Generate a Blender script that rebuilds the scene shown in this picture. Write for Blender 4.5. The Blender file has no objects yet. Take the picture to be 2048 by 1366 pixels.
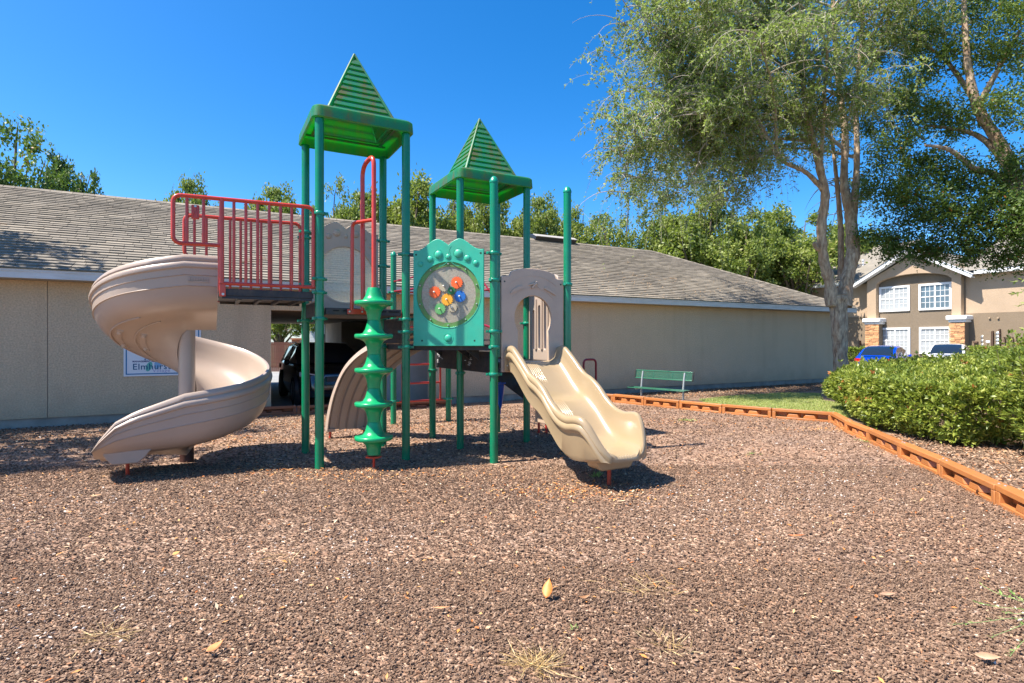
import bpy, math, random
import numpy as np
from mathutils import Vector, Matrix

random.seed(7)
RNG = np.random.default_rng(11)
SC = bpy.context.scene
COL = SC.collection
H = 1.65                     # eye height in metres; many measures below are in units of H
FPX = 1130.0                 # focal length in photograph pixels
TH = math.radians(28.5)      # heading of the play structure and of the garage wall
Ud = Vector((math.cos(TH), math.sin(TH), 0))
Vd = Vector((-math.sin(TH), math.cos(TH), 0))

# ------------------------------------------------------------------ camera
cam_d = bpy.data.cameras.new("camera")
cam = bpy.data.objects.new("camera", cam_d)
COL.objects.link(cam)
cam.location = (0, 0, H)
cam.rotation_euler = (math.radians(90), 0, 0)
cam_d.sensor_width = 36.0
cam_d.lens = 36.0 * FPX / 2048.0
cam_d.clip_start = 0.05
cam_d.clip_end = 1500
SC.camera = cam

# ------------------------------------------------------------------ sky, sun, exposure
SUN = Vector((-0.497, -0.184, 0.848)).normalized()
world = bpy.data.worlds.new("World")
SC.world = world
world.use_nodes = True
wn = world.node_tree
wn.nodes.clear()
wo = wn.nodes.new("ShaderNodeOutputWorld")
wb = wn.nodes.new("ShaderNodeBackground")
sky = wn.nodes.new("ShaderNodeTexSky")
sky.sky_type = 'NISHITA'
sky.sun_disc = False
sky.sun_elevation = math.asin(SUN.z)
sky.sun_rotation = math.atan2(SUN.x, SUN.y)
sky.air_density = 0.75
sky.dust_density = 0.8
sky.ozone_density = 3.5
hs = wn.nodes.new("ShaderNodeHueSaturation")
hs.inputs["Saturation"].default_value = 1.38
hs.inputs["Hue"].default_value = 0.50
wn.links.new(sky.outputs[0], hs.inputs["Color"])
wn.links.new(hs.outputs[0], wb.inputs[0])
wb.inputs[1].default_value = 0.123
wn.links.new(wb.outputs[0], wo.inputs[0])

sun_d = bpy.data.lights.new("sun", 'SUN')
sun_d.energy = 4.7
sun_d.angle = math.radians(0.55)
sun_d.color = (1.0, 0.93, 0.83)
sun = bpy.data.objects.new("sun", sun_d)
COL.objects.link(sun)
sun.rotation_euler = SUN.to_track_quat('Z', 'Y').to_euler()
sun.location = (-10, -5, 20)

SC.view_settings.view_transform = 'Standard'
SC.view_settings.look = 'None'
SC.view_settings.gamma = 1.0
SC.view_settings.use_curve_mapping = False
SC.view_settings.exposure = 1.22
SC.render.engine = 'CYCLES'
SC.cycles.max_bounces = 8
SC.cycles.transparent_max_bounces = 12
SC.cycles.use_denoising = True

# ------------------------------------------------------------------ materials
MATS = {}

def nodes_of(m):
    m.use_nodes = True
    nt = m.node_tree
    return nt, nt.nodes["Principled BSDF"]

def mat(name, col, rough=0.5, spec=0.5, metal=0.0, var=0.0, vscale=3.0, vcol=None, bump=0.0, bscale=50.0,
        stretch=None, coat=0.0, attr=None, grime=None, gscale=2.5, gamt=0.5, detail=6.0):
    """principled material; var mixes a second tone in by noise, bump adds fine relief, grime adds shaped stains"""
    if name in MATS:
        return MATS[name]
    m = bpy.data.materials.new(name)
    nt, b = nodes_of(m)
    N, L = nt.nodes, nt.links
    b.inputs["Roughness"].default_value = rough
    b.inputs["Metallic"].default_value = metal
    b.inputs["Specular IOR Level"].default_value = spec
    b.inputs["Coat Weight"].default_value = coat
    b.inputs["Coat Roughness"].default_value = 0.12
    tc = N.new("ShaderNodeTexCoord")
    src = tc.outputs["Object"]
    if stretch:
        mp = N.new("ShaderNodeMapping")
        mp.inputs["Scale"].default_value = stretch
        L.new(src, mp.inputs[0]); src = mp.outputs[0]
    c_out = None
    if var > 0 or vcol:
        nz = N.new("ShaderNodeTexNoise"); nz.inputs["Scale"].default_value = vscale
        nz.inputs["Detail"].default_value = detail; nz.inputs["Roughness"].default_value = 0.6
        L.new(src, nz.inputs["Vector"])
        rp = N.new("ShaderNodeValToRGB")
        c2 = vcol if vcol else tuple(x * (1 - var) for x in col)
        rp.color_ramp.elements[0].position = 0.35; rp.color_ramp.elements[1].position = 0.65
        rp.color_ramp.elements[0].color = (*c2, 1); rp.color_ramp.elements[1].color = (*col, 1)
        L.new(nz.outputs[0], rp.inputs[0]); c_out = rp.outputs[0]
    if attr:
        at = N.new("ShaderNodeAttribute"); at.attribute_name = "tint"
        rp2 = N.new("ShaderNodeValToRGB"); cr = rp2.color_ramp
        while len(cr.elements) < len(attr): cr.elements.new(0.5)
        for i, (p, c) in enumerate(attr):
            cr.elements[i].position = p; cr.elements[i].color = (*c, 1)
        L.new(at.outputs["Fac"], rp2.inputs[0])
        if c_out is not None:
            mx = N.new("ShaderNodeMix"); mx.data_type = 'RGBA'; mx.blend_type = 'MULTIPLY'; mx.inputs[0].default_value = 1
            L.new(c_out, mx.inputs[6]); L.new(rp2.outputs[0], mx.inputs[7]); c_out = mx.outputs[2]
        else:
            mx = N.new("ShaderNodeMix"); mx.data_type = 'RGBA'; mx.blend_type = 'MULTIPLY'; mx.inputs[0].default_value = 1
            mx.inputs[6].default_value = (*col, 1); L.new(rp2.outputs[0], mx.inputs[7]); c_out = mx.outputs[2]
    if grime:
        gz = N.new("ShaderNodeTexNoise"); gz.inputs["Scale"].default_value = gscale; gz.inputs["Detail"].default_value = 8
        gz.inputs["Roughness"].default_value = 0.65
        L.new(src, gz.inputs["Vector"])
        gr = N.new("ShaderNodeValToRGB"); gr.color_ramp.elements[0].position = 0.45; gr.color_ramp.elements[1].position = 0.7
        gr.color_ramp.elements[0].color = (0, 0, 0, 1); gr.color_ramp.elements[1].color = (gamt, gamt, gamt, 1)
        L.new(gz.outputs[0], gr.inputs[0])
        mx = N.new("ShaderNodeMix"); mx.data_type = 'RGBA'
        L.new(gr.outputs[0], mx.inputs[0])
        if c_out is not None: L.new(c_out, mx.inputs[6])
        else: mx.inputs[6].default_value = (*col, 1)
        mx.inputs[7].default_value = (*grime, 1)
        c_out = mx.outputs[2]
    if c_out is not None: L.new(c_out, b.inputs["Base Color"])
    else: b.inputs["Base Color"].default_value = (*col, 1)
    if bump > 0:
        n2 = N.new("ShaderNodeTexNoise"); n2.inputs["Scale"].default_value = bscale; n2.inputs["Detail"].default_value = 4
        L.new(src, n2.inputs["Vector"])
        bp = N.new("ShaderNodeBump"); bp.inputs["Strength"].default_value = min(1, bump); bp.inputs["Distance"].default_value = 0.5 / bscale
        L.new(n2.outputs[0], bp.inputs["Height"]); L.new(bp.outputs[0], b.inputs["Normal"])
    MATS[name] = m
    return m

def leaf_mat(name, ramp, trans=0.35, tcol=(0.25, 0.4, 0.04), rough=0.5):
    m = bpy.data.materials.new(name)
    nt, b = nodes_of(m)
    N, L = nt.nodes, nt.links
    at = N.new("ShaderNodeAttribute"); at.attribute_name = "tint"
    rp = N.new("ShaderNodeValToRGB"); cr = rp.color_ramp
    while len(cr.elements) < len(ramp): cr.elements.new(0.5)
    for i, (p, c) in enumerate(ramp):
        cr.elements[i].position = p; cr.elements[i].color = (*c, 1)
    L.new(at.outputs["Fac"], rp.inputs[0]); L.new(rp.outputs[0], b.inputs["Base Color"])
    b.inputs["Roughness"].default_value = rough
    b.inputs["Specular IOR Level"].default_value = 0.35
    tr = N.new("ShaderNodeBsdfTranslucent")
    mc = N.new("ShaderNodeMix"); mc.data_type = 'RGBA'; mc.inputs[0].default_value = 0.6
    L.new(rp.outputs[0], mc.inputs[6]); mc.inputs[7].default_value = (*tcol, 1)
    L.new(mc.outputs[2], tr.inputs[0])
    mx = N.new("ShaderNodeMixShader"); mx.inputs[0].default_value = trans
    L.new(b.outputs[0], mx.inputs[1]); L.new(tr.outputs[0], mx.inputs[2])
    L.new(mx.outputs[0], N["Material Output"].inputs[0])
    return m

def glass_mat(name, tint=(0.8, 0.85, 0.85), alpha=0.75, rough=0.08, body=(0.5, 0.5, 0.48)):
    """clear or hazy plastic sheet: part of the light goes through, part is scattered in the body tone (painted glare on the bubble)"""
    m = bpy.data.materials.new(name)
    nt, b = nodes_of(m)
    N, L = nt.nodes, nt.links
    b.inputs["Base Color"].default_value = (*body, 1)
    b.inputs["Roughness"].default_value = rough
    t = N.new("ShaderNodeBsdfTransparent"); t.inputs[0].default_value = (*tint, 1)
    mx = N.new("ShaderNodeMixShader")
    nz = N.new("ShaderNodeTexNoise"); nz.inputs["Scale"].default_value = 40; nz.inputs["Detail"].default_value = 6
    tc = N.new("ShaderNodeTexCoord"); L.new(tc.outputs["Object"], nz.inputs["Vector"])
    mr = N.new("ShaderNodeMapRange"); mr.inputs[1].default_value = 0.3; mr.inputs[2].default_value = 0.7
    mr.inputs[3].default_value = min(1, alpha + 0.15); mr.inputs[4].default_value = alpha - 0.15
    L.new(nz.outputs[0], mr.inputs[0]); L.new(mr.outputs[0], mx.inputs[0])
    L.new(b.outputs[0], mx.inputs[1]); L.new(t.outputs[0], mx.inputs[2])
    L.new(mx.outputs[0], N["Material Output"].inputs[0])
    return m

M_post = mat("green_paint", (0.002, 0.205, 0.092), 0.25, coat=0.2, var=0.12, vscale=6, grime=(0.05, 0.16, 0.08), gscale=9, gamt=0.25)
M_clamp = mat("green_clamp", (0.006, 0.24, 0.14), 0.3, coat=0.2)
M_red = mat("red_paint", (0.58, 0.045, 0.018), 0.3, coat=0.2, var=0.15, vscale=8, grime=(0.35, 0.08, 0.06), gscale=12, gamt=0.3)
M_dred = mat("dark_red_paint", (0.22, 0.01, 0.02), 0.3)
M_black = mat("black_vinyl", (0.022, 0.022, 0.026), 0.5, var=0.3, vscale=20, grime=(0.12, 0.08, 0.05), gscale=9, gamt=0.4)
M_panel = mat("teal_plastic", (0.035, 0.43, 0.28), 0.38, var=0.12, vscale=4, grime=(0.10, 0.30, 0.17), gscale=3, gamt=0.35)
M_ring = mat("mossy_green_ring", (0.09, 0.30, 0.06), 0.5, vcol=(0.12, 0.17, 0.06), vscale=14)
M_beige = mat("grey_beige_plastic", (0.44, 0.345, 0.275), 0.36, var=0.14, vscale=2.5, grime=(0.36, 0.26, 0.20), gscale=5, gamt=0.4, coat=0.08, bump=0.08, bscale=160)
M_bpan = mat("warm_beige_plastic", (0.55, 0.405, 0.29), 0.42, var=0.12, vscale=3, grime=(0.30, 0.22, 0.17), gscale=6, gamt=0.35)  # one warm beige of the panels' own
M_tan = mat("tan_plastic", (0.355, 0.262, 0.152), 0.25, var=0.1, vscale=3, coat=0.3, grime=(0.30, 0.21, 0.11), gscale=6, gamt=0.35)
M_helix = mat("bright_green_plastic", (0.006, 0.33, 0.12), 0.3, coat=0.15, var=0.12, vscale=8, grime=(0.03, 0.22, 0.08), gscale=12, gamt=0.3)
M_bolt = mat("galvanised_bolt", (0.55, 0.55, 0.53), 0.35, metal=0.7)
M_white = mat("white_print", (0.75, 0.75, 0.75), 0.5)
M_blue = mat("blue_plastic", (0.005, 0.09, 0.42), 0.3, coat=0.2)
M_yel = mat("yellow_plastic", (0.75, 0.33, 0.03), 0.4)

def roofmat():
    m = bpy.data.materials.new("green_roof_plastic")
    nt, b = nodes_of(m); N, L = nt.nodes, nt.links
    tc = N.new("ShaderNodeTexCoord")
    nz = N.new("ShaderNodeTexNoise"); nz.inputs["Scale"].default_value = 5; nz.inputs["Detail"].default_value = 8; nz.inputs["Roughness"].default_value = 0.65
    mp = N.new("ShaderNodeMapping"); mp.inputs["Scale"].default_value = (1, 1, 0.35)
    L.new(tc.outputs["Object"], mp.inputs[0]); L.new(mp.outputs[0], nz.inputs["Vector"])
    rp = N.new("ShaderNodeValToRGB"); cr = rp.color_ramp
    cr.elements[0].position = 0.36; cr.elements[0].color = (0.010, 0.205, 0.125, 1)
    cr.elements[1].position = 0.60; cr.elements[1].color = (0.13, 0.125, 0.06, 1)
    e = cr.elements.new(0.49); e.color = (0.040, 0.19, 0.105, 1)
    L.new(nz.outputs[0], rp.inputs[0]); L.new(rp.outputs[0], b.inputs["Base Color"])
    b.inputs["Roughness"].default_value = 0.42
    tr = N.new("ShaderNodeBsdfTranslucent"); tr.inputs[0].default_value = (0.01, 0.85, 0.13, 1)
    mx = N.new("ShaderNodeMixShader"); mx.inputs[0].default_value = 0.32
    L.new(b.outputs[0], mx.inputs[1]); L.new(tr.outputs[0], mx.inputs[2]); L.new(mx.outputs[0], N["Material Output"].inputs[0])
    return m
M_roof = roofmat()
M_bubble = glass_mat("hazy_glare_bubble", (0.93, 0.92, 0.88), 0.38, 0.18, (0.72, 0.66, 0.50))  # golden sun glare is put into the bubble's body colour
M_window_haze = glass_mat("scuffed_clear_sheet", (0.8, 0.78, 0.72), 0.30, 0.3, (0.42, 0.38, 0.29))

# ------------------------------------------------------------------ mesh helpers
class MB:
    def __init__(s):
        s.v = []; s.f = []; s.t = []
    def add(s, vs, fs, tint=None):
        o = len(s.v)
        s.v.extend([tuple(p) for p in vs]); s.f.extend([tuple(i + o for i in f) for f in fs])
        if tint is not None: s.t.extend([tint] * len(vs))
        return s
    def box(s, a, b, tint=None):
        (x0, y0, z0), (x1, y1, z1) = a, b
        vs = [(x0, y0, z0), (x1, y0, z0), (x1, y1, z0), (x0, y1, z0), (x0, y0, z1), (x1, y0, z1), (x1, y1, z1), (x0, y1, z1)]
        return s.add(vs, [(0, 3, 2, 1), (4, 5, 6, 7), (0, 1, 5, 4), (1, 2, 6, 5), (2, 3, 7, 6), (3, 0, 4, 7)], tint)
    def obox(s, c, ax, ay, az, tint=None):
        """box from centre and three half-axis vectors"""
        c, ax, ay, az = Vector(c), Vector(ax), Vector(ay), Vector(az)
        vs = [c + i * ax + j * ay + k * az for k in (-1, 1) for i, j in ((-1, -1), (1, -1), (1, 1), (-1, 1))]
        return s.add(vs, [(0, 3, 2, 1), (4, 5, 6, 7), (0, 1, 5, 4), (1, 2, 6, 5), (2, 3, 7, 6), (3, 0, 4, 7)], tint)
    def tube(s, pts, r, n=8, cap=True, tint=None):
        pts = [Vector(p) for p in pts]
        rs = r if isinstance(r, (list, tuple)) else [r] * len(pts)
        t0 = (pts[1] - pts[0]).normalized()
        up = Vector((0, 0, 1)) if abs(t0.z) < 0.9 else Vector((1, 0, 0))
        nrm = t0.cross(up).normalized()
        vs, fs = [], []
        for i, p in enumerate(pts):
            if i == 0: t = t0
            elif i == len(pts) - 1: t = (pts[i] - pts[i - 1]).normalized()
            else: t = ((pts[i + 1] - p).normalized() + (p - pts[i - 1]).normalized()).normalized()
            nrm = (nrm - t * nrm.dot(t))
            if nrm.length < 1e-6: nrm = t.orthogonal()
            nrm.normalize()
            bn = t.cross(nrm)
            for k in range(n):
                a = 2 * math.pi * k / n
                vs.append(p + (nrm * math.cos(a) + bn * math.sin(a)) * rs[i])
        for i in range(len(pts) - 1):
            for k in range(n):
                k2 = (k + 1) % n
                fs.append((i * n + k, i * n + k2, (i + 1) * n + k2, (i + 1) * n + k))
        if cap:
            fs.append(tuple(range(n - 1, -1, -1))); fs.append(tuple((len(pts) - 1) * n + k for k in range(n)))
        return s.add(vs, fs, tint)
    def lathe(s, prof, c=(0, 0, 0), n=24, mtx=None, tint=None):
        """prof: list of (r, z), turned about z"""
        vs, fs = [], []
        for r, z in prof:
            for k in range(n):
                a = 2 * math.pi * k / n
                p = Vector((r * math.cos(a), r * math.sin(a), z))
                if mtx is not None: p = mtx @ p
                vs.append(p + Vector(c))
        for i in range(len(prof) - 1):
            for k in range(n):
                k2 = (k + 1) % n
                fs.append((i * n + k, i * n + k2, (i + 1) * n + k2, (i + 1) * n + k))
        if prof[0][0] > 1e-4: fs.append(tuple(range(n - 1, -1, -1)))
        if prof[-1][0] > 1e-4: fs.append(tuple((len(prof) - 1) * n + k for k in range(n)))
        return s.add(vs, fs, tint)
    def loft(s, rings, closed=True, caps=False, tint=None):
        n = len(rings[0]); vs, fs = [], []
        for r in rings: vs.extend(r)
        m = n if closed else n - 1
        for i in range(len(rings) - 1):
            for k in range(m):
                k2 = (k + 1) % n
                fs.append((i * n + k, i * n + k2, (i + 1) * n + k2, (i + 1) * n + k))
        if caps:
            fs.append(tuple(range(n - 1, -1, -1))); fs.append(tuple((len(rings) - 1) * n + k for k in range(n)))
        return s.add(vs, fs, tint)
    def poly(s, pts, tint=None):
        return s.add(pts, [tuple(range(len(pts)))], tint)
    def build(s, name, m, parent=None, smooth=None, bevel=0, seg=2, kind=None):
        me = bpy.data.meshes.new(name)
        me.from_pydata(s.v, [], s.f)
        if s.t and len(s.t) == len(s.v):
            a = me.attributes.new("tint", 'FLOAT', 'POINT'); a.data.foreach_set("value", s.t)
        return finish(name, me, m, parent, smooth, bevel, seg, kind)

def finish(name, me, m, parent=None, smooth=None, bevel=0, seg=2, kind=None):
    if isinstance(m, (list, tuple)):
        for k in m: me.materials.append(k)
    elif m is not None: me.materials.append(m)
    me.validate(); me.update()
    if smooth is not None:
        me.shade_smooth()
        me.set_sharp_from_angle(angle=math.radians(smooth))
    o = bpy.data.objects.new(name, me)
    COL.objects.link(o)
    if parent is not None: o.parent = parent
    if bevel > 0:
        bm = o.modifiers.new("bevel", 'BEVEL'); bm.width = bevel; bm.segments = seg; bm.limit_method = 'ANGLE'; bm.angle_limit = math.radians(40)
        bm.harden_normals = False
        if smooth is None:
            me.shade_smooth(); me.set_sharp_from_angle(angle=math.radians(50))
    if kind: o["kind"] = kind
    return o

def tag(o, label, cat=None, group=None, kind=None):
    if label: o["label"] = label
    if cat: o["category"] = cat
    if group: o["group"] = group
    if kind: o["kind"] = kind
    return o

def empty(name, loc, rz=0.0):
    o = bpy.data.objects.new(name, None)
    o.empty_display_size = 0.2
    COL.objects.link(o); o.location = loc; o.rotation_euler = (0, 0, rz)
    return o

def copy_tree(o, parent=None):
    c = o.copy(); COL.objects.link(c)
    if parent is not None: c.parent = parent
    for ch in [x for x in o.children]:
        copy_tree(ch, c)
    return c

def outline_mesh(name, outer, holes, thick, bevel, mtx):
    """flat outline with holes, given thickness and a rounded edge, from a filled curve; mtx places it"""
    cu = bpy.data.curves.new(name, 'CURVE'); cu.dimensions = '2D'; cu.fill_mode = 'BOTH'
    cu.extrude = thick / 2 - bevel; cu.bevel_depth = bevel; cu.bevel_resolution = 2; cu.offset = -bevel
    for pts in [outer] + holes:
        sp = cu.splines.new('POLY'); sp.points.add(len(pts) - 1)
        for i, p in enumerate(pts): sp.points[i].co = (p[0], p[1], 0, 1)
        sp.use_cyclic_u = True
    ob = bpy.data.objects.new(name, cu)
    me = bpy.data.meshes.new_from_object(ob)
    bpy.data.objects.remove(ob); bpy.data.curves.remove(cu)
    me.transform(mtx)
    return me

def text_mesh(s, size, mtx, thick=0.002, bold=0.0, spacing=1.0):
    cu = bpy.data.curves.new("text", 'FONT'); cu.body = s; cu.size = size; cu.align_x = 'CENTER'; cu.align_y = 'CENTER'
    cu.extrude = thick; cu.offset = bold; cu.space_character = spacing; cu.resolution_u = 2
    ob = bpy.data.objects.new("text", cu)
    me = bpy.data.meshes.new_from_object(ob)
    bpy.data.objects.remove(ob); bpy.data.curves.remove(cu)
    me.transform(mtx)
    return me

def disc(r, n=32, cx=0, cy=0, sx=1, sy=1):
    return [(cx + r * sx * math.cos(2 * math.pi * i / n), cy + r * sy * math.sin(2 * math.pi * i / n)) for i in range(n)]

def interp(xs, ys, x):
    return float(np.interp(x, xs, ys))

def smoothcurve(xs, ys, x):
    """monotone-ish smooth interpolation (Catmull-Rom) of a table"""
    if x <= xs[0]: return ys[0]
    if x >= xs[-1]: return ys[-1]
    i = max(j for j in range(len(xs)) if xs[j] <= x); i = min(i, len(xs) - 2)
    t = (x - xs[i]) / (xs[i + 1] - xs[i])
    def sl(j):
        if j <= 0: return (ys[1] - ys[0]) / (xs[1] - xs[0])
        if j >= len(xs) - 1: return (ys[-1] - ys[-2]) / (xs[-1] - xs[-2])
        return (ys[j + 1] - ys[j - 1]) / (xs[j + 1] - xs[j - 1])
    d = xs[i + 1] - xs[i]; m0, m1 = sl(i) * d, sl(i + 1) * d
    t2, t3 = t * t, t * t * t
    return (2 * t3 - 3 * t2 + 1) * ys[i] + (t3 - 2 * t2 + t) * m0 + (-2 * t3 + 3 * t2) * ys[i + 1] + (t3 - t2) * m1

def ground_at(px, py):
    Z = FPX * H / (py - 683.0)
    return Vector(((px - 1024) / FPX * Z, Z, 0))

def at(px, py, Z):
    return Vector(((px - 1024) / FPX * Z, Z, H + (683 - py) / FPX * Z))

def on_plane(px, py, D):
    """point on the vertical plane Vd.p = D seen at a pixel, as (u, z)"""
    r = Vector(((px - 1024) / FPX, 1, 0))
    Z = D / r.dot(Vd)
    p = r * Z
    return p.dot(Ud), H + (683 - py) / FPX * Z

def W(u, v, z=0):
    return Ud * u + Vd * v + Vector((0, 0, z))

# ================================================================== GROUND
M_soil = mat("lawn_soil", (0.10, 0.12, 0.035), 0.9, vcol=(0.07, 0.075, 0.03), vscale=2.5, bump=0.6, bscale=30)
M_bark = mat("bark_mulch_soil", (0.30, 0.20, 0.13), 0.9, vcol=(0.10, 0.06, 0.04), vscale=26, bump=1.0, bscale=40)
M_conc = mat("garage_concrete", (0.30, 0.30, 0.29), 0.7, var=0.25, vscale=1.2, bump=0.2, bscale=60)
M_asph = mat("asphalt", (0.16, 0.16, 0.155), 0.85, var=0.3, vscale=3, bump=0.5, bscale=120)

def mulch_mat():
    m = bpy.data.materials.new("rubber_mulch_bed")
    nt, b = nodes_of(m); N, L = nt.nodes, nt.links
    b.inputs["Roughness"].default_value = 0.75
    b.inputs["Specular IOR Level"].default_value = 0.3
    tc = N.new("ShaderNodeTexCoord")
    vo = N.new("ShaderNodeTexVoronoi"); vo.inputs["Scale"].default_value = 52; vo.inputs["Randomness"].default_value = 1
    mp = N.new("ShaderNodeMapping"); mp.inputs["Scale"].default_value = (0.7, 1.0, 1.0); mp.inputs["Rotation"].default_value = (0, 0, 0.35)
    L.new(tc.outputs["Object"], mp.inputs[0]); L.new(mp.outputs[0], vo.inputs["Vector"])
    sp = N.new("ShaderNodeSeparateColor"); L.new(vo.outputs["Color"], sp.inputs[0])
    rp = N.new("ShaderNodeValToRGB"); cr = rp.color_ramp
    tab = [(0.0, (0.05, 0.03, 0.02)), (0.25, (0.16, 0.10, 0.07)), (0.6, (0.28, 0.18, 0.125)), (0.85, (0.40, 0.28, 0.20)), (1.0, (0.55, 0.42, 0.32))]
    while len(cr.elements) < len(tab): cr.elements.new(0.5)
    for i, (p, c) in enumerate(tab): cr.elements[i].position = p; cr.elements[i].color = (*c, 1)
    L.new(sp.outputs[0], rp.inputs[0])
    # broad patches: sun-bleached, leaf-stained and darker stretches
    nz = N.new("ShaderNodeTexNoise"); nz.inputs["Scale"].default_value = 0.9; nz.inputs["Detail"].default_value = 7; nz.inputs["Roughness"].default_value = 0.6
    L.new(tc.outputs["Object"], nz.inputs["Vector"])
    r2 = N.new("ShaderNodeValToRGB"); r2.color_ramp.elements[0].position = 0.35; r2.color_ramp.elements[1].position = 0.7
    r2.color_ramp.elements[0].color = (0.85, 0.83, 0.83, 1); r2.color_ramp.elements[1].color = (1.18, 1.04, 0.90, 1)
    L.new(nz.outputs[0], r2.inputs[0])
    mx = N.new("ShaderNodeMix"); mx.data_type = 'RGBA'; mx.blend_type = 'MULTIPLY'; mx.inputs[0].default_value = 1
    L.new(rp.outputs[0], mx.inputs[6]); L.new(r2.outputs[0], mx.inputs[7]); L.new(mx.outputs[2], b.inputs["Base Color"])
    bp = N.new("ShaderNodeBump"); bp.inputs["Strength"].default_value = 0.9; bp.inputs["Distance"].default_value = 0.012
    L.new(vo.outputs["Distance"], bp.inputs["Height"]); bp.invert = True
    L.new(bp.outputs[0], b.inputs["Normal"])
    return m
M_mulch = mulch_mat()

g = MB(); g.poly([(-400, -60, -0.012), (400, -60, -0.012), (400, 700, -0.012), (-400, 700, -0.012)])
tag(g.build("ground", M_soil), "flat grassy ground under everything", kind="structure")

# key ground points in units of H (X, Z)
def hp(x, z): return (x * H, z * H)
corner = hp(3.968, 6.99)
edge_right = [corner, hp(3.70, 6.21), hp(3.575, 5.62), hp(3.375, 4.87), hp(3.20, 4.17), hp(2.99, 3.44), hp(2.76, 2.73), hp(2.55, 2.0), hp(2.3, 1.25), hp(2.05, 0.4)]
edge_left = [hp(1.30, 9.72), hp(1.69, 9.34), hp(2.085, 8.86), hp(2.494, 8.37), hp(2.94, 7.875), hp(3.41, 7.40), corner]
DW = 8.466 * H                     # distance of the garage wall plane
DE = 8.17 * H                      # eave
DR = 11.62 * H                     # ridge
DB = 14.77 * H                     # back wall
def wallpt(u, d=DW): 
    p = W(u, d); return (p.x, p.y)

# bark bed along the wall and under the hedge
g = MB(); g.poly([(*wallpt(-14, DW - 0.02), -0.006), (-22, -3, -0.006), (30, -3, -0.006), (34, 8, -0.006), (16, 17.2, -0.006), (*wallpt(23.2, DW - 0.02), -0.006)])
tag(g.build("bark_bed", M_bark), "bark covered bed around the hedge and along the wall", kind="structure")
# rubber mulch playground surface
mul = [(-16, 1.0)] + [(x, y) for x, y in reversed(edge_right)]
poly = [(-17, -2, 0.0), (edge_right[-1][0], -2, 0.0)] + [(x + 0.03, y + 0.03, 0.0) for x, y in reversed(edge_right)] + [(x + 0.04, y + 0.04, 0.0) for x, y in reversed(edge_left[:-1])]
poly += [(*wallpt(7.4, DW - 0.06), 0.0), (*wallpt(-13, DW - 0.06), 0.0)]
g = MB(); g.poly(poly)
tag(g.build("mulch_surface", M_mulch), "brown rubber mulch playground surface", kind="structure")
MULCH_POLY = [(p[0], p[1]) for p in poly]

def in_poly(xs, ys, poly):
    ins = np.zeros(len(xs), bool); n = len(poly); j = n - 1
    for i in range(n):
        xi, yi = poly[i]; xj, yj = poly[j]
        c = ((yi > ys) != (yj > ys)) & (xs < (xj - xi) * (ys - yi) / (yj - yi + 1e-12) + xi)
        ins ^= c; j = i
    return ins

# parking lot with kerb and garage floor
g = MB(); a = [(13.5, 22.5), (46, 17), (60, 40), (23.9, 45.5), (17.2, 46)]
g.poly([(x, y, -0.002) for x, y in a])
tag(g.build("parking_lot", M_asph), "grey asphalt parking lot in front of the apartments", kind="structure")
g = MB(); g.box((-9, DW - 0.02, -0.2), (4.0, DB + 14, 0.004))
o = g.build("garage_floor", M_conc); o.rotation_euler = (0, 0, TH); tag(o, "concrete slab through the open garage", kind="structure")

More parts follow.
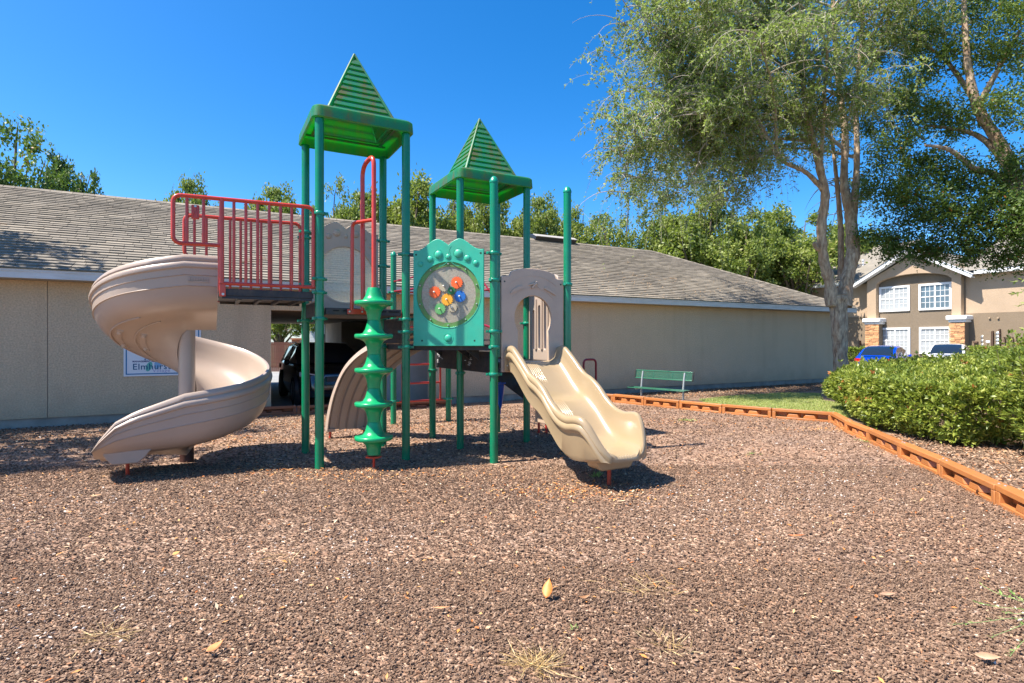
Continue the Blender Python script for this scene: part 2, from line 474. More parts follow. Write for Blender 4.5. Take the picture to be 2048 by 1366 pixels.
# ================================================================== GARAGE
def stucco(name, col, c2):
    return mat(name, col, 0.92, vcol=tuple(x * 0.80 for x in c2), vscale=34, bump=1.0, bscale=30, spec=0.2, grime=tuple(x * 0.70 for x in col), gscale=0.9, gamt=0.38, detail=3)
M_wall = stucco("garage_stucco", (0.67, 0.505, 0.325), (0.61, 0.46, 0.30))
M_wall.node_tree.nodes["Principled BSDF"].inputs["Roughness"].default_value = 0.95
def splash_dirt(m):
    """soil splashed up from the bed and faint runs below the eave: irregular brown marks that belong to the wall"""
    nt = m.node_tree; N, L_ = nt.nodes, nt.links; b = N["Principled BSDF"]; src = b.inputs["Base Color"].links[0].from_socket
    tc = N.new("ShaderNodeTexCoord"); sx = N.new("ShaderNodeSeparateXYZ"); L_.new(tc.outputs["Object"], sx.inputs[0])
    nz = N.new("ShaderNodeTexNoise"); nz.inputs["Scale"].default_value = 2.2; nz.inputs["Detail"].default_value = 8; L_.new(tc.outputs["Object"], nz.inputs["Vector"])
    ad = N.new("ShaderNodeMath"); ad.operation = 'MULTIPLY_ADD'; L_.new(nz.outputs[0], ad.inputs[0]); ad.inputs[1].default_value = -1.1; L_.new(sx.outputs[2], ad.inputs[2])
    mr = N.new("ShaderNodeMapRange"); mr.inputs[1].default_value = -0.35; mr.inputs[2].default_value = 0.12; mr.inputs[3].default_value = 0.55; mr.inputs[4].default_value = 0.0; L_.new(ad.outputs[0], mr.inputs[0])
    mp = N.new("ShaderNodeMapping"); mp.inputs["Scale"].default_value = (1.3, 1.0, 0.12); L_.new(tc.outputs["Object"], mp.inputs[0])
    n2 = N.new("ShaderNodeTexNoise"); n2.inputs["Scale"].default_value = 2.0; n2.inputs["Detail"].default_value = 7; L_.new(mp.outputs[0], n2.inputs["Vector"])
    m2 = N.new("ShaderNodeMapRange"); m2.inputs[1].default_value = 0.52; m2.inputs[2].default_value = 0.72; m2.inputs[3].default_value = 0.0; m2.inputs[4].default_value = 0.35; L_.new(n2.outputs[0], m2.inputs[0])
    mx0 = N.new("ShaderNodeMath"); mx0.operation = 'MAXIMUM'; L_.new(mr.outputs[0], mx0.inputs[0]); L_.new(m2.outputs[0], mx0.inputs[1])
    mx = N.new("ShaderNodeMix"); mx.data_type = 'RGBA'; L_.new(mx0.outputs[0], mx.inputs[0]); L_.new(src, mx.inputs[6]); mx.inputs[7].default_value = (0.42, 0.31, 0.205, 1); L_.new(mx.outputs[2], b.inputs["Base Color"])
splash_dirt(M_wall)
M_trim = mat("white_trim_paint", (0.66, 0.66, 0.64), 0.5, var=0.12, vscale=3, grime=(0.42, 0.40, 0.34), gscale=4, gamt=0.5, stretch=(0.4, 1, 3))
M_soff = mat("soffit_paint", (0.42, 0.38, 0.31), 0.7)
M_shing = mat("asphalt_shingle", (0.285, 0.25, 0.205), 0.95, spec=0.15, vcol=(0.225, 0.198, 0.162), vscale=0.8,
              attr=[(0.0, (0.76, 0.76, 0.76)), (0.3, (0.93, 0.93, 0.92)), (0.7, (1.0, 0.99, 0.97)), (1.0, (1.16, 1.14, 1.1))], bump=0.8, bscale=140, grime=(0.12, 0.105, 0.09), gscale=0.35, gamt=0.55)
M_dark = mat("dark_roof_felt", (0.06, 0.055, 0.05), 0.95)

gar = empty("garage_building", W(0, DW), TH)
tag(gar, "long low tan stucco garage with grey shingle roof and open carport bay", "garage")
UL, UR = -13.0, 13.79 * H
u_o1 = on_plane(542, 600, DW)[0]; u_o2 = on_plane(862, 600, DW)[0]
ZO = 1.437 * H; ZS = 1.712 * H; ZE = 1.832 * H
def wallpiece(u0, u1, z0, z1, name="wall", m=None, d0=0, d1=0.25):
    b = MB(); b.box((u0, d0, z0), (u1, d1, z1)); return b.build(name, m or M_wall, gar)
u_j = on_plane(95, 600, DW)[0]
wallpiece(UL, u_j - 0.006, 0.17, ZS); wallpiece(u_j + 0.006, u_o1, 0.17, ZS)
wallpiece(u_j - 0.006, u_j + 0.006, 0.17, ZS, "control_joint", mat("joint_dark_brown", (0.2, 0.17, 0.13), 0.9), 0.012, 0.2)  # joint filled in a darker brown of its own
wallpiece(u_o1, u_o2, ZO, ZS); 
u_j2 = u_o2 + 5.2
wallpiece(u_o2, UR, 0.17, ZS)
wallpiece(UL, u_o1 - 0.0, -0.1, 0.17, "foundation", mat("foundation_concrete", (0.34, 0.30, 0.25), 0.9, var=0.3, vscale=3), 0.035, 0.25)
wallpiece(u_o2, UR, -0.1, 0.17, "foundation", MATS["foundation_concrete"], 0.035, 0.25)
# side and back walls, interior
wallpiece(UR - 0.25, UR - 0.002, -0.1, ZS - 0.01, "wall", None, 0.26, DB - DW)
wallpiece(UL, UL + 0.25, -0.1, ZS - 0.01, "wall", None, 0.26, DB - DW)
ub1 = on_plane(505, 650, DB)[0]; ub2 = on_plane(683, 650, DB)[0]
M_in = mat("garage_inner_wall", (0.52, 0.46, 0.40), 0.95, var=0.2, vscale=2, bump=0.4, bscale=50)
uq_ = on_plane(683, 650, DW + 7.2)[0]
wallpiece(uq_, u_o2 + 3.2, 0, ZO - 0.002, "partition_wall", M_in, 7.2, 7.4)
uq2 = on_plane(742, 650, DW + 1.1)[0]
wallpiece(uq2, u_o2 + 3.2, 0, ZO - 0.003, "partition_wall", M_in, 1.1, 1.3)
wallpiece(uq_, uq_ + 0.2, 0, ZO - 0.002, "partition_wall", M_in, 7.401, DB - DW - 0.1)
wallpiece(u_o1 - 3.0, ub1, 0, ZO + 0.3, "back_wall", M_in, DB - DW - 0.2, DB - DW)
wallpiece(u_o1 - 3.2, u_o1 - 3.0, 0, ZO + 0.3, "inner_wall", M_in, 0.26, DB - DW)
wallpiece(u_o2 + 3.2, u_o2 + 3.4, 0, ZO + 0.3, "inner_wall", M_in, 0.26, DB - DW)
wallpiece(u_o1 - 3.2, u_o2 + 3.4, ZO + 0.002, ZO + 0.06, "ceiling", mat("garage_ceiling", (0.17, 0.125, 0.09), 0.9), 0.26, DB - DW + 0.3)  # brown shadow under the roof is put into the ceiling colour
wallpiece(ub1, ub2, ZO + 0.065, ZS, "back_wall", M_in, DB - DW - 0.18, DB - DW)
# fascia, soffit
b = MB(); b.box((UL, DE - DW, ZS), (UR + 0.49, DE - DW + 0.03, ZE - 0.03)); b.box((UL, DE - DW - 0.012, ZE - 0.075), (UR + 0.5, DE - DW - 0.001, ZE - 0.03))
b.box((UR + 0.46, DE - DW + 0.031, ZS), (UR + 0.49, DB - DW + 0.5, ZE - 0.03))
b.build("fascia", M_trim, gar)
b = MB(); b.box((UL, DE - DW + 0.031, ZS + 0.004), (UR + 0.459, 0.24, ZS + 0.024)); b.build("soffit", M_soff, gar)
# roof decks
RZ = ZE + 0.47 * (DR - DE); UE = UR + 0.49; RU = UE - (DR - DE)
dE, dR, dB = DE - DW, DR - DW, DR - DW + (DR - DE)
b = MB()
b.poly([(UL, dE - 0.02, ZE - 0.03), (UE, dE - 0.02, ZE - 0.03), (RU, dR, RZ - 0.03), (UL, dR, RZ - 0.03)])
b.poly([(UE, dE, ZE - 0.03), (UE, dB, ZE - 0.03), (RU, dR, RZ - 0.03)])
b.poly([(UE, dB, ZE - 0.03), (UL, dB, ZE - 0.03), (UL, dR, RZ - 0.03), (RU, dR, RZ - 0.03)])
b.build("roof", M_dark, gar)
# shingles: real courses of tabs on the slope that is seen
sl = math.hypot(DR - DE, RZ - ZE); NC = 36; ex = sl / NC
cs, sn = (DR - DE) / sl, (RZ - ZE) / sl
tabs = []
for c in range(NC):
    s0 = c * ex; u = UL + random.uniform(0, 0.3)
    hip = UE - s0 * cs
    while u < hip - 0.05:
        w = random.choice((0.18, 0.26, 0.33, 0.42, 0.5))
        u1 = min(u + w - 0.008, hip)
        tabs.append((u, u1, s0, c, random.random())); u += w
def tab_box(mb, u0, u1, s0, ti, dz=0.0):
    th = 0.014 + 0.012 * ((ti * 7.3) % 1.0)
    L_ = ex * 1.06
    def P(u, s, h): return (u, dE + s * cs - h * sn, ZE - 0.03 + s * sn + h * cs)
    h0, h1 = 0.012 + th + dz, 0.006
    a = [P(u0, s0 - 0.004, 0.001), P(u1, s0 - 0.004, 0.001), P(u1, s0 - 0.004, h0), P(u0, s0 - 0.004, h0), P(u1, s0 + L_, h1), P(u0, s0 + L_, h1)]
    mb.add(a, [(0, 1, 2, 3), (3, 2, 4, 5), (0, 3, 5), (1, 4, 2)], ti)
near = sorted(range(len(tabs)), key=lambda i: ((W((tabs[i][0]), DE + tabs[i][2] * cs) - Vector((0, 0, 0))).length) if -4.2 < tabs[i][0] < 6 else 99)[:290]
nearset = set(near)
b = MB()
for i, t in enumerate(tabs):
    if i in nearset: continue
    tab_box(b, t[0], t[1], t[2], t[4])
b.build("shingles", M_shing, gar, kind="stuff")
for i in near:
    t = tabs[i]; b = MB(); tab_box(b, t[0], t[1], t[2], t[4]); b.build("shingle", M_shing, gar)
b = MB()
n = int((RU - UL) / 0.24)
for i in range(n):
    u = UL + i * 0.24; ti = random.random()
    b.add([(u, dR - 0.14, RZ - 0.075), (u + 0.26, dR - 0.14, RZ - 0.075), (u + 0.26, dR, RZ + 0.012), (u, dR, RZ + 0.012), (u + 0.26, dR + 0.14, RZ - 0.075), (u, dR + 0.14, RZ - 0.075)], [(0, 1, 2, 3), (3, 2, 4, 5)], ti)
k = 0
while k < 22:
    f0, f1 = k / 22, (k + 1.08) / 22; ti = random.random()
    A = Vector((RU + (UE - RU) * f0, dR + (dE - dR) * f0, RZ - 0.03 + (ZE - RZ) * f0)); B = Vector((RU + (UE - RU) * f1, dR + (dE - dR) * f1, RZ - 0.03 + (ZE - RZ) * f1))
    sd = Vector((1, 1, 0)).normalized() * 0.13; up = Vector((0, 0, 0.045)); dn = Vector((0, 0, -0.02))
    b.add([A - sd + dn, B - sd + dn, B + up, A + up * 0.7, B + sd + dn, A + sd + dn], [(0, 1, 2, 3), (3, 2, 4, 5)], ti); k += 1
b.build("ridge_caps", M_shing, gar, kind="stuff")
# drip edge
b = MB(); b.box((UL, dE - 0.03, ZE - 0.032), (UE + 0.01, dE - 0.018, ZE - 0.005)); b.build("drip_edge", mat("aged_drip_edge", (0.16, 0.14, 0.09), 0.8, var=0.4, vscale=5), gar)
# low roof vent near the ridge
def slope(u, s, h=0.0): return (u, dE + s * cs - h * sn, ZE - 0.03 + s * sn + h * cs)
def on_slope(px, py):
    # intersect view ray with roof plane
    r = Vector(((px - 1024) / FPX, 1, (683 - py) / FPX))
    n_ = -Vd * sn + Vector((0, 0, cs)); p0 = W(0, DE, ZE - 0.03)
    t = (p0 - Vector((0, 0, H))).dot(n_) / r.dot(n_)
    p = Vector((0, 0, H)) + r * t
    return p.dot(Ud), (p.dot(Vd) - DE) / cs
uv1, sv1 = on_slope(1068, 480); uv2, sv2 = on_slope(1150, 489)
b = MB(); s_ = sv1 - 0.1
b.loft([[slope(uv1, s_, 0.03), slope(uv1 + 0.0, s_ + 0.02, 0.2), slope(uv1, s_ + 0.75, 0.08), slope(uv1, s_ + 0.8, 0.02)],
        [slope(uv2, s_, 0.03), slope(uv2, s_ + 0.02, 0.2), slope(uv2, s_ + 0.75, 0.08), slope(uv2, s_ + 0.8, 0.02)]], caps=True)
vent = b.build("roof_vent", mat("dark_vent_metal", (0.03, 0.03, 0.033), 0.4, metal=0.3), gar)
b = MB(); b.obox(Vector(slope((uv1 + uv2) / 2, s_ + 0.1, 0.205)), Vector(((uv2 - uv1) / 2 + 0.02, 0, 0)), Vector((0, cs, sn)) * 0.14, Vector((0, -sn, cs)) * 0.012)
b.build("vent_hood", mat("pale_vent_flashing", (0.4, 0.37, 0.33), 0.5), vent)
# twigs and dead leaves fallen on the roof
BRL = ["pale forked branch on the roof at the photo's left edge", "short dark branch on the roof just left of the spiral slide's railing", "longest dry branch on the roof, seen through the red railing bars near the eave",
       "dry twig on the roof beside the longest branch behind the railing", "dark broken twig high on the roof's right part", "curved twig low on the roof near the right hip", "thin dry twig midway up the roof right of the rear capped post"]
M_twig = mat("dry_twig", (0.30, 0.21, 0.13), 0.9)
for (px, py, Ln) in [(15, 455, 0.35), (355, 487, 0.3), (480, 530, 0.45), (512, 522, 0.3), (1253, 528, 0.16), (1340, 560, 0.35), (1270, 555, 0.3)]:
    u, s = on_slope(px, py); pts = []
    a = random.uniform(0, 6.28)
    for k in range(5):
        pts.append(slope(u + math.cos(a) * Ln * k / 4, s + math.sin(a) * Ln * k / 4 * 0.6, 0.06 + random.uniform(0, 0.04))); a += random.uniform(-.5, .5)
    b = MB(); b.tube(pts, [0.014, 0.012, 0.010, 0.008, 0.004], 5)
    b.tube([pts[2], tuple(Vector(pts[2]) + Vector((random.uniform(-.12, .12), 0.05, 0.09)))], [0.009, 0.003], 4)
    o = b.build("fallen_branch", M_twig); 
    o.location = W(0, DW); o.rotation_euler = (0, 0, TH)
    tag(o, BRL.pop(0), "branch", "dry branches on the garage roof")
b = MB(); uu = UL
litter = []
for i in range(500):
    u = random.uniform(8, 21); s = random.uniform(0.0, 2.6) ** 1.0
    if u > UE - s * cs - 0.2: continue
    a = random.uniform(0, 3.14); l = random.uniform(0.04, 0.12)
    b.add([slope(u, s, 0.035), slope(u + math.cos(a) * l, s + math.sin(a) * l, 0.045), slope(u + math.cos(a) * l, s + math.sin(a) * l + 0.014, 0.045), slope(u + 0.004, s + 0.014, 0.035)], [(0, 1, 2, 3)], random.random())
o = b.build("roof_needles", mat("dry_needles", (0.42, 0.26, 0.13), 0.9), gar, kind="stuff")

# ---------------------------------------------------------------- sign on the wall
su0, sz0 = on_plane(247.5, 753, DW); su1 = on_plane(402, 753, DW)[0]; sz1 = on_plane(248, 640, DW)[1]
sg = empty("rules_sign", W((su0 + su1) / 2, DW - 0.015, sz0), TH)
tag(sg, "white playground rules board with blue border fixed to the wall behind the spiral slide", "sign")
sw, sh = su1 - su0, sz1 - sz0
b = MB(); b.box((-sw / 2, -0.012, 0), (sw / 2, 0.012, sh)); b.build("board", mat("sign_white", (0.72, 0.74, 0.76), 0.35, coat=0.2), sg)
b = MB(); bw = 0.022; e0 = 0.035
b.box((-sw / 2 + e0, -0.0150, e0), (sw / 2 - e0, -0.0121, e0 + bw)); b.box((-sw / 2 + e0, -0.0150, sh - e0 - bw), (sw / 2 - e0, -0.0121, sh - e0))
b.box((-sw / 2 + e0, -0.0149, e0 + bw), (-sw / 2 + e0 + bw, -0.0121, sh - e0 - bw)); b.box((sw / 2 - e0 - bw, -0.0149, e0 + bw), (sw / 2 - e0, -0.0121, sh - e0 - bw))
b.build("border", mat("sign_blue", (0.0, 0.16, 0.34), 0.4), sg)
RX = Matrix.Rotation(math.pi / 2, 4, 'X')
M_ink = mat("sign_navy_ink", (0.01, 0.02, 0.14), 0.5)
def sign_text(s, size, x, z, m, name="lettering", bold=0.0, sp=1.0):
    me = text_mesh(s, size, Matrix.Translation((x, -0.0135, z)) @ RX, 0.0008, bold, sp)
    return finish(name, me, m, sg)
def sz_at(py): return on_plane(300, py, DW)[1] - sz0
for s, py, cx in [("PLAYGROUND RULES", 652, 0.0), ("CHILDREN MUST BE SUPERVISED", 664, 0.0), ("PLAY AT YOUR OWN RISK", 676, 0), ("NO PETS ALLOWED", 688, 0), ("ONLY AT OWN RISK", 701, -0.02), ("USE PLAYGROUND EQUIPMENT SAFELY", 707.3, -0.0),
                  ("NO BICYCLES, SKATEBOARDS", 713, 0.0), ("IF YOU DO NOT OBEY RULES", 718.8, 0.0), ("MANAGEMENT RESERVES THE RIGHT TO DENY USE", 722.6, 0.0)]:
    sign_text(s, 0.050 if len(s) < 36 else 0.046, cx, sz_at(py), M_ink, bold=0.0016, sp=1.02)
lx = on_plane(304, 733, DW)[0] - (su0 + su1) / 2
sign_text("Elmhurst", 0.175, lx, sz_at(733.5), mat("sign_teal_ink", (0.005, 0.10, 0.20), 0.5), "logo_lettering", 0.002, 1.08)
v_ = sign_text("Village", 0.11, lx + 0.17, sz_at(741.5), mat("sign_pale_ink", (0.38, 0.36, 0.55), 0.5), "logo_lettering", 0.0, 1.1)
for (dx, dz, r, c) in [(-0.05, 0.0, 0.10, (0.12, 0.45, 0.36)), (0.12, 0.09, 0.13, (0.22, 0.42, 0.62))]:
    b = MB()
    pts = [(lx + dx + r * math.sin(t) * (0.55 if True else 1), -0.0128, sz_at(733) + dz + r * math.cos(t)) for t in [i * math.pi / 9 for i in range(18)]]
    pts = [(p[0] + 0.25 * (p[2] - sz_at(733) - dz), p[1], p[2]) for p in pts]
    b.poly(pts); b.build("leaf_emblem", mat("emblem_%d" % (dz * 100), c, 0.5), sg)

# ================================================================== seen through the carport: fence, pillar, house
M_fence = mat("brown_iron_fence", (0.16, 0.055, 0.03), 0.6, var=0.3, vscale=6)
fz = 31.0
fn = empty("picket_fence", (-13.5, fz, 0)); tag(fn, "reddish brown picket fence seen through the open carport", "fence")
x = -2.5
for (z0, z1) in ((0.25, 0.31), (1.45, 1.52)):
    b = MB(); b.box((-2.5, -0.02, z0), (7.5, 0.02, z1)); b.build("rail", M_fence, fn)
b0 = MB(); b0.box((-0.045, -0.045, 0), (0.045, -0.021, 1.62)); pk = b0.build("picket", M_fence, fn); pk.location = (-2.4, 0, 0)
for i in range(1, 90):
    c = pk.copy(); COL.objects.link(c); c.parent = fn; c.location = (-2.4 + i * 0.11, 0, 0)
p = at(596, 684, 30.6)
bp_ = empty("brick_pillar", (p.x, 30.6, 0)); tag(bp_, "orange brick gate pillar behind the black car", "pillar")
M_brick = mat("orange_brick", (0.42, 0.14, 0.055), 0.9, var=0.35, vscale=9, bump=0.5, bscale=30)
b = MB(); b.box((-0.24, -0.24, 0), (0.24, 0.24, 1.75)); b.build("shaft", mat("mortar", (0.4, 0.33, 0.27), 0.9), bp_)
for r_ in range(16):
    for c_ in range(2):
        b = MB(); x0 = -0.25 + c_ * 0.255 - (0.06 if r_ % 2 else 0); b.box((max(x0, -0.25), -0.252, 0.02 + r_ * 0.108), (min(x0 + 0.24, 0.25), 0.25, 0.11 + r_ * 0.108)); b.build("brick", M_brick, bp_)
b = MB(); b.box((-0.3, -0.3, 1.75), (0.3, 0.3, 1.83)); b.build("cap", M_brick, bp_)
hs0 = empty("white_house", (-12.6, 42, 0)); tag(hs0, "pale siding house with pink grey roof behind the carport fence", "house")
M_sid = mat("white_siding", (0.62, 0.64, 0.66), 0.7)
b = MB(); b.box((-2.4, 0, 0), (6.5, 8, 3.4)); b.build("wall", M_sid, hs0)
b = MB(); b.loft([[(-3.0, -0.6, 3.3), (-3.0, 4, 5.0), (-3.0, 8.6, 3.3)], [(7, -0.6, 3.3), (7, 4, 5.0), (7, 8.6, 3.3)]], closed=False); b.build("roof", mat("pink_grey_roof", (0.34, 0.24, 0.21), 0.9), hs0)
for k in range(14):
    b = MB(); b.box((-2.42, -0.03, 0.2 + k * 0.22), (6.5, -0.002, 0.2 + k * 0.22 + 0.2)); b.build("siding_board", M_sid, hs0)
b = MB(); b.box((-1.6, -0.05, 1.0), (-0.4, -0.033, 2.2)); b.build("window", mat("window_dark", (0.04, 0.06, 0.08), 0.1), hs0)

# ================================================================== APARTMENT BUILDING
P0 = Vector((0.638 * 42, 42, 0))
apt = empty("apartment_building", P0, TH - math.pi / 2)
tag(apt, "two storey tan and taupe apartment building with arched gable and stone columns", "building")
def fac(px, py, depth=0.0):
    k = (px - 1024) / FPX
    base = P0 + Ud * depth
    # base - s*Vd , x = k*y
    s = (base.x - k * base.y) / (-k * Vd.y + Vd.x)
    p = base - Vd * (s * -1) * -1
    p = base - Vd * s
    return s, H + (683 - py) / FPX * p.y
M_a1 = stucco("apartment_light_stucco", (0.50, 0.37, 0.255), (0.47, 0.35, 0.24))
M_a2 = stucco("apartment_taupe_stucco", (0.27, 0.205, 0.14), (0.25, 0.19, 0.13))
M_a3 = stucco("apartment_recess_stucco", (0.24, 0.19, 0.135), (0.23, 0.18, 0.13))
M_aw = mat("apartment_white_trim", (0.78, 0.78, 0.77), 0.5)
M_ar = mat("apartment_shingles", (0.24, 0.215, 0.175), 0.95, var=0.2, vscale=1.2, bump=0.6, bscale=25)
sL = fac(1734, 600)[0]; sR = fac(1924, 600)[0]
zE = fac(1700, 570, 0.5)[1]; zB = fac(1990, 625, 0.5)[1]
def abox(name, s0, s1, z0, z1, d0, d1, m, parent=None, bevel=0):
    b = MB(); b.box((s0, d0, z0), (s1, d1, z1)); return b.build(name, m, parent or apt, bevel=bevel)
abox("upper_wall", -9, sL, zB, zE, 0.5, 9, M_a1); abox("lower_wall", -9, sL, 0, zB - 0.003, 0.47, 9, M_a2)
abox("upper_wall", sR, 22, zB, zE, 0.5, 9, M_a1); abox("lower_wall", sR, 22, 0, zB - 0.003, 0.47, 9, M_a2)
abox("recessed_wall", sL, sR, 0, fac(1838, 540)[1] + 0.2, 0.42, 2, M_a3)
abox("band", -9, sL - 0.01, zB - 0.04, zB + 0.05, 0.44, 0.468, M_a2)
# arch front
cL0, cL1 = fac(1734, 600)[0], fac(1752, 600)[0]
cR0, cR1 = fac(1903, 600)[0], fac(1922, 600)[0]
zcap = fac(1745, 637)[1]
zs1 = fac(1752, 569)[1]; ztop = fac(1838, 546)[1]
apx, apz = fac(1843, 503)
mid = (cL1 + cR0) / 2; hw = (cR0 - cL1) / 2
gx0, gx1 = cL0, cR1
out = [(gx0, zcap), (cL1, zcap), (cL1, zs1)]
for i in range(1, 20):
    t = i / 20; x = cL1 + (cR0 - cL1) * t
    out.append((x, zs1 + (ztop - zs1) * (1 - ((x - mid) / hw) ** 2) ** 0.62))
out += [(cR0, zs1), (cR0, zcap), (gx1, zcap), (gx1, zE + 0.1), (mid, apz - 0.15), (gx0, zE + 0.1)]
me = outline_mesh("gable_front", out, [], 0.40, 0.004, Matrix.Translation((0, 0.2, 0)) @ RX)
finish("gable_front", me, M_a1, apt)
# gable fascia boards and roof
def beam(name, a, c, w, d0, d1, m):
    a, c = Vector((a[0], 0, a[1])), Vector((c[0], 0, c[1])); t = (c - a); n = Vector((-t.z, 0, t.x)).normalized() * w
    b = MB(); vs = []
    for d in (d0, d1):
        for p in (a, c, c + n, a + n): vs.append((p.x, d, p.z))
    b.add(vs, [(0, 1, 2, 3), (7, 6, 5, 4), (0, 4, 5, 1), (1, 5, 6, 2), (2, 6, 7, 3), (3, 7, 4, 0)]); return b.build(name, m, apt)
gl = (gx0 - 0.85, zE - 0.35); gr = (gx1 + 0.75, zE - 0.3); tp = (mid, apz)
beam("gable_fascia", gl, tp, 0.26, -0.55, -0.45, M_aw); beam("gable_fascia", tp, gr, 0.26, -0.55, -0.45, M_aw)
beam("gable_soffit", (gl[0], gl[1] + 0.02), (tp[0], tp[1] + 0.02), 0.05, -0.449, 0.0, M_aw); beam("gable_soffit", (tp[0], tp[1] + 0.02), (gr[0], gr[1] + 0.02), 0.05, -0.449, 0.0, M_aw)
b = MB(); b.add([(gl[0] - 0.1, -0.6, gl[1] + 0.22), (tp[0], -0.6, tp[1] + 0.3), (tp[0], 9, tp[1] + 0.3), (gl[0] - 0.1, 9, gl[1] + 0.22), (gr[0] + 0.1, -0.6, gr[1] + 0.22), (gr[0] + 0.1, 9, gr[1] + 0.22)],
      [(0, 1, 2, 3), (1, 4, 5, 2)]); b.build("gable_roof", M_ar, apt)
for (s0, s1) in ((-10, sL - 0.75), (sR + 0.7, 23)):
    abox("eave_fascia", s0, s1, zE - 0.05, zE + 0.22, -0.12, 0.0, M_aw); abox("eave_soffit", s0, s1, zE - 0.04, zE - 0.01, 0.001, 0.49, M_aw)
b = MB(); b.poly([(-10, -0.15, zE + 0.2), (sL, -0.15, zE + 0.2), (sL, 7.5, zE + 3.9), (-4.5, 7.5, zE + 3.9)]); b.poly([(sR, -0.15, zE + 0.2), (23, -0.15, zE + 0.2), (23, 9, zE + 4.9), (sR, 9, zE + 4.9)])
b.poly([(-10, -0.15, zE + 0.2), (-4.5, 7.5, zE + 3.9), (-10, 15, zE + 0.2)])
b.build("main_roof", M_ar, apt)
for k in range(2):
    b = MB(); b.lathe([(0.06, zE + 1.4), (0.06, zE + 2.1), (0.1, zE + 2.1), (0.1, zE + 2.2)], (-2.4 + k * 1.1, 3.0 + k, 0), 10); b.build("vent_pipe", M_aw, apt)
# lower white roof edge far left
abox("low_canopy", -17, -9, fac(1640, 583, 1)[1] - 0.15, fac(1640, 583, 1)[1] + 0.15, 0.2, 4, M_aw)
# windows
M_gl = mat("window_glass_blinds", (0.42, 0.44, 0.45), 0.12, spec=0.8, var=0.25, vscale=0.8, stretch=(1, 1, 14))
M_gd = mat("window_glass_dark", (0.10, 0.15, 0.19), 0.08, spec=0.9, var=0.4, vscale=1.5)
def window(x0, y0, x1, y1, gm):
    s0, zt0 = fac(x0, y0, 0.4); s1, zt1 = fac(x1, y0 + 0, 0.4)
    zt = (fac(x0, y0, 0.4)[1] + fac(x1, y0 - 4, 0.4)[1]) / 2; zb = (fac(x0, y1, 0.4)[1] + fac(x1, y1 - 2, 0.4)[1]) / 2
    if y0 > 640: zb = fac(x0, y1, 0.4)[1]; zt = fac(x0, y0, 0.4)[1]
    w = empty("window", ((s0 + s1) / 2, 0.42, zb)); w.parent = apt
    W_, H_ = s1 - s0, zt - zb; t = 0.14
    b = MB(); b.box((-W_ / 2, -0.09, 0), (W_ / 2, 0, t)); b.box((-W_ / 2, -0.09, H_ - t), (W_ / 2, 0, H_)); b.box((-W_ / 2, -0.088, t), (-W_ / 2 + t, 0, H_ - t)); b.box((W_ / 2 - t, -0.088, t), (W_ / 2, 0, H_ - t))
    b.build("frame", M_aw, w)
    b = MB(); b.box((-W_ / 2 + t, -0.02, t), (W_ / 2 - t, -0.004, H_ - t)); b.build("pane", gm, w)
    b = MB(); b.box((-0.05, -0.06, t), (0.05, -0.021, H_ - t)); b.box((-W_ / 2 + t, -0.05, H_ / 2 - 0.03), (-0.05, -0.021, H_ / 2 + 0.03)); b.box((0.05, -0.05, H_ / 2 - 0.03), (W_ / 2 - t, -0.021, H_ / 2 + 0.03))
    hwid = W_ / 2 - t - 0.05
    for sd in (-1, 1):
        for k in (1, 2):
            xx = sd * (0.05 + hwid * k / 3); b.box((xx - 0.014, -0.04, t), (xx + 0.014, -0.0211, H_ / 2 - 0.03)); b.box((xx - 0.014, -0.04, H_ / 2 + 0.03), (xx + 0.014, -0.0211, H_ - t))
        for zz in (t + (H_ / 2 - t) / 2, H_ / 2 + (H_ / 2 - t) / 2):
            a_, c_ = (0.05, W_ / 2 - t) if sd > 0 else (-W_ / 2 + t, -0.05); b.box((a_, -0.036, zz - 0.014), (c_, -0.0212, zz + 0.014))
    b.build("muntins", M_aw, w)
window(1759, 574.5, 1820, 624, M_gl); window(1838, 568, 1904, 620.5, M_gd)
window(1761, 656, 1821, 707.5, M_gl); window(1839, 654.5, 1903, 707.5, M_gl)
# stone columns
M_stone = mat("ledge_stone", (0.62, 0.36, 0.19), 0.9, attr=[(0, (0.55, 0.5, 0.5)), (0.4, (0.9, 0.8, 0.7)), (1.0, (1.2, 1.1, 1.0))], bump=0.6, bscale=30)
for (a_, c_) in ((1733, 1760), (1901, 1932)):
    s0, s1 = fac(a_, 660, -0.1)[0], fac(c_, 660, -0.1)[0]
    zc = zcap - 0.45
    w = s1 - s0; cx = (s0 + s1) / 2
    colm = empty("stone_column", (cx, 0.15, 0)); colm.parent = apt
    b = MB(); b.box((-w / 2 + 0.06, -0.34, 0), (w / 2 - 0.06, 0.3, zc)); b.build("core", M_a2, colm)
    b = MB(); z = 0
    while z < zc - 0.05:
        hh = random.uniform(0.07, 0.13); x = -w / 2
        while x < w / 2 - 0.03:
            ww = min(random.uniform(0.16, 0.45), w / 2 - x); pr = random.uniform(0, 0.05)
            b.box((x, -0.38 - pr, z), (x + ww - 0.012, -0.33, min(z + hh - 0.012, zc)), random.random()); x += ww
        y = -0.38
        while y < 0.3:
            ww = random.uniform(0.16, 0.35); pr = random.uniform(0, 0.05)
            b.box((-w / 2 - pr, y, z), (-w / 2 + 0.07, min(y + ww - 0.012, 0.3), min(z + hh - 0.012, zc)), random.random()); y += ww
        z += hh
    b.build("stones", M_stone, colm, kind="stuff")
    b = MB(); b.box((-w / 2 - 0.06, -0.46, zc), (w / 2 + 0.06, 0.4, zc + 0.16)); b.box((-w / 2 - 0.16, -0.56, zc + 0.161), (w / 2 + 0.16, 0.5, zcap - 0.002)); b.build("cap", M_aw, colm, bevel=0.05)
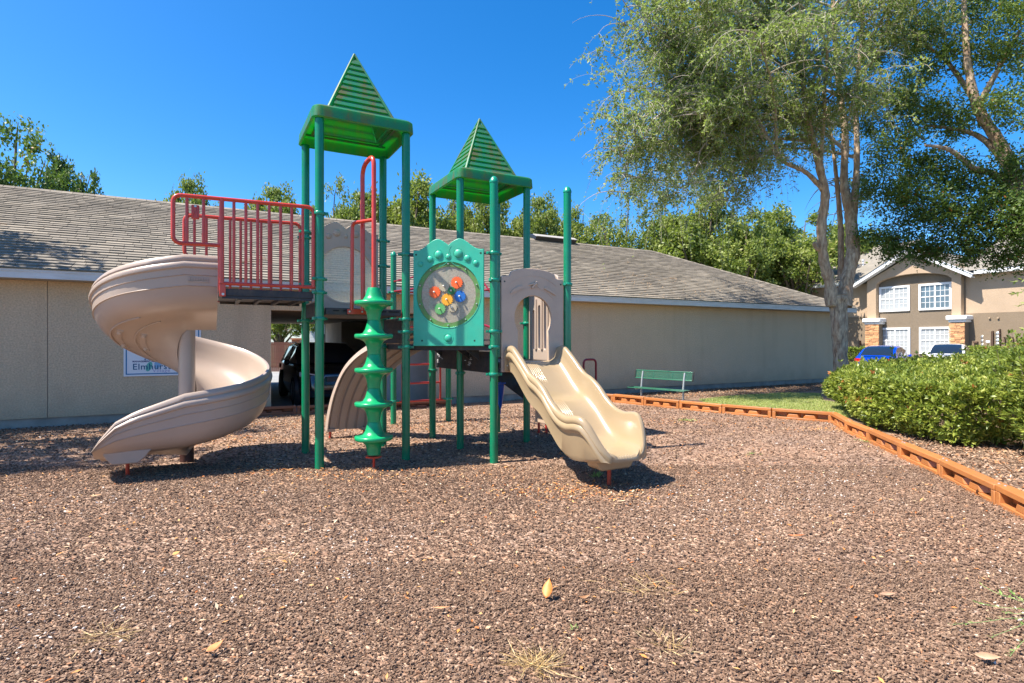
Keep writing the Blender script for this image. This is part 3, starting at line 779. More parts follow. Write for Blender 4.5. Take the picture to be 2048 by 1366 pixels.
# utility boxes on the wall
M_met = mat("meter_grey", (0.25, 0.23, 0.2), 0.5); M_mb = mat("meter_brown", (0.10, 0.055, 0.035), 0.6)
def wallbox(x0, y0, x1, y1, name, m, d=0.16):
    s0, z1 = fac(x0, y0, 0.47); s1, z0 = fac(x1, y1, 0.47); abox(name, min(s0, s1), max(s0, s1), z0, z1, 0.47 - d, 0.469, m)
wallbox(1969, 663, 1985, 697, "meter_cabinet", M_a2, 0.2); wallbox(1985.3, 662, 1988, 697, "conduit", M_mb); wallbox(1999, 658, 2002, 692, "conduit", M_mb)
wallbox(1948, 683, 1957, 686, "utility_box", M_mb); wallbox(1975, 681, 1983, 685, "utility_box", M_aw, 0.22)
for (cx, ys) in ((1965, (674, 682, 690)), (1994.5, (667, 674, 681, 688, 695))):
    for y in ys:
        s, z = fac(cx, y, 0.3); b = MB(); b.lathe([(0.0, 0), (0.13, 0), (0.13, 0.12), (0.09, 0.16), (0.0, 0.17)], (0, 0, 0), 12, Matrix.Rotation(math.pi / 2, 4, 'X'))
        o = b.build("meter", MATS["galvanised_bolt"], apt, smooth=40); o.location = (s, 0.47, z)
for i, cx in enumerate((2008, 2016, 2024, 2032)):
    wallbox(cx, 674, cx + 3, 676, "utility_box", M_mb); wallbox(cx + 1, 678 + (i % 2) * 3, cx + 4.5, 684 + (i % 2) * 3, "utility_box", M_mb)
wallbox(1720, 681, 1722.5, 697, "conduit", M_mb); wallbox(1711, 697, 1721, 704, "utility_box", M_met)
for cx in (1700, 1978, 1995): wallbox(cx, 635 if cx > 1800 else 646, cx + 4, 637 if cx > 1800 else 647.5, "wall_vent", M_a1, 0.1)

# ================================================================== PLAY STRUCTURE  (local units of H, turned by TH)
A0 = Vector((-1.516, 4.449, 0)) * H
play = empty("play_structure", A0, TH)
tag(play, "green, red and tan playground climbing structure with two pointed roofs and slides", "play structure")
def L(u, v, z=0.0): return Vector((u * H, v * H, z * H))
S = 0.703
RP = 0.0345 * H
T2a, T2b = 1.303, 2.03
V0, V1, V2 = -0.466, 0.237, 0.94
POSTS = [  # u, v, top, clamp heights, capped
    (0, 0, 2.76, (2.008, 1.492, 1.386, 1.181), False), (S, 0, 2.76, (1.736, 1.187, 1.081, 0.953), False),
    (0, S, 2.76, (1.98, 1.93, 1.51, 1.184), False), (S, S, 2.76, (1.96, 1.72, 1.22, 0.95), False),
    (T2a, V0, 2.31, (1.728, 1.506, 1.083, 0.954, 0.73), True), (T2b, V0, 2.32, (1.505, 0.86), True),
    (T2a, V1, 2.53, (0.95, 0.706), False), (T2b - 0.01, V1, 2.53, (1.45, 1.18, 0.74), False),
    (T2a - 0.01, V2, 2.53, (0.95, 0.70), False), (T2b + 0.02, V2, 2.53, (1.35, 0.75), False),
    (1.203, 2.03, 2.03, (1.59, 0.28), True), (1.90, 2.0, 2.03, (1.59, 0.28), True)]
clamp_b = MB()
cr_ = RP + 0.012
clamp_b.lathe([(RP - 0.004, -0.022), (cr_, -0.022), (cr_ + 0.006, -0.012), (cr_ + 0.006, 0.012), (cr_, 0.022), (RP - 0.004, 0.022)], n=20)
for sx in (-1, 1):
    clamp_b.obox((sx * (cr_ + 0.018), 0, 0), (0.024, 0, 0), (0, 0.018, 0), (0, 0, 0.018))
    clamp_b.lathe([(0, -0.034), (0.011, -0.034), (0.014, -0.028), (0.014, -0.018)], (sx * (cr_ + 0.026), 0, 0), 8, Matrix.Rotation(math.pi / 2, 4, 'X').inverted())
first_clamp = None
for (u, v, top, cl, cap) in POSTS:
    b = MB(); p = L(u, v)
    b.lathe([(RP, -0.05), (RP, top * H)], n=24)
    post = b.build("post", M_post, play, smooth=40); post.location = p
    if cap:
        b = MB(); b.lathe([(RP + 0.001, -0.002), (RP + 0.005, 0.0), (RP + 0.005, 0.02), (RP + 0.001, 0.028), (RP * 0.93, 0.045), (RP * 0.7, 0.07), (RP * 0.35, 0.086), (0, 0.09)], n=24)
        o = b.build("cap", M_clamp, post, smooth=60); o.location = (0, 0, top * H)
    for z in cl:
        if first_clamp is None:
            o = first_clamp = clamp_b.build("clamp", M_clamp, post, smooth=40)
        else:
            o = first_clamp.copy(); COL.objects.link(o); o.parent = post
        o.location = (0, 0, z * H); o.rotation_euler = (0, 0, random.choice((0.1, -0.25, 0.6)))

# ------------------------------------------------------------------ roofs
def make_roof(cu, cv, z0, hs_):
    """square hood with rounded rim and louvred pyramid"""
    r = empty("tower_roof", L(cu, cv, z0)); r.parent = play
    hh = hs_ * H
    def ring(h, z, rad):
        pts = []
        for (sx, sy, a0) in ((1, 1, 0), (-1, 1, 90), (-1, -1, 180), (1, -1, 270)):
            for k in range(5):
                a = math.radians(a0 + k * 22.5)
                pts.append(Vector((sx * (h - rad) + rad * math.cos(a), sy * (h - rad) + rad * math.sin(a), z)))
        return pts
    b = MB()
    zt = 0.105 * H
    b.loft([ring(hh, 0, .10), ring(hh + 0.012, 0.01, .10), ring(hh + 0.004, zt - 0.03, .10), ring(hh - 0.02, zt - 0.006, .09), ring(hh - 0.05, zt, .08), ring(0.282 * H, zt + 0.012, .02),
            ring(0.268 * H, zt - 0.018, .02), ring(hh - 0.06, zt - 0.02, .08), ring(hh - 0.03, zt - 0.035, .09), ring(hh - 0.02, 0, .10), ring(hh, 0, .10)])
    hood = b.build("hood", M_roof, r, smooth=35)
    b = MB(); a = 0.28 * H; ap = zt + 0.645 * H
    # corner ribs (frame) of the pyramid
    for sx, sy in ((1, 1), (-1, 1), (-1, -1), (1, -1)):
        p0 = Vector((sx * a, sy * a, zt)); p1 = Vector((0, 0, ap))
        b.tube([p0, p0.lerp(p1, 0.5), p1], [0.024, 0.020, 0.014], 6)
    b.lathe([(0.03, ap - 0.06), (0.02, ap - 0.01), (0, ap + 0.012)], n=12)
    b.build("pyramid_frame", M_roof, r, smooth=40)
    b = MB()   # inner shell behind the louvres
    sc = 0.985; zq = zt - 0.012
    b.add([(a * sc, a * sc, zq), (-a * sc, a * sc, zq), (-a * sc, -a * sc, zq), (a * sc, -a * sc, zq), (0, 0, ap - 0.04)], [(0, 1, 4), (1, 2, 4), (2, 3, 4), (3, 0, 4)])
    b.build("pyramid_shell", M_roof, r)
    NL = 10
    for side in range(4):
        rot = Matrix.Rotation(side * math.pi / 2, 4, 'Z')
        for k in range(NL):
            f0 = 0.03 + k * 0.088; f1 = f0 + 0.078
            def P(f, sgn, o): 
                hw = (a - 0.028) * (1 - f) - 0.012; y = -a * (1 - f)
                n = Vector((0, -(ap - zt), a)).normalized()
                n = Vector((0, -0.93, 0.37))
                return rot @ (Vector((sgn * max(hw, 0.004), y, zt + (ap - zt) * f)) + n * o)
            b = MB()
            lo, hi = 0.017, 0.0
            b.add([P(f0, -1, lo), P(f0, 1, lo), P(f1, 1, hi), P(f1, -1, hi), P(f0, -1, -0.022), P(f0, 1, -0.022)], [(0, 1, 2, 3), (4, 5, 1, 0), (4, 0, 3), (5, 2, 1)])
            b.build("louvre", M_roof, r)
    # underside ribs
    b = MB()
    for s in (-1, 1):
        b.box((-hh + 0.08, s * hh * 0.75 - 0.02, zt - 0.045), (hh - 0.08, s * hh * 0.75 + 0.02, zt - 0.024)); b.box((s * hh * 0.75 - 0.02, -hh * 0.72, zt - 0.045), (s * hh * 0.75 + 0.02, hh * 0.72, zt - 0.024))
    b.build("stiffener", M_roof, r)
make_roof(0.352, 0.352, 2.755, 0.405)
make_roof(1.667, 0.588, 2.52, 0.405)

# ------------------------------------------------------------------ decks
def slab(name, poly, z0, z1, m=M_black, bevel=0.006):
    b = MB(); n = len(poly)
    vs = [L(u, v, z0) for u, v in poly] + [L(u, v, z1) for u, v in poly]
    fs = [tuple(range(n - 1, -1, -1)), tuple(range(n, 2 * n))] + [(i, (i + 1) % n, n + (i + 1) % n, n + i) for i in range(n)]
    b.add(vs, fs); return b.build(name, m, play, bevel=bevel)
g_ = 0.045
d1 = slab("deck", [(g_, -0.01), (S - g_, -0.01), (S - g_, S + 0.01), (g_, S + 0.01)], 1.212, 1.268)
d1["label"] = "highest square black vinyl deck"
d2 = slab("deck", [(-S, 0.0), (-g_, 0.0), (-g_, S), (-S, S)], 1.335, 1.388)
b = MB()
for v0, v1 in ((0.0, 0.02), (S - 0.02, S)): b.box(tuple(L(-S + 0.02, v0, 1.315)), tuple(L(-g_ - 0.01, v1, 1.334)))
for k in range(1, 5): b.box(tuple(L(-S + k * S / 5 - 0.012, 0.022, 1.31)), tuple(L(-S + k * S / 5 + 0.012, S - 0.022, 1.334)))
b.build("joist", M_black, d2)
slab("deck", [(S + 0.03, 0.03), (T2a - 0.01, V0 + 0.045), (T2a - 0.01, V1 - 0.02), (S + 0.03, S - 0.03)], 0.925, 0.975)
slab("deck", [(T2a + g_, V0), (T2b - g_, V0), (T2b - g_, V1 - .01), (T2a + g_, V1 - .01)], 0.78, 0.828)
slab("deck", [(T2a + g_, V1 + .02), (T2b - g_, V1 + .02), (T2b - g_, V2), (T2a + g_, V2)], 0.781, 0.829)
# dark strips with slot shade put into their colour on the deck edge, and joists below (dark frames)
b = MB()
for (u0, w) in ((0.10, .05), (0.18, .05), (0.29, .04), (0.48, .05), (0.55, .04), (0.59, .05)):
    b.box(tuple(L(u0, -0.013, 1.242)), tuple(L(u0 + w, -0.0105, 1.251)))
b.build("slot_shade_strips", mat("slot_shade", (0.003, 0.003, 0.003), 0.9), d1)
def pplate(name, pA, pB, z0, z1, holes=(12, 4), m=M_black, marks=0):
    """perforated riser plate between two deck edges"""
    pA, pB = Vector((*pA, 0)), Vector((*pB, 0)); ln = (pB - pA).length * H; hgt = (z1 - z0) * H
    d = (pB - pA).normalized(); ang = math.atan2(d.y, d.x)
    hs_ = []
    if holes[0]:
        for i in range(holes[0]):
            for j in range(holes[1]):
                hs_.append(disc(0.008, 6, (i + 0.7) * ln / (holes[0] + 0.4), (j + 0.7) * hgt / (holes[1] + 0.4)))
    me = outline_mesh(name, [(0, 0), (ln, 0), (ln, hgt), (0, hgt)], hs_, 0.014, 0.001, Matrix.Translation(L(pA.x, pA.y, z0)) @ Matrix.Rotation(ang, 4, 'Z') @ RX)
    o = finish(name, me, m, play)
    if marks:
        b = MB(); random.seed(marks)
        nrm = Vector((d.y, -d.x, 0))
        for k in range(9):
            c = L(pA.x, pA.y, z0) + d * (ln * random.uniform(.12, .35)) + Vector((0, 0, hgt * (0.3 + 0.07 * k))) + nrm * 0.009
            b.obox(c, d * random.uniform(.02, .05), nrm * 0.0006, (0, 0, 0.004))
        b.build("warning_decal", M_white, o)
    return o
pplate("riser", (0.0 + 0.0, 0.06), (0.0, S - 0.05), 1.205, 1.33, (9, 2))
pplate("riser", (S, 0.06), (S, S - 0.05), 0.985, 1.205, (10, 4), marks=3)
pplate("riser", (T2a, V1 - 0.05), (T2a, V0 + 0.05), 0.735, 0.915, (7, 2), marks=5)
pplate("riser", (T2a, V2 - 0.05), (T2a, V1 + 0.05), 0.735, 0.915, (7, 2), marks=8)
for (u, v) in ((1.18, 0.02), (1.15, -0.25), (1.2, 0.7)):
    b = MB(); vs = [L(u, v, 0.925), L(u + 0.12, v, 0.925), L(u + 0.12, v, 0.84), L(u, v + 0.012, 0.925), L(u + 0.12, v + 0.012, 0.925), L(u + 0.12, v + 0.012, 0.84)]
    b.add(vs, [(0, 1, 2), (5, 4, 3), (0, 3, 4, 1), (1, 4, 5, 2), (2, 5, 3, 0)]); b.build("gusset", M_black, play)

# ------------------------------------------------------------------ railings beside the raised landing
R_ = 0.0135 * H
def rounded(pts, rad, n=5):
    out = [Vector(pts[0])]
    for i in range(1, len(pts) - 1):
        p, a, c = Vector(pts[i]), Vector(pts[i - 1]), Vector(pts[i + 1])
        ra = min(rad, (p - a).length * .45, (c - p).length * .45)
        s = p + (a - p).normalized() * ra; e = p + (c - p).normalized() * ra
        for k in range(n + 1):
            t = k / n; out.append((1 - t) ** 2 * s + 2 * t * (1 - t) * p + t * t * e)
    out.append(Vector(pts[-1])); return out
def railing(v, shift, plate):
    r = empty("railing", L(-S, v, 1.388)); r.parent = play
    o0 = L(-S, v, 1.388)
    def q(u, z): return L(u, v, z) - o0
    uL, uM, uR = -0.99 + shift, -0.685, -0.045
    zt, zl, zb = 2.045, 1.70, 1.425
    b = MB()
    b.tube(rounded([q(uM, zl), q(uL, zl - 0.005), q(uL, zt - 0.01), q(uR, zt + 0.005), q(uR, zb)], 0.09), R_ * 1.1, 10)
    b.tube([q(uM, zb), q(uR + 0.02, zb)], R_, 8); 
    b.tube([q(uM, zb - 0.0), q(uM, zt)], R_ * 1.25, 10)
    b.build("rail_frame", M_red, r, smooth=50)
    for k in range(7):
        u = uM + (uR - uM) * (k + 1) / 8
        bb = MB(); bb.tube([q(u, zb), q(u, zt)], R_ * 0.8, 8); bb.build("bar", M_red, r, smooth=50)
    for f in (0.28, 0.62):
        u = uL + (uM - uL) * f
        bb = MB(); bb.tube([q(u, zl), q(u, zt)], R_ * 0.8, 8); bb.build("bar", M_red, r, smooth=50)
    bb = MB(); bb.obox(q(uM + 0.005, 1.375), (0.035, 0, 0), (0, 0.02, 0), (0, 0, 0.075)); fo = bb.build("foot_plate", M_red, r, bevel=0.006)
    bb = MB(); bb.lathe([(0, -0.03), (0.014, -0.03), (0.016, -0.02), (0.016, 0.01)], tuple(q(uM + 0.008, 1.345)), 10, Matrix.Rotation(-math.pi / 2, 4, 'X')); bb.build("bolt", M_bolt, fo)
    if plate:
        u = uL + (uM - uL) * 0.45
        bb = MB(); bb.obox(q(u, 1.925), (0.042, 0, 0), (0, 0.012, 0), (0, 0, 0.085)); pl = bb.build("latch_plate", M_red, r, bevel=0.01)
        bb = MB(); bb.tube([q(u, 1.96) + Vector((0, -0.02, 0)), q(u - 0.005, 1.92) + Vector((-0.008, -0.022, 0)), q(u - 0.01, 1.89) + Vector((-0.014, -0.02, 0))], 0.006, 6)
        bb.tube([q(u, 1.96) + Vector((0, -0.02, 0)), q(u + 0.003, 1.92) + Vector((0.004, -0.022, 0)), q(u + 0.004, 1.885) + Vector((0.010, -0.02, 0))], 0.006, 6)
        bb.build("strap", M_red, pl)
        bb = MB(); bb.lathe([(0, -0.02), (0.012, -0.02), (0.014, -0.012), (0.014, 0.0)], tuple(q(u, 1.965) + Vector((0, -0.006, 0))), 10, Matrix.Rotation(-math.pi / 2, 4, 'X')); bb.build("bolt", M_bolt, pl)
railing(0.0, 0.0, True)
railing(S, 0.05, False)

# ------------------------------------------------------------------ decorated panels
def panel_outline(w, h, dip=True, hump=0.10):
    """half width w, height h (to shoulders); double-hump top when dip"""
    pts = [(-w, 0.0), (w, 0.0), (w, h)]
    N_ = 40
    for i in range(1, N_):
        t = 1 - 2 * i / N_; x = w * t; ax = abs(t)
        if dip:
            z = h + hump * (1 - 0.58 * ((0.30 - ax) / 0.30) ** 1.5 if ax < 0.30 else (0.5 + 0.5 * math.cos(math.pi * min(1, (ax - 0.30) / 0.60))))
        else:
            z = h + 0.012 if ax > 0.74 else h + 0.015 + hump * math.sqrt(max(0, 1 - (ax / 0.80) ** 2)) ** 1.0
        pts.append((x, z))
    pts.append((-w, h))
    return pts
def place(u, v, z, ang):
    return Matrix.Translation(L(u, v, z)) @ Matrix.Rotation(ang, 4, 'Z') @ RX
def dome(b, x, z, r, h=0.35, y=0.0, n=16):
    prof = [(r * 1.0, 0.0)] + [(r * math.cos(a), r * h * math.sin(a)) for a in [math.radians(d) for d in (20, 45, 70, 90)]]
    prof[-1] = (0.0, prof[-1][1])
    b.lathe(prof, (0, 0, 0), n, Matrix.Translation((x, z, y)))
def ringm(b, x, z, r0, r1, y0, y1, n=24, a0=0, a1=360):
    """flat ring on the face (local outline coordinates, y toward the viewer)"""
    vs, fs = [], []
    full = (a1 - a0) >= 360
    m = n if full else n + 1
    for k in range(m):
        a = math.radians(a0 + (a1 - a0) * k / n); c, s_ = math.cos(a), math.sin(a)
        vs += [(x + r0 * c, z + r0 * s_, y0), (x + r0 * c, z + r0 * s_, y1), (x + r1 * c, z + r1 * s_, y1), (x + r1 * c, z + r1 * s_, y0)]
    for k in range(n):
        a = k * 4; c = ((k + 1) % m) * 4
        fs += [(a + 1, c + 1, c + 2, a + 2), (a, c, c + 1, a + 1), (a + 2, c + 2, c + 3, a + 3)]
    b.add(vs, fs)
def sub(b, name, m, parent, M_, smooth=40, bevel=0):
    o = b.build(name, m, parent, smooth=smooth, bevel=bevel); o.data.transform(M_); return o

# teal gear panel between the first tower and the slide deck
ang_g = math.atan2(-0.466, 0.6)
uc, vc = 1.0015, -0.233
dn = Vector((math.sin(ang_g), -math.cos(ang_g)))
Mg = place(uc + dn.x * 0.02, vc + dn.y * 0.02, 0.962, ang_g)
gw, gh = 0.302 * H, 0.80 * H
gzc, gR = 0.427 * H, 0.272 * H
me = outline_mesh("gear_panel", panel_outline(gw, gh, True, 0.092 * H), [disc(gR, 56, 0, gzc)], 0.045, 0.008, Mg)
gp = finish("gear_panel", me, M_panel, play, smooth=30)
gp["label"] = "teal panel with spinning gears"
TK = 0.0225
b = MB(); 
for (x, z, r) in [(-0.20, 0.685, .022), (-0.155, 0.725, .028), (-0.082, 0.76, .036), (0, 0.742, .023), (0.088, 0.765, .038), (0.163, 0.725, .029), (0.235, 0.685, .024)]:
    b1 = MB(); dome(b1, x * H if x != -0.20 else -0.238 * H, z * H, r * H, 0.42, TK); sub(b1, "dome", M_panel, gp, Mg, 60); b1 = MB(); ringm(b1, (x if x != -0.20 else -0.238) * H, z * H, r * H * 1.1, r * H * 1.25, TK - 0.002, TK + 0.003); sub(b1, "dome_ring", M_panel, gp, Mg)
b1 = MB(); dome(b1, 0, 0.065 * H, 0.032 * H, 0.42, TK); sub(b1, "dome", M_panel, gp, Mg, 60); b1 = MB(); ringm(b1, 0, 0.065 * H, 0.037 * H, 0.044 * H, TK - 0.002, TK + 0.003); sub(b1, "dome_ring", M_panel, gp, Mg)
ringm(b, -0.085 * H, 0.765 * H, 0.100 * H, 0.104 * H, TK - .002, TK + .003, 20, -85, 40); ringm(b, 0.105 * H, 0.765 * H, 0.100 * H, 0.104 * H, TK - .002, TK + .003, 20, 140, 265)
sub(b, "relief", M_panel, gp, Mg)
b = MB()
for (x, z) in ((-0.285, 0.765), (0.285, 0.765)): 
    ringm(b, x * H * 0.97, z * H, 0, 0.014, TK, TK + .001)
for (x, z) in ((-0.225, 0.045), (0.225, 0.045)): ringm(b, x * H, z * H, 0, 0.013, TK, TK + .001)
sub(b, "recess_shade_disc", mat("recess_shade", (0.01, 0.05, 0.035), 0.8), gp, Mg)  # flat dark discs, recess shade put into their colour
b = MB(); ringm(b, 0, gzc, gR - 0.062, gR + 0.006, 0.004, 0.012, 56); sub(b, "ring", M_ring, gp, Mg)
b = MB(); ringm(b, 0, gzc, gR + 0.004, gR + 0.012, TK - 0.002, TK + 0.004, 56); sub(b, "rim", M_panel, gp, Mg)
b = MB(); b.poly([(x, y, -0.004) for x, y in disc(gR - 0.0, 48, 0, gzc)]); b.poly([(x, y, 0.002) for x, y in disc(gR - 0.0, 48, 0, gzc)][::-1]); sub(b, "window", M_window_haze, gp, Mg, None)
b = MB()
for k in range(10):
    a = math.radians(90 + 36 * k); b.lathe([(0.0105, 0.0), (0.0105, 0.018), (0.006, 0.024), (0, 0.025)], (0, 0, 0), 10, Matrix.Translation(((gR - 0.028) * math.cos(a), gzc + (gR - 0.028) * math.sin(a), 0.008)))
sub(b, "bolts", M_bolt, gp, Mg)
def gear(x, z, r, col, y=0.01, teeth=16):
    b = MB(); pts = []
    for k in range(teeth * 4):
        a = 2 * math.pi * k / (teeth * 4); rr = r if (k % 4) in (0, 1) else r * 0.86
        pts.append((x + rr * math.cos(a), z + rr * math.sin(a)))
    n = len(pts); vs = [(p[0], p[1], y) for p in pts] + [(p[0], p[1], y + 0.008) for p in pts]
    b.add(vs, [tuple(range(n, 2 * n))] + [(i, (i + 1) % n, n + (i + 1) % n, n + i) for i in range(n)])
    g1 = sub(b, "gear", col, gp, Mg, None)
    b = MB(); b.lathe([(0.008, 0.0), (0.008, 0.03), (0.013, 0.032), (0.013, 0.042), (0.008, 0.047), (0, 0.048)], (0, 0, 0), 12, Matrix.Translation((x, z, y + 0.004)))
    sub(b, "axle", mat("axle_cap", (0.62, 0.58, 0.50), 0.4), g1, Mg)
M_or = mat("orange_gear", (0.90, 0.13, 0.02), 0.5, var=0.15, vscale=20); M_gg = mat("green_gear", (0.08, 0.38, 0.10), 0.5, vcol=(0.16, 0.36, 0.14), vscale=12); M_gy = mat("yellow_gear", (0.85, 0.38, 0.02), 0.5, var=0.15, vscale=20)
M_gb = mat("blue_gear", (0.01, 0.14, 0.48), 0.5, var=0.2, vscale=20); M_gc = mat("faded_clear_gear", (0.42, 0.36, 0.24), 0.4)
kx = gR / 385
for (x, y, r, m, yy) in [(285, 708, 72, M_or, .010), (553, 600, 74, M_or, .010), (400, 640, 66, M_gc, .007), (492, 695, 48, mat("dark_green_gear", (0.02, 0.17, 0.05), 0.5), .016), (436, 797, 74, M_gy, .012), (592, 762, 72, M_gb, .010), (350, 905, 70, M_gg, .009), (505, 893, 55, M_gc, .008)]:
    gear((x - 450) * kx, gzc - (y - 740) * kx, r * kx, m, yy)
# brackets that hold the panel to its posts
b = MB()
for z in (0.765, 0.05):
    for s in (-1, 1): b.box((s * gw - (0.0 if s > 0 else 0.075), z * H - 0.012, -0.012), (s * gw + (0.075 if s > 0 else 0.0), z * H + 0.012, 0.012))
sub(b, "bracket", M_black, gp, Mg)

# bubble panel at the back of the first tower
Mb = place(0.352, S + 0.0, 1.272, 0)
bw_, bh_, bR, bzc = 0.302 * H, 0.735 * H, 0.257 * H, 0.346 * H
me = outline_mesh("bubble_panel", panel_outline(bw_, bh_, True, 0.09 * H), [disc(bR, 56, 0, bzc)], 0.045, 0.008, Mb)
bp1 = finish("bubble_panel", me, M_bpan, play, smooth=30)
b = MB()
for (x, z, r) in [(-0.235, 0.625, .022), (-0.155, 0.69, .028), (-0.082, 0.725, .034), (0, 0.70, .020), (0.088, 0.725, .034), (0.163, 0.69, .026), (0.235, 0.625, .022)]:
    b1 = MB(); dome(b1, x * H, z * H, r * H, 0.5, TK); sub(b1, 'dome', M_bpan, bp1, Mb, 60)
ringm(b, 0, bzc, bR + 0.002, bR + 0.03, TK - 0.002, TK + 0.006, 56)
sub(b, "relief", M_bpan, bp1, Mb)
b = MB()
prof = [(bR * math.cos(a), -bR * 0.42 * math.sin(a)) for a in [math.radians(d) for d in range(0, 91, 10)]]; prof[-1] = (0, prof[-1][1])
b.lathe(prof, (0, 0, 0), 48, Matrix.Translation((0, bzc, 0))); sub(b, "bubble_window", M_bubble, bp1, Mb, 60)

# arch panel at the mouth of the wave slide, and the slotted one at its side
Ma = place(1.675, V0 + 0.005, 0.745, 0)
aw, ah = 0.308 * H, 0.795 * H
hole = []
for i in range(24):
    a = math.radians(-35 + 250 * i / 23); hole.append((0.182 * H * math.cos(a), 0.455 * H + 0.19 * H * math.sin(a)))
hole += [(-0.150 * H, 0.27 * H), (-0.155 * H, 0.085 * H), (0.155 * H, 0.085 * H), (0.150 * H, 0.27 * H)]
me = outline_mesh("arch_panel", panel_outline(aw, ah, False, 0.075 * H), [hole], 0.05, 0.010, Ma)
ap_ = finish("arch_panel", me, M_bpan, play, smooth=30)
TK2 = 0.025
b = MB()
ringm(b, 0, 0.44 * H, 0.270 * H, 0.276 * H, TK2 - .002, TK2 + .004, 24, 42, 138); ringm(b, 0, 0.44 * H, 0.375 * H, 0.381 * H, TK2 - .002, TK2 + .004, 24, 52, 128)
for s in (-1, 1):
    vs = []; 
    for k in range(9):
        a = math.radians(180 * k / 8); vs.append((s * (0.165 * H + 0.062 * H * math.cos(a)), 0.685 * H + 0.03 * H * math.sin(a) - (0.028 * H * math.cos(a)), TK2))
    n = len(vs); top_ = [(x * 1.0 - s * 0.0, y - 0.006, TK2 + 0.018) for x, y, z in vs]
    b.add(vs + top_, [tuple(range(n, 2 * n))] + [(i, i + 1, n + i + 1, n + i) for i in range(n - 1)] + [(n - 1, 0, n, 2 * n - 1)])
b.tube([(-0.055 * H, 0.735 * H, TK2), (-0.01 * H, 0.745 * H, TK2 + .02), (0.05 * H, 0.75 * H, TK2)], [0.006, 0.016, 0.006], 6)
b.tube([(-0.02 * H, 0.71 * H, TK2 + .012), (0.01 * H, 0.745 * H, TK2 + .024), (0.03 * H, 0.765 * H, TK2 + .012)], [0.016, 0.018, 0.014], 8)
b.tube([(0.02 * H, 0.74 * H, TK2), (0.065 * H, 0.712 * H, TK2)], [0.012, 0.004], 6)
sub(b, "relief", M_bpan, ap_, Ma)
b = MB()
for s in (-1, 1): ringm(b, s * 0.278 * H, 0.755 * H, 0, 0.012, TK2, TK2 + .001)
sub(b, "recess_shade_disc", MATS["recess_shade"], ap_, Ma)  # same flat discs coloured as shaded recesses
b = MB()
for z in (0.755, 0.12):
    for s in (-1, 1): b.box((s * aw - (0.0 if s > 0 else 0.055), z * H - 0.012, -0.012), (s * aw + (0.055 if s > 0 else 0.0), z * H + 0.012, 0.012))
sub(b, "bracket", M_black, ap_, Ma)
Ms = place(T2b + 0.0, (V0 + V1) / 2, 0.745, math.pi / 2)
def slot(x, z0, z1, r): 
    return [(x + r * math.cos(math.radians(a)), z1 + r * math.sin(math.radians(a))) for a in range(0, 181, 30)] + [(x + r * math.cos(math.radians(a)), z0 + r * math.sin(math.radians(a))) for a in range(180, 361, 30)]
me = outline_mesh("slotted_panel", panel_outline(aw * 0.98, ah, False, 0.085 * H), [slot(x * H, 0.2 * H, (0.62 - abs(x) * 0.4) * H, 0.022 * H) for x in (-0.21, -0.105, 0, 0.105, 0.21)], 0.05, 0.010, Ms)
sp_ = finish("slotted_panel", me, M_beige, play, smooth=30)
b = MB()
for x in (-0.16, -0.053, 0.053, 0.16):
    b = MB(); b.tube([(x * H, 0.18 * H, -0.025), (x * H, 0.66 * H, -0.025)], 0.028, 10); sub(b, "rib", M_beige, sp_, Ms)
    b = MB(); b.tube([(x * H, 0.18 * H, 0.025), (x * H, 0.66 * H, 0.025)], 0.028, 10); sub(b, "rib", M_beige, sp_, Ms)

# ------------------------------------------------------------------ spiral slide
CU, CV = -0.925, 0.80
sp = empty("spiral_slide", L(CU, CV)); sp.parent = play
prof_h = [(0.07, 0.16), (0.085, 0.10), (0.11, 0.045), (0.16, 0.01), (0.24, -0.008), (0.33, -0.01), (0.42, 0.0), (0.49, 0.03), (0.54, 0.08), (0.57, 0.15), (0.585, 0.23), (0.592, 0.31),
          (0.600, 0.350), (0.615, 0.368), (0.632, 0.366), (0.644, 0.350), (0.647, 0.330), (0.641, 0.318), (0.652, 0.308), (0.658, 0.290), (0.655, 0.272), (0.642, 0.262), (0.640, 0.215), (0.6435, 0.212), (0.636, 0.208),
          (0.632, 0.135), (0.6355, 0.131), (0.626, 0.127), (0.612, 0.07), (0.585, 0.01), (0.54, -0.035), (0.47, -0.062), (0.38, -0.078), (0.28, -0.095), (0.20, -0.11), (0.14, -0.135), (0.095, -0.165), (0.068, -0.19)]
PH = [0, 45, 90, 135, 180, 225, 270, 315, 360]
FZ = [1.285, 1.215, 1.09, 0.935, 0.765, 0.595, 0.43, 0.325, 0.255]
RIM = [1.645, 1.535, 1.365, 1.22, 1.065, 0.935, 0.79, 0.685, 0.615]
def ring_at(kind, t):
    """ring of section points; kind 'in' straight entry u, 'arc' degrees, 'out' straight exit"""
    pts = []
    if kind == 'in':
        u, f, rim, wall = t, 1.285, 1.645, 1.0
    elif kind == 'arc':
        f, rim, wall = smoothcurve(PH, FZ, t), smoothcurve(PH, RIM, t), 1.0
    else:
        k = t  # 0..1 along the run-out
        f = 0.255 - 0.035 * k; rim = np.interp(k, [0, 0.55, 0.75, 0.9, 1.0], [0.615, 0.50, 0.435, 0.33, 0.235]); wall = 1.0
    hsc = (rim - f) / 0.368
    for r, z in prof_h:
        zz = f + (z * hsc if z > 0 else z)
        if kind == 'in': p = Vector((t - CU, -r, zz))
        elif kind == 'arc':
            a = math.radians(t); p = Vector((-r * math.sin(a), -r * math.cos(a), zz))
        else:
            inner = r < 0.12
            if r < 0.12: zz = f + min(z * hsc, 0.16)
            k2 = t ** 3
            p = Vector((-0.56 * t, -r - 0.0 * t, zz))
            if t > 0.8: p.y = -0.36 + (p.y + 0.36) * (1 - 0.10 * ((t - 0.8) / 0.2) ** 2)
        pts.append(p * H)
    return pts
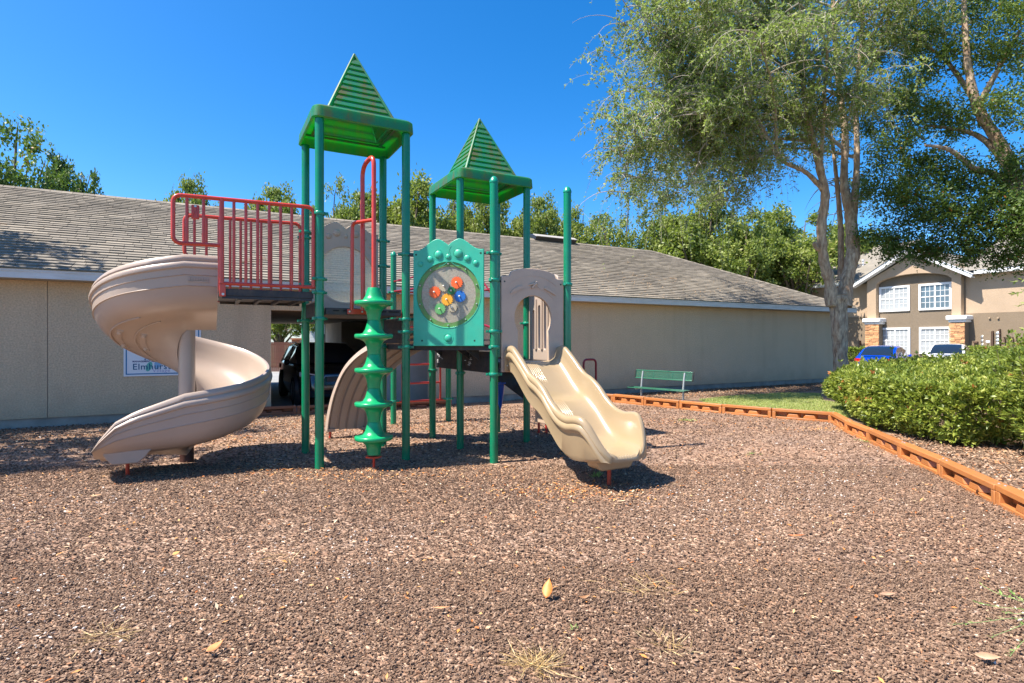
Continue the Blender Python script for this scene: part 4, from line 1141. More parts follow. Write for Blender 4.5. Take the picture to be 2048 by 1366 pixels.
rings = [ring_at('in', u) for u in (-0.708, -0.78, -0.86)] + [ring_at('arc', d) for d in range(0, 361, 6)] + [ring_at('out', k / 12) for k in range(1, 13)]
b = MB(); b.loft(rings, caps=True)
ch = b.build("chute", M_beige, sp, smooth=38)
b = MB(); b.lathe([(0.062 * H, 0.13 * H), (0.062 * H, 1.15 * H), (0.055 * H, 1.2 * H), (0.0, 1.21 * H)], n=28); b.build("column", M_beige, sp, smooth=50)
b = MB(); b.lathe([(0.052 * H, -0.05), (0.052 * H, 0.135 * H)], n=24); b.build("column_base", mat("rust_brown_steel", (0.07, 0.02, 0.012), 0.5, var=0.4, vscale=10), sp, smooth=40)
# bolted seams under the chute
def ext(deg, j0, j1, off):
    f, rim = smoothcurve(PH, FZ, deg), smoothcurve(PH, RIM, deg); hsc = (rim - f) / 0.368; a = math.radians(deg); out = []
    for r, z in prof_h[j0:j1]:
        rr = r + off * (0.8 if r > 0.5 else 0); zz = f + (z * hsc if z > 0 else z) - off * (1.0 if r < 0.6 else 0.2)
        out.append(Vector((-rr * math.sin(a), -rr * math.cos(a), zz)) * H)
    return out
def under(deg, r, off):
    f = smoothcurve(PH, FZ, deg); a = math.radians(deg)
    z = np.interp(r, [0.12, 0.20, 0.28, 0.38, 0.47, 0.54, 0.585, 0.612], [-0.15, -0.11, -0.095, -0.078, -0.062, -0.035, 0.01, 0.07])
    return Vector((-r * math.sin(a), -r * math.cos(a), f + z - off)) * H
for rr_, d0, d1 in ((0.50, 36, 150), (0.34, 30, 140)):
    b = MB(); b.tube([under(d, rr_ + 0.02 * math.sin(math.radians((d - d0) / (d1 - d0) * 180)), 0.004) for d in range(d0, d1 + 1, 6)], 0.012, 8)
    se = b.build("seam_ridge", M_beige, sp, smooth=50)
    b = MB(); b.loft([[under(d, rr_ - 0.06, -0.01), under(d, rr_ - 0.05, 0.010), under(d, rr_ - 0.012, 0.010), under(d, rr_ - 0.004, -0.01)] for d in range(70, 113, 6)], closed=False, caps=True)
    b.build("seam_flange", M_beige, se, smooth=50)
    for d in (74, 106):
        b = MB(); b.lathe([(0.0, 0.026), (0.020, 0.02), (0.028, 0.0), (0.030, -0.02)], tuple(under(d, rr_ - 0.032, 0.012)), 14, Matrix.Rotation(math.pi, 4, 'X')); b.build("boss", M_beige, se, smooth=60)
# leg boss and foot under the exit
b = MB()
b.loft([[Vector((x, y, z)) * H for x, y, z in ((xx - w, -0.555 + 0.0, zz), (xx + w, -0.555, zz), (xx + w, -0.22, zz), (xx - w, -0.22, zz))] for xx, w, zz in ((-0.36, 0.15, 0.215), (-0.365, 0.12, 0.165), (-0.37, 0.085, 0.13), (-0.37, 0.07, 0.122))], caps=True)
b.build("foot_boss", M_beige, sp, bevel=0.05, seg=4)
b = MB(); b.lathe([(0.022, -0.04), (0.022, 0.125 * H)], tuple(Vector((-0.375, -0.36, 0)) * H), 12); b.build("foot", M_red, sp, smooth=40)
# raised lettering plate on the outer wall (unreadable strokes) and entry brace
b = MB()
for k in range(8):
    u = -0.90 + k * 0.017
    b.box(tuple(Vector((u - CU, -0.6435, 1.285 + 0.168)) * H), tuple(Vector((u - CU + 0.010, -0.634, 1.285 + 0.190)) * H))
b.box(tuple(Vector((-0.905 - CU, -0.6415, 1.285 + 0.158)) * H), tuple(Vector((-0.765 - CU, -0.632, 1.285 + 0.164)) * H))
b.build("embossed_mark", M_beige, sp)

# ------------------------------------------------------------------ wave slide
ws = empty("wave_slide", L(1.675, V0, 0)); ws.parent = play
TT = [-0.03, 0.0, 0.1, 0.2, 0.3, 0.4, 0.5, 0.6, 0.7, 0.8, 0.9, 1.0, 1.06, 1.11, 1.15, 1.19, 1.22, 1.232]
RM = [0.95, 0.955, 0.965, 0.905, 0.83, 0.755, 0.715, 0.655, 0.57, 0.51, 0.488, 0.497, 0.490, 0.452, 0.395, 0.325, 0.272, 0.245]
FL = [0.83, 0.828, 0.80, 0.725, 0.64, 0.57, 0.53, 0.465, 0.38, 0.305, 0.268, 0.258, 0.256, 0.254, 0.252, 0.246, 0.236, 0.222]
def wring(t):
    f = smoothcurve(TT, FL, t); rim = smoothcurve(TT, RM, t); hh_ = rim - f
    wf = 1.0
    bot = 0.085 if t > 0.02 else 0.06
    bot = float(np.interp(t, [0.95, 1.15, 1.232], [bot, 0.06, 0.022]))
    if t > 0.95: wf = 0.40 + 0.60 * math.sqrt(max(0.0, 1 - ((t - 0.95) / 0.285) ** 2))
    half = [(0.0, f), (0.08, f), (0.15, f + 0.004), (0.185, f + 0.022), (0.208, f + 0.30 * hh_), (0.222, f + 0.62 * hh_), (0.228, rim - 0.022), (0.236, rim - 0.006), (0.252, rim), (0.268, rim - 0.006), (0.279, rim - 0.022), (0.281, rim - 0.042),
            (0.272, rim - 0.055), (0.281, rim - 0.066), (0.286, rim - 0.082), (0.281, rim - 0.100), (0.262, rim - 0.112), (0.256, rim - 0.128 if rim - 0.128 > f - bot + 0.03 else f - bot + 0.03), (0.256, max(f - bot + 0.028, rim - 0.27)), (0.235, f - bot + 0.006), (0.18, f - bot), (0.0, f - bot)]
    floor_b = f - bot
    half = [(w * wf, max(z, floor_b)) for w, z in half]
    left = [(-w, z) for w, z in half[::-1]][:-1]   # bottom centre -> ... -> top centre (left side)
    right = half[:-1]
    ring = left + right
    return [Vector((w, -t, z)) * H for w, z in ring]
ts = [i * 0.02 for i in range(-1, 57)] + [1.13, 1.14, 1.15, 1.16, 1.17, 1.18, 1.19, 1.20, 1.21, 1.218, 1.224, 1.229, 1.232]
b = MB(); b.loft([wring(t) for t in ts], caps=True)
b.build("chute", M_tan, ws, smooth=45)
b = MB()   # fine ribs on the chute floor at the humps
for k in range(8):
    w = -0.145 + k * 0.018
    for (i0, i1) in ((2 + k // 4, 14 + k // 4), (22 + k // 4, 35)):
        b.tube([Vector((w, -i * 0.02, smoothcurve(TT, FL, i * 0.02) + 0.0012 + float(np.interp(abs(w), [.08, .15], [0, .004])))) * H for i in range(i0, i1)], [0.001] + [0.0045] * (i1 - i0 - 2) + [0.001], 6)
b.build("floor_ribs", M_tan, ws, smooth=60)
b = MB()   # grooves on the rounded exit lip
for k in range(11):
    w = (-0.11 + k * 0.022)
    dz = -0.0
    b.tube([Vector((w * 1.0, -1.17, 0.247)) * H, Vector((w * 1.01, -1.21, 0.241)) * H, Vector((w * 1.02, -1.229, 0.228)) * H, Vector((w * 1.02, -1.232, 0.206)) * H], [0.001, 0.004, 0.005, 0.001], 8)
b.build("lip_ribs", M_tan, ws, smooth=60)
b = MB(); b.loft([[Vector((x * w, -t, z)) * H for x, t in ((-1, 0.98), (1, 0.98), (1, 1.12), (-1, 1.12))] for w, z in ((0.17, 0.20), (0.14, 0.14), (0.11, 0.125))], caps=True); b.build("foot_boss", M_tan, ws, bevel=0.02, seg=3)
b = MB(); b.lathe([(0.024, -0.05), (0.024, 0.13 * H)], tuple(Vector((0.0, -1.04, 0)) * H), 12); b.build("foot", mat("orange_red_steel", (0.42, 0.045, 0.015), 0.5), ws, smooth=40)
for s in (-1, 1):
    b = MB(); b.obox(Vector((s * 0.262, 0.005 - 0.035, 0.845)) * H, (0.045, 0, 0), (0, 0.006, 0), (0, 0, 0.145)); mp_ = b.build("mounting_plate", M_tan, ws, bevel=0.01)
    for z in (0.80, 0.88):
        b = MB(); b.lathe([(0, -0.012), (0.010, -0.010), (0.011, 0.0)], tuple(Vector((s * 0.268, -0.036, z)) * H), 10, Matrix.Rotation(-math.pi / 2, 4, 'X')); b.build("bolt", M_bolt, mp_)

# ------------------------------------------------------------------ green spiral disc climber with red pole
hx, hy = 0.3715, -0.223
hc = empty("disc_climber", L(hx, hy)); hc.parent = play
pr = []
dz0 = [0.385, 0.648, 0.910, 1.175, 1.430][::1]
discs = [0.240, 0.503, 0.768, 1.034, 1.293]
pr.append((0.050 * H, 0.115 * H))
for i, z in enumerate(discs):
    base = z - 0.118 if i else 0.115
    pr += [(0.050 * H, (z - 0.115) * H), (0.054 * H, (z - 0.085) * H), (0.062 * H, (z - 0.055) * H), (0.080 * H, (z - 0.030) * H), (0.112 * H, (z - 0.014) * H), (0.140 * H, (z - 0.010) * H), (0.147 * H, (z - 0.004) * H), (0.148 * H, (z + 0.018) * H), (0.141 * H, (z + 0.025) * H),
           (0.112 * H, (z + 0.023) * H), (0.085 * H, (z + 0.032) * H), (0.067 * H, (z + 0.062) * H), (0.056 * H, (z + 0.10) * H), (0.049 * H, (z + 0.1305) * H), (0.046 * H, (z + 0.132) * H), (0.049 * H, (z + 0.1335) * H)]
pr = pr[:-3] + [(0.045 * H, (discs[-1] + 0.128) * H), (0.0, (discs[-1] + 0.13) * H)]
for i, z in enumerate(discs):
    o = None
b = MB(); b.lathe(pr, n=36); b.build("disc_column", M_helix, hc, smooth=50)
b = MB(); b.lathe([(0.0, -0.04), (0.016, -0.04), (0.016, 0.092 * H), (0.062 * H, 0.094 * H), (0.062 * H, 0.104 * H), (0.02, 0.106 * H), (0.02, 0.116 * H)], n=20); b.build("base_flange", M_red, hc, smooth=40)
zp = 2.47
def q(u, v, z): return L(u, v, z) - L(hx, hy)
b = MB(); b.tube(rounded([q(hx, hy, 1.41), q(hx, hy, zp), q(hx - 0.035, 0.02 - 0.02, zp - 0.045), q(hx - 0.035, -0.02, 1.25)], 0.16, 8), 0.030, 12)
b.build("pole", M_red, hc, smooth=50)
b = MB(); b.tube(rounded([q(hx, hy, 1.955), q(hx - 0.12, -0.02, 1.955), q(hx - 0.125, -0.02, 1.25)], 0.07), 0.024, 10)
b.build("handle", M_red, hc, smooth=50)
b = MB(); b.obox(q(hx - 0.04, -0.025, 1.24), (0.20, 0, 0), (0, 0.012, 0), (0, 0, 0.034)); pl = b.build("mount_plate", M_red, hc, bevel=0.004)
for du in (-0.145, -0.045, 0.03): 
    b = MB(); b.lathe([(0, -0.012), (0.012, -0.01), (0.014, 0.0)], tuple(q(hx + du, -0.033, 1.24)), 10, Matrix.Rotation(-math.pi / 2, 4, 'X')); b.build("bolt", M_bolt, pl)

# ------------------------------------------------------------------ ribbed arch behind the disc climber
arc = empty("ribbed_arch", L(0.53, 1.4)); arc.parent = play
Minv = (Matrix.Translation(A0) @ Matrix.Rotation(TH, 4, 'Z') @ Matrix.Translation(L(0.53, 1.4))).inverted()
Lc = [at(x, y, z * H) for x, y, z in ((652, 860, 5.82), (657, 825, 5.82), (667, 785, 5.80), (685, 743, 5.76), (708, 715, 5.70), (737, 694, 5.62), (775, 676, 5.5), (800, 668, 5.4))]
Rc = [at(x, y, z * H) for x, y, z in ((735, 856, 6.12), (740, 820, 6.12), (752, 785, 6.06), (775, 748, 5.98), (805, 720, 5.86), (843, 695, 5.74), (880, 676, 5.6), (900, 668, 5.5))]
def crv(P, t):
    n = len(P) - 1; x = t * n; i = min(int(x), n - 1); f = x - i
    p0, p1, p2, p3 = P[max(i - 1, 0)], P[i], P[i + 1], P[min(i + 2, n)]
    return 0.5 * ((2 * p1) + (p2 - p0) * f + (2 * p0 - 5 * p1 + 4 * p2 - p3) * f * f + (3 * p1 - p0 - 3 * p2 + p3) * f ** 3)
NT, NW = 28, 41
def arch_pt(t, w, off):
    a, c = crv(Lc, t), crv(Rc, t); p = a.lerp(c, w)
    tg = (crv(Lc, min(t + 0.02, 1)) - crv(Lc, max(t - 0.02, 0)) + crv(Rc, min(t + 0.02, 1)) - crv(Rc, max(t - 0.02, 0))).normalized()
    nrm = tg.cross((c - a).normalized()).normalized()
    return Minv @ (p + nrm * off), nrm
sgn = 1
_, n0 = arch_pt(0.4, 0.5, 0)
inner_dir = Vector((0.9, -0.4, -0.3)).normalized()
sgn = -1 if (Matrix.Rotation(0, 3, 'X') @ n0).dot(inner_dir) > 0 else 1   # +off = outward (up and left)
b = MB(); rings = []
for i in range(NT + 1):
    t = i / NT; ring = []
    for j in range(NW):          # outer skin
        w = j / (NW - 1); ring.append(arch_pt(t, w, sgn * 0.05)[0])
    for j in range(NW - 1, -1, -1):  # inner skin with ribs
        w = j / (NW - 1)
        x = (w - 0.06) / 0.88 * 4
        d = -0.05 if (w < 0.05 or w > 0.95) else (-0.012 if (x % 1.0) < 0.72 else 0.022)
        if t < 0.06 and 0.2 < w < 0.8: pass
        ring.append(arch_pt(t, w, sgn * d)[0])
    rings.append(ring)
b.loft(rings, caps=True)
b.build("arch_body", M_beige, arc, smooth=35)
for (t_, w_) in ((0.0, 0.0), (0.0, 0.82)):
    b = MB(); r0 = [arch_pt(0.02, w_ + dw, sgn * o)[0] for dw, o in ((0.0, -0.05), (0.18, -0.05), (0.18, 0.05), (0.0, 0.05))]; r1 = [p - Vector((0, 0, 0.055)) for p in r0]
    b.loft([r0, r1], caps=True); b.build("arch_foot", M_beige, arc, bevel=0.008)
    c = (r1[0] + r1[2]) / 2; b = MB(); b.lathe([(0.022, -0.4), (0.022, 0.02)], tuple(c), 12); b.build("peg", M_red, arc, smooth=40)

# ------------------------------------------------------------------ back module: red ladder, rails, stair, blue cone
ld = empty("red_ladder", L(1.55, 2.0, 0.27)); ld.parent = play
def q2(u, v, z): return L(u, v, z) - L(1.55, 2.0, 0.27)
for u in (1.31, 1.80):
    b = MB(); b.tube([q2(u, 2.02, 0.27), q2(u, 2.02, 1.60)], 0.021, 10); b.build("side_rail", M_red, ld, smooth=40)
for z in (0.27, 0.49, 0.72, 0.95, 1.18):
    b = MB(); b.tube([q2(1.20 if z < 0.4 else 1.31, 2.02, z), q2(1.90 if z < 0.4 else 1.80, 2.02, z)], 0.021, 10); b.build("rung", M_red, ld, smooth=40)
b = MB(); b.tube([q2(1.20, 2.02, 1.60), q2(1.9, 2.0, 1.60)], 0.021, 10); b.build("rung", M_red, ld, smooth=40)
for (ua, va, ub, vb, z) in ((T2a, V2, 1.203, 2.0, 1.60), (T2b, V2, 1.90, 2.0, 1.60)):
    b = MB(); b.tube([L(ua, va, z - 0.02), L(ub, vb, z)], 0.019, 10); b.tube(rounded([L(ua, va, 1.45), L(ua - 0.03, va + 0.3, 1.72), L(ub, vb, 1.72)], 0.2), 0.017, 8); b.build("overhead_rail", M_dred, play, smooth=40)
b = MB(); b.tube([L(1.98, V2 - 0.02, 0.84), L(1.98, V2 - 0.02, 1.355)], 0.025, 10); b.build("grab_post", M_red, play, smooth=40)
b = MB(); b.tube([L(1.98, V2 - 0.02, 1.15), L(1.98, V2 + 1.1, 1.35)], 0.022, 8); b.build("handrail", M_dred, play, smooth=40)
# stair stringers and steps down to the low platform
b = MB()
for v in (0.30, 0.86):
    vs = [L(u, v, z) for u, z in ((1.93, 0.80), (2.04, 0.80), (2.62, 0.33), (2.62, 0.14), (2.42, 0.30), (2.05, 0.56), (1.93, 0.66))]; vs2 = [p + Vector((0, 0.014, 0)) for p in vs]
    n = len(vs); b.add(vs + vs2, [tuple(range(n)), tuple(range(2 * n - 1, n - 1, -1))] + [((i + 1) % n, i, n + i, n + (i + 1) % n) for i in range(n)])
st = b.build("stair_stringer", M_black, play)
for k in range(3):
    u = 2.13 + k * 0.17; z = 0.68 - k * 0.15
    b = MB(); b.box(tuple(L(u, 0.31, z - 0.02)), tuple(L(u + 0.15, 0.85, z))); b.build("stair_tread", M_black, play, bevel=0.004)
b = MB(); b.box(tuple(L(2.45, 0.56, 0.10)), tuple(L(2.50, 0.80, 0.37))); b.build("step_end_panel", M_bpan, play, bevel=0.015)
pplate("step_side_plate", (2.50, 0.57), (2.86, 0.57), 0.13, 0.30, (12, 6))
for (u, v, zt_) in ((2.47, 0.62, 0.42), (2.40, 0.66, 0.12), (2.85, 0.6, 0.2)):
    b = MB(); b.tube([L(u, v - 0.03, -0.03), L(u, v - 0.03, zt_)], 0.022, 10); b.build("step_leg", mat("bright_red_steel", (0.5, 0.03, 0.02), 0.4), play, smooth=40)
b = MB(); b.tube(rounded([L(2.70, 0.22, 0.2), L(2.70, 0.22, 0.81), L(2.86, 0.22, 0.81), L(2.86, 0.22, 0.2)], 0.08), 0.020, 10); gl_ = b.build("grab_loop", M_dred, play, smooth=50)
b = MB(); b.lathe([(0.024, 0), (0.042, 0.01), (0.045, 0.04), (0.04, 0.07), (0.022, 0.08)], tuple(L(2.70, 0.22, 0.66)), 16); b.build("knob", M_yel, gl_, smooth=50)
b = MB(); b.lathe([(0.0, 0.20 * H), (0.012 * H, 0.20 * H), (0.014 * H, 0.25 * H), (0.028 * H, 0.30 * H), (0.052 * H, 0.50 * H), (0.056 * H, 0.53 * H), (0.075 * H, 0.535 * H), (0.075 * H, 0.55 * H), (0.06 * H, 0.552 * H), (0.05 * H, 0.53 * H), (0.0, 0.48 * H)], tuple(L(T2b + 0.04, V2 - 0.02)), 20)
b.build("blue_cone", M_blue, play, smooth=40)

# ================================================================== BORDER TIMBERS
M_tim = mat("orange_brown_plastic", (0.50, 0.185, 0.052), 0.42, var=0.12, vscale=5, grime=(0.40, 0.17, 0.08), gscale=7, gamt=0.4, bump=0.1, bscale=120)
def per_piece(m, lo, hi):
    """each piece made of this material has faded a little differently"""
    nt = m.node_tree; N, L_ = nt.nodes, nt.links; b = N["Principled BSDF"]; src = b.inputs["Base Color"].links[0].from_socket
    oi = N.new("ShaderNodeObjectInfo"); mr = N.new("ShaderNodeMapRange"); mr.inputs[3].default_value = lo; mr.inputs[4].default_value = hi; L_.new(oi.outputs["Random"], mr.inputs[0])
    hv = N.new("ShaderNodeHueSaturation"); L_.new(mr.outputs[0], hv.inputs["Value"]); L_.new(src, hv.inputs["Color"]); L_.new(hv.outputs[0], b.inputs["Base Color"])
per_piece(M_tim, 0.82, 1.08)
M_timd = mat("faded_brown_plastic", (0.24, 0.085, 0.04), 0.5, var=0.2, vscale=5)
def timber(p, q_, label, group, m=M_tim, face=1, hgt=0.22):
    """one hollow border timber from ground point p to q_; face: side (+1/-1) on which the recess looks at the play area"""
    p, q_ = Vector((*p, 0)), Vector((*q_, 0)); d = q_ - p; ln = d.length - 0.012; ang = math.atan2(d.y, d.x)
    r = empty("border_timber", p + d.normalized() * 0.006 + Vector((0, 0, random.uniform(-0.014, 0.006))), ang + random.uniform(-.006, .006)); r.rotation_euler[0] = random.uniform(-.03, .03); r.rotation_euler[1] = random.uniform(-.006, .006); tag(r, label, "border timber", group)
    f = -face; t = 0.065; h = hgt; x0 = 0.0
    def bx(b, a, c):
        a = list(a); c = list(c)
        y0, y1 = sorted((a[1] * f, c[1] * f)); b.box((a[0], y0, a[2]), (c[0], y1, c[2]))
    b = MB()
    bx(b, (0.0, -t, h - 0.062), (ln, t, h))                 # top rail
    bx(b, (0.001, -t + .002, -0.05), (0.07, t - .002, h - 0.063)); bx(b, (ln - 0.07, -t + .002, -0.05), (ln - 0.001, t - .002, h - 0.063))
    bx(b, (0.071, -t + 0.004, -0.05), (ln - 0.071, t - 0.004, 0.055))    # bottom rail
    bx(b, (0.071, -t + 0.006, 0.056), (ln - 0.071, -t + 0.022, h - 0.063)) # back web
    o = b.build("body", m, r, bevel=0.008)
    o.data.transform(Matrix.Identity(4))
    for k in range(2):
        c = ln * (0.36 + 0.28 * k)
        b = MB(); w0, w1 = 0.13 * ln, 0.10 * ln; y0, y1 = (-t + 0.023) * f, (t - 0.018) * f
        b.loft([[Vector((c - w0, y0, 0.057)), Vector((c + w0, y0, 0.057)), Vector((c + w0 * 0.9, y0, h - 0.065)), Vector((c - w0 * 0.9, y0, h - 0.065))],
                [Vector((c - w1, y1, 0.057)), Vector((c + w1, y1, 0.057)), Vector((c + w1 * 0.7, y1, h - 0.095)), Vector((c - w1 * 0.7, y1, h - 0.095))]], caps=True)
        b.build("rib_block", m, r, bevel=0.006)
    for xx in (0.04, ln - 0.04):
        b = MB(); b.lathe([(0.013, 0), (0.013, 0.004), (0.008, 0.008), (0, 0.009)], (xx, 0, h), 10); b.build("pin_head", M_bolt, r)
words_ = ["second", "third", "fourth", "fifth", "sixth", "seventh", "eighth", "ninth"]
lab_r = ["short orange border timber just past the bend, beside the hedge's left foot", "orange border timber second past the bend, under the hedge's front corner",
         "orange border timber third past the bend, below the middle of the hedge", "orange border timber running past the shaded soil under the hedge", "long orange border timber with a dark leaf stuck against its foot",
         "orange border timber nearest the camera, cut by the photo's right edge"]
for i in range(len(edge_right) - 3):
    timber(edge_right[i], edge_right[i + 1], lab_r[i] if i < len(lab_r) else "orange border timber just outside the right edge, " + ("first" if i == len(lab_r) else "second") + " beyond the cut one", "orange timbers edging the mulch", face=-1 if False else 1)
lab_l = ["orange border timber that ends behind the tan slide's lower wall", "short looking orange border timber just right of the slide, left of the bench", "orange border timber below the left half of the bench seat",
         "orange border timber below the right end of the bench", "orange border timber in front of the left tip of the grass patch", "orange border timber in front of the grass, ending at the bend by the hedge"]
for i in range(len(edge_left) - 1):
    timber(edge_left[i], edge_left[i + 1], lab_l[i], "orange timbers edging the mulch", face=1)
bl = [hp(-3.60, 7.50), hp(-2.97, 7.79), hp(-2.29, 8.07), hp(-1.60, 8.36), hp(-0.93, 8.66)]
lab_b = ["dull brown border timber left of the green posts, in front of the carport", "dull brown border timber between the two left tower posts and the ribbed arch", "dull brown border timber behind the disc climber", "dull brown border timber under the red ladder"]
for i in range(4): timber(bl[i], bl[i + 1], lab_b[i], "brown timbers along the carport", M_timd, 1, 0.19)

# ================================================================== BENCH
bA = Vector((2.277, 10.05, 0)) * H; bB = Vector((2.83, 9.40, 0)) * H
bd = (bB - bA); bang = math.atan2(bd.y, bd.x); mid_ = (bA + bB) / 2
bench = empty("park_bench", mid_, bang); tag(bench, "green perforated metal bench with grey legs standing before the tan wall", "bench")
M_bg = mat("bench_green", (0.03, 0.15, 0.09), 0.4, coat=0.2); M_bleg = mat("bench_grey_steel", (0.38, 0.40, 0.40), 0.45, metal=0.4); M_bend = mat("bench_end_black", (0.015, 0.02, 0.02), 0.5)
bl_ = 0.96
def mesh_board(name, zc, yc, half, tilt, lab=None):
    r = empty(name, (0, yc, zc)); r.parent = bench; r.rotation_euler = (tilt, 0, 0)
    b = MB(); Lh = bl_; 
    for s in (-1, 1): b.box((-Lh, -0.012, s * half - 0.014), (Lh, 0.012, s * half + 0.014)); 
    for x in (-0.32, 0.32): b.box((x - 0.006, -0.008, -half + 0.015), (x + 0.006, 0.008, half - 0.015))
    b.build("edge_frame", M_bg, r, bevel=0.004)
    b = MB()
    for s in (-1, 1): b.box((s * Lh - 0.02, -0.016, -half - 0.016), (s * Lh + 0.02, 0.016, half + 0.016))
    b.build("end_cap", M_bend, r, bevel=0.004)
    b = MB(); n = int(2 * Lh / 0.034)
    for k in range(-6, n + 1):
        x = -Lh + k * 0.034
        for sg in (-1, 1):
            x0, x1 = x, x + 2 * half * 0.75
            z0, z1 = (-half, half) if sg > 0 else (half, -half)
            f0 = max(0, (-Lh - x0) / (x1 - x0)); f1 = min(1, (Lh - x0) / (x1 - x0))
            if f1 <= f0: continue
            a = Vector((x0 + (x1 - x0) * f0, 0.001 * sg, z0 + (z1 - z0) * f0)); c = Vector((x0 + (x1 - x0) * f1, 0.001 * sg, z0 + (z1 - z0) * f1))
            t = (c - a).normalized(); nn = Vector((-t.z, 0, t.x)) * 0.0038
            b.add([a - nn, c - nn, c + nn, a + nn], [(0, 1, 2, 3)])
    b.build("expanded_mesh", M_bg, r, kind="stuff")
mesh_board("backrest", 0.69, 0.13, 0.115, -0.20)
mesh_board("seat", 0.31, -0.12, 0.15, math.radians(90))
for s in (-1, 1):
    x = s * 0.70
    b = MB(); b.tube([(x, 0.06, -0.05), (x, 0.055, 0.3), (x, 0.10, 0.60), (x, 0.14, 0.78)], 0.027, 10); b.tube([(x, 0.05, 0.285), (x, -0.24, 0.285)], 0.022, 8)
    b.build("leg", M_bleg, bench, smooth=50)

# ================================================================== FOLIAGE HELPERS
def leaf_mesh(name, pos, dirs, nrm, ln, wd, tint, m, parent=None, kind=None, fold=0.0):
    """one rhombus (or folded rhombus) per leaf; all arrays numpy"""
    n = len(pos); dirs = dirs / (np.linalg.norm(dirs, axis=1, keepdims=True) + 1e-9)
    side = np.cross(dirs, nrm); side /= (np.linalg.norm(side, axis=1, keepdims=True) + 1e-9)
    up = np.cross(side, dirs)
    ln = np.asarray(ln).reshape(-1, 1) * np.ones((n, 1)); wd = np.asarray(wd).reshape(-1, 1) * np.ones((n, 1))
    v = np.empty((n, 4, 3), np.float32)
    v[:, 0] = pos; v[:, 1] = pos + dirs * ln * 0.45 + side * wd * 0.5 + up * wd * fold; v[:, 2] = pos + dirs * ln; v[:, 3] = pos + dirs * ln * 0.45 - side * wd * 0.5 + up * wd * fold
    me = bpy.data.meshes.new(name)
    if fold:
        faces = np.array([[0, 1, 2], [0, 2, 3]], np.int32)
        idx = (np.arange(n)[:, None, None] * 4 + faces[None]).reshape(-1)
        me.vertices.add(n * 4); me.loops.add(n * 6); me.polygons.add(n * 2)
        me.vertices.foreach_set("co", v.reshape(-1)); me.loops.foreach_set("vertex_index", idx)
        me.polygons.foreach_set("loop_start", np.arange(0, n * 6, 3, dtype=np.int32)); 
    else:
        me.vertices.add(n * 4); me.loops.add(n * 4); me.polygons.add(n)
        me.vertices.foreach_set("co", v.reshape(-1)); me.loops.foreach_set("vertex_index", np.arange(n * 4, dtype=np.int32))
        me.polygons.foreach_set("loop_start", np.arange(0, n * 4, 4, dtype=np.int32))
    me.update(calc_edges=True)
    a = me.attributes.new("tint", 'FLOAT', 'POINT'); a.data.foreach_set("value", np.repeat(np.clip(tint, 0, 1), 4).astype(np.float32))
    me.materials.append(m)
    o = bpy.data.objects.new(name, me); COL.objects.link(o)
    if parent is not None: o.parent = parent
    if kind: o["kind"] = kind
    return o
def unit(n): 
    v = RNG.normal(size=(n, 3)); return v / np.linalg.norm(v, axis=1, keepdims=True)

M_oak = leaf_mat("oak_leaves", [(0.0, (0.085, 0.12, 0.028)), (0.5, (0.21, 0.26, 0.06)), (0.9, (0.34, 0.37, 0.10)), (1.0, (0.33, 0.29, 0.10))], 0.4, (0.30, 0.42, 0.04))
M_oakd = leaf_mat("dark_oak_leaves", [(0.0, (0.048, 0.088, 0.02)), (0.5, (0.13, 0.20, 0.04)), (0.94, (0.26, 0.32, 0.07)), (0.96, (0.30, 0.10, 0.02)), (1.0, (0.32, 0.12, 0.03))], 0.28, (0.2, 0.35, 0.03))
M_elm = leaf_mat("elm_leaves", [(0.0, (0.10, 0.15, 0.05)), (0.5, (0.215, 0.275, 0.085)), (0.9, (0.36, 0.41, 0.13)), (1.0, (0.36, 0.36, 0.10))], 0.42, (0.35, 0.5, 0.07))
M_hedge = leaf_mat("hedge_leaves", [(0.0, (0.085, 0.13, 0.022)), (0.5, (0.225, 0.285, 0.05)), (0.85, (0.35, 0.385, 0.07)), (0.97, (0.42, 0.42, 0.11)), (1.0, (0.40, 0.14, 0.04))], 0.30, (0.4, 0.5, 0.05), 0.38)
M_barkg = mat("grey_brown_bark", (0.60, 0.46, 0.32), 0.95, vcol=(0.20, 0.135, 0.09), vscale=9, stretch=(1.6, 1.6, 0.45), bump=1.0, bscale=22, grime=(0.42, 0.22, 0.12), gscale=4, gamt=0.55)
M_barkd = mat("dark_bark", (0.20, 0.15, 0.11), 0.95, var=0.5, vscale=8, stretch=(1.5, 1.5, 0.4), bump=0.8, bscale=20)
M_barkp = mat("pale_twigs", (0.38, 0.33, 0.27), 0.9)

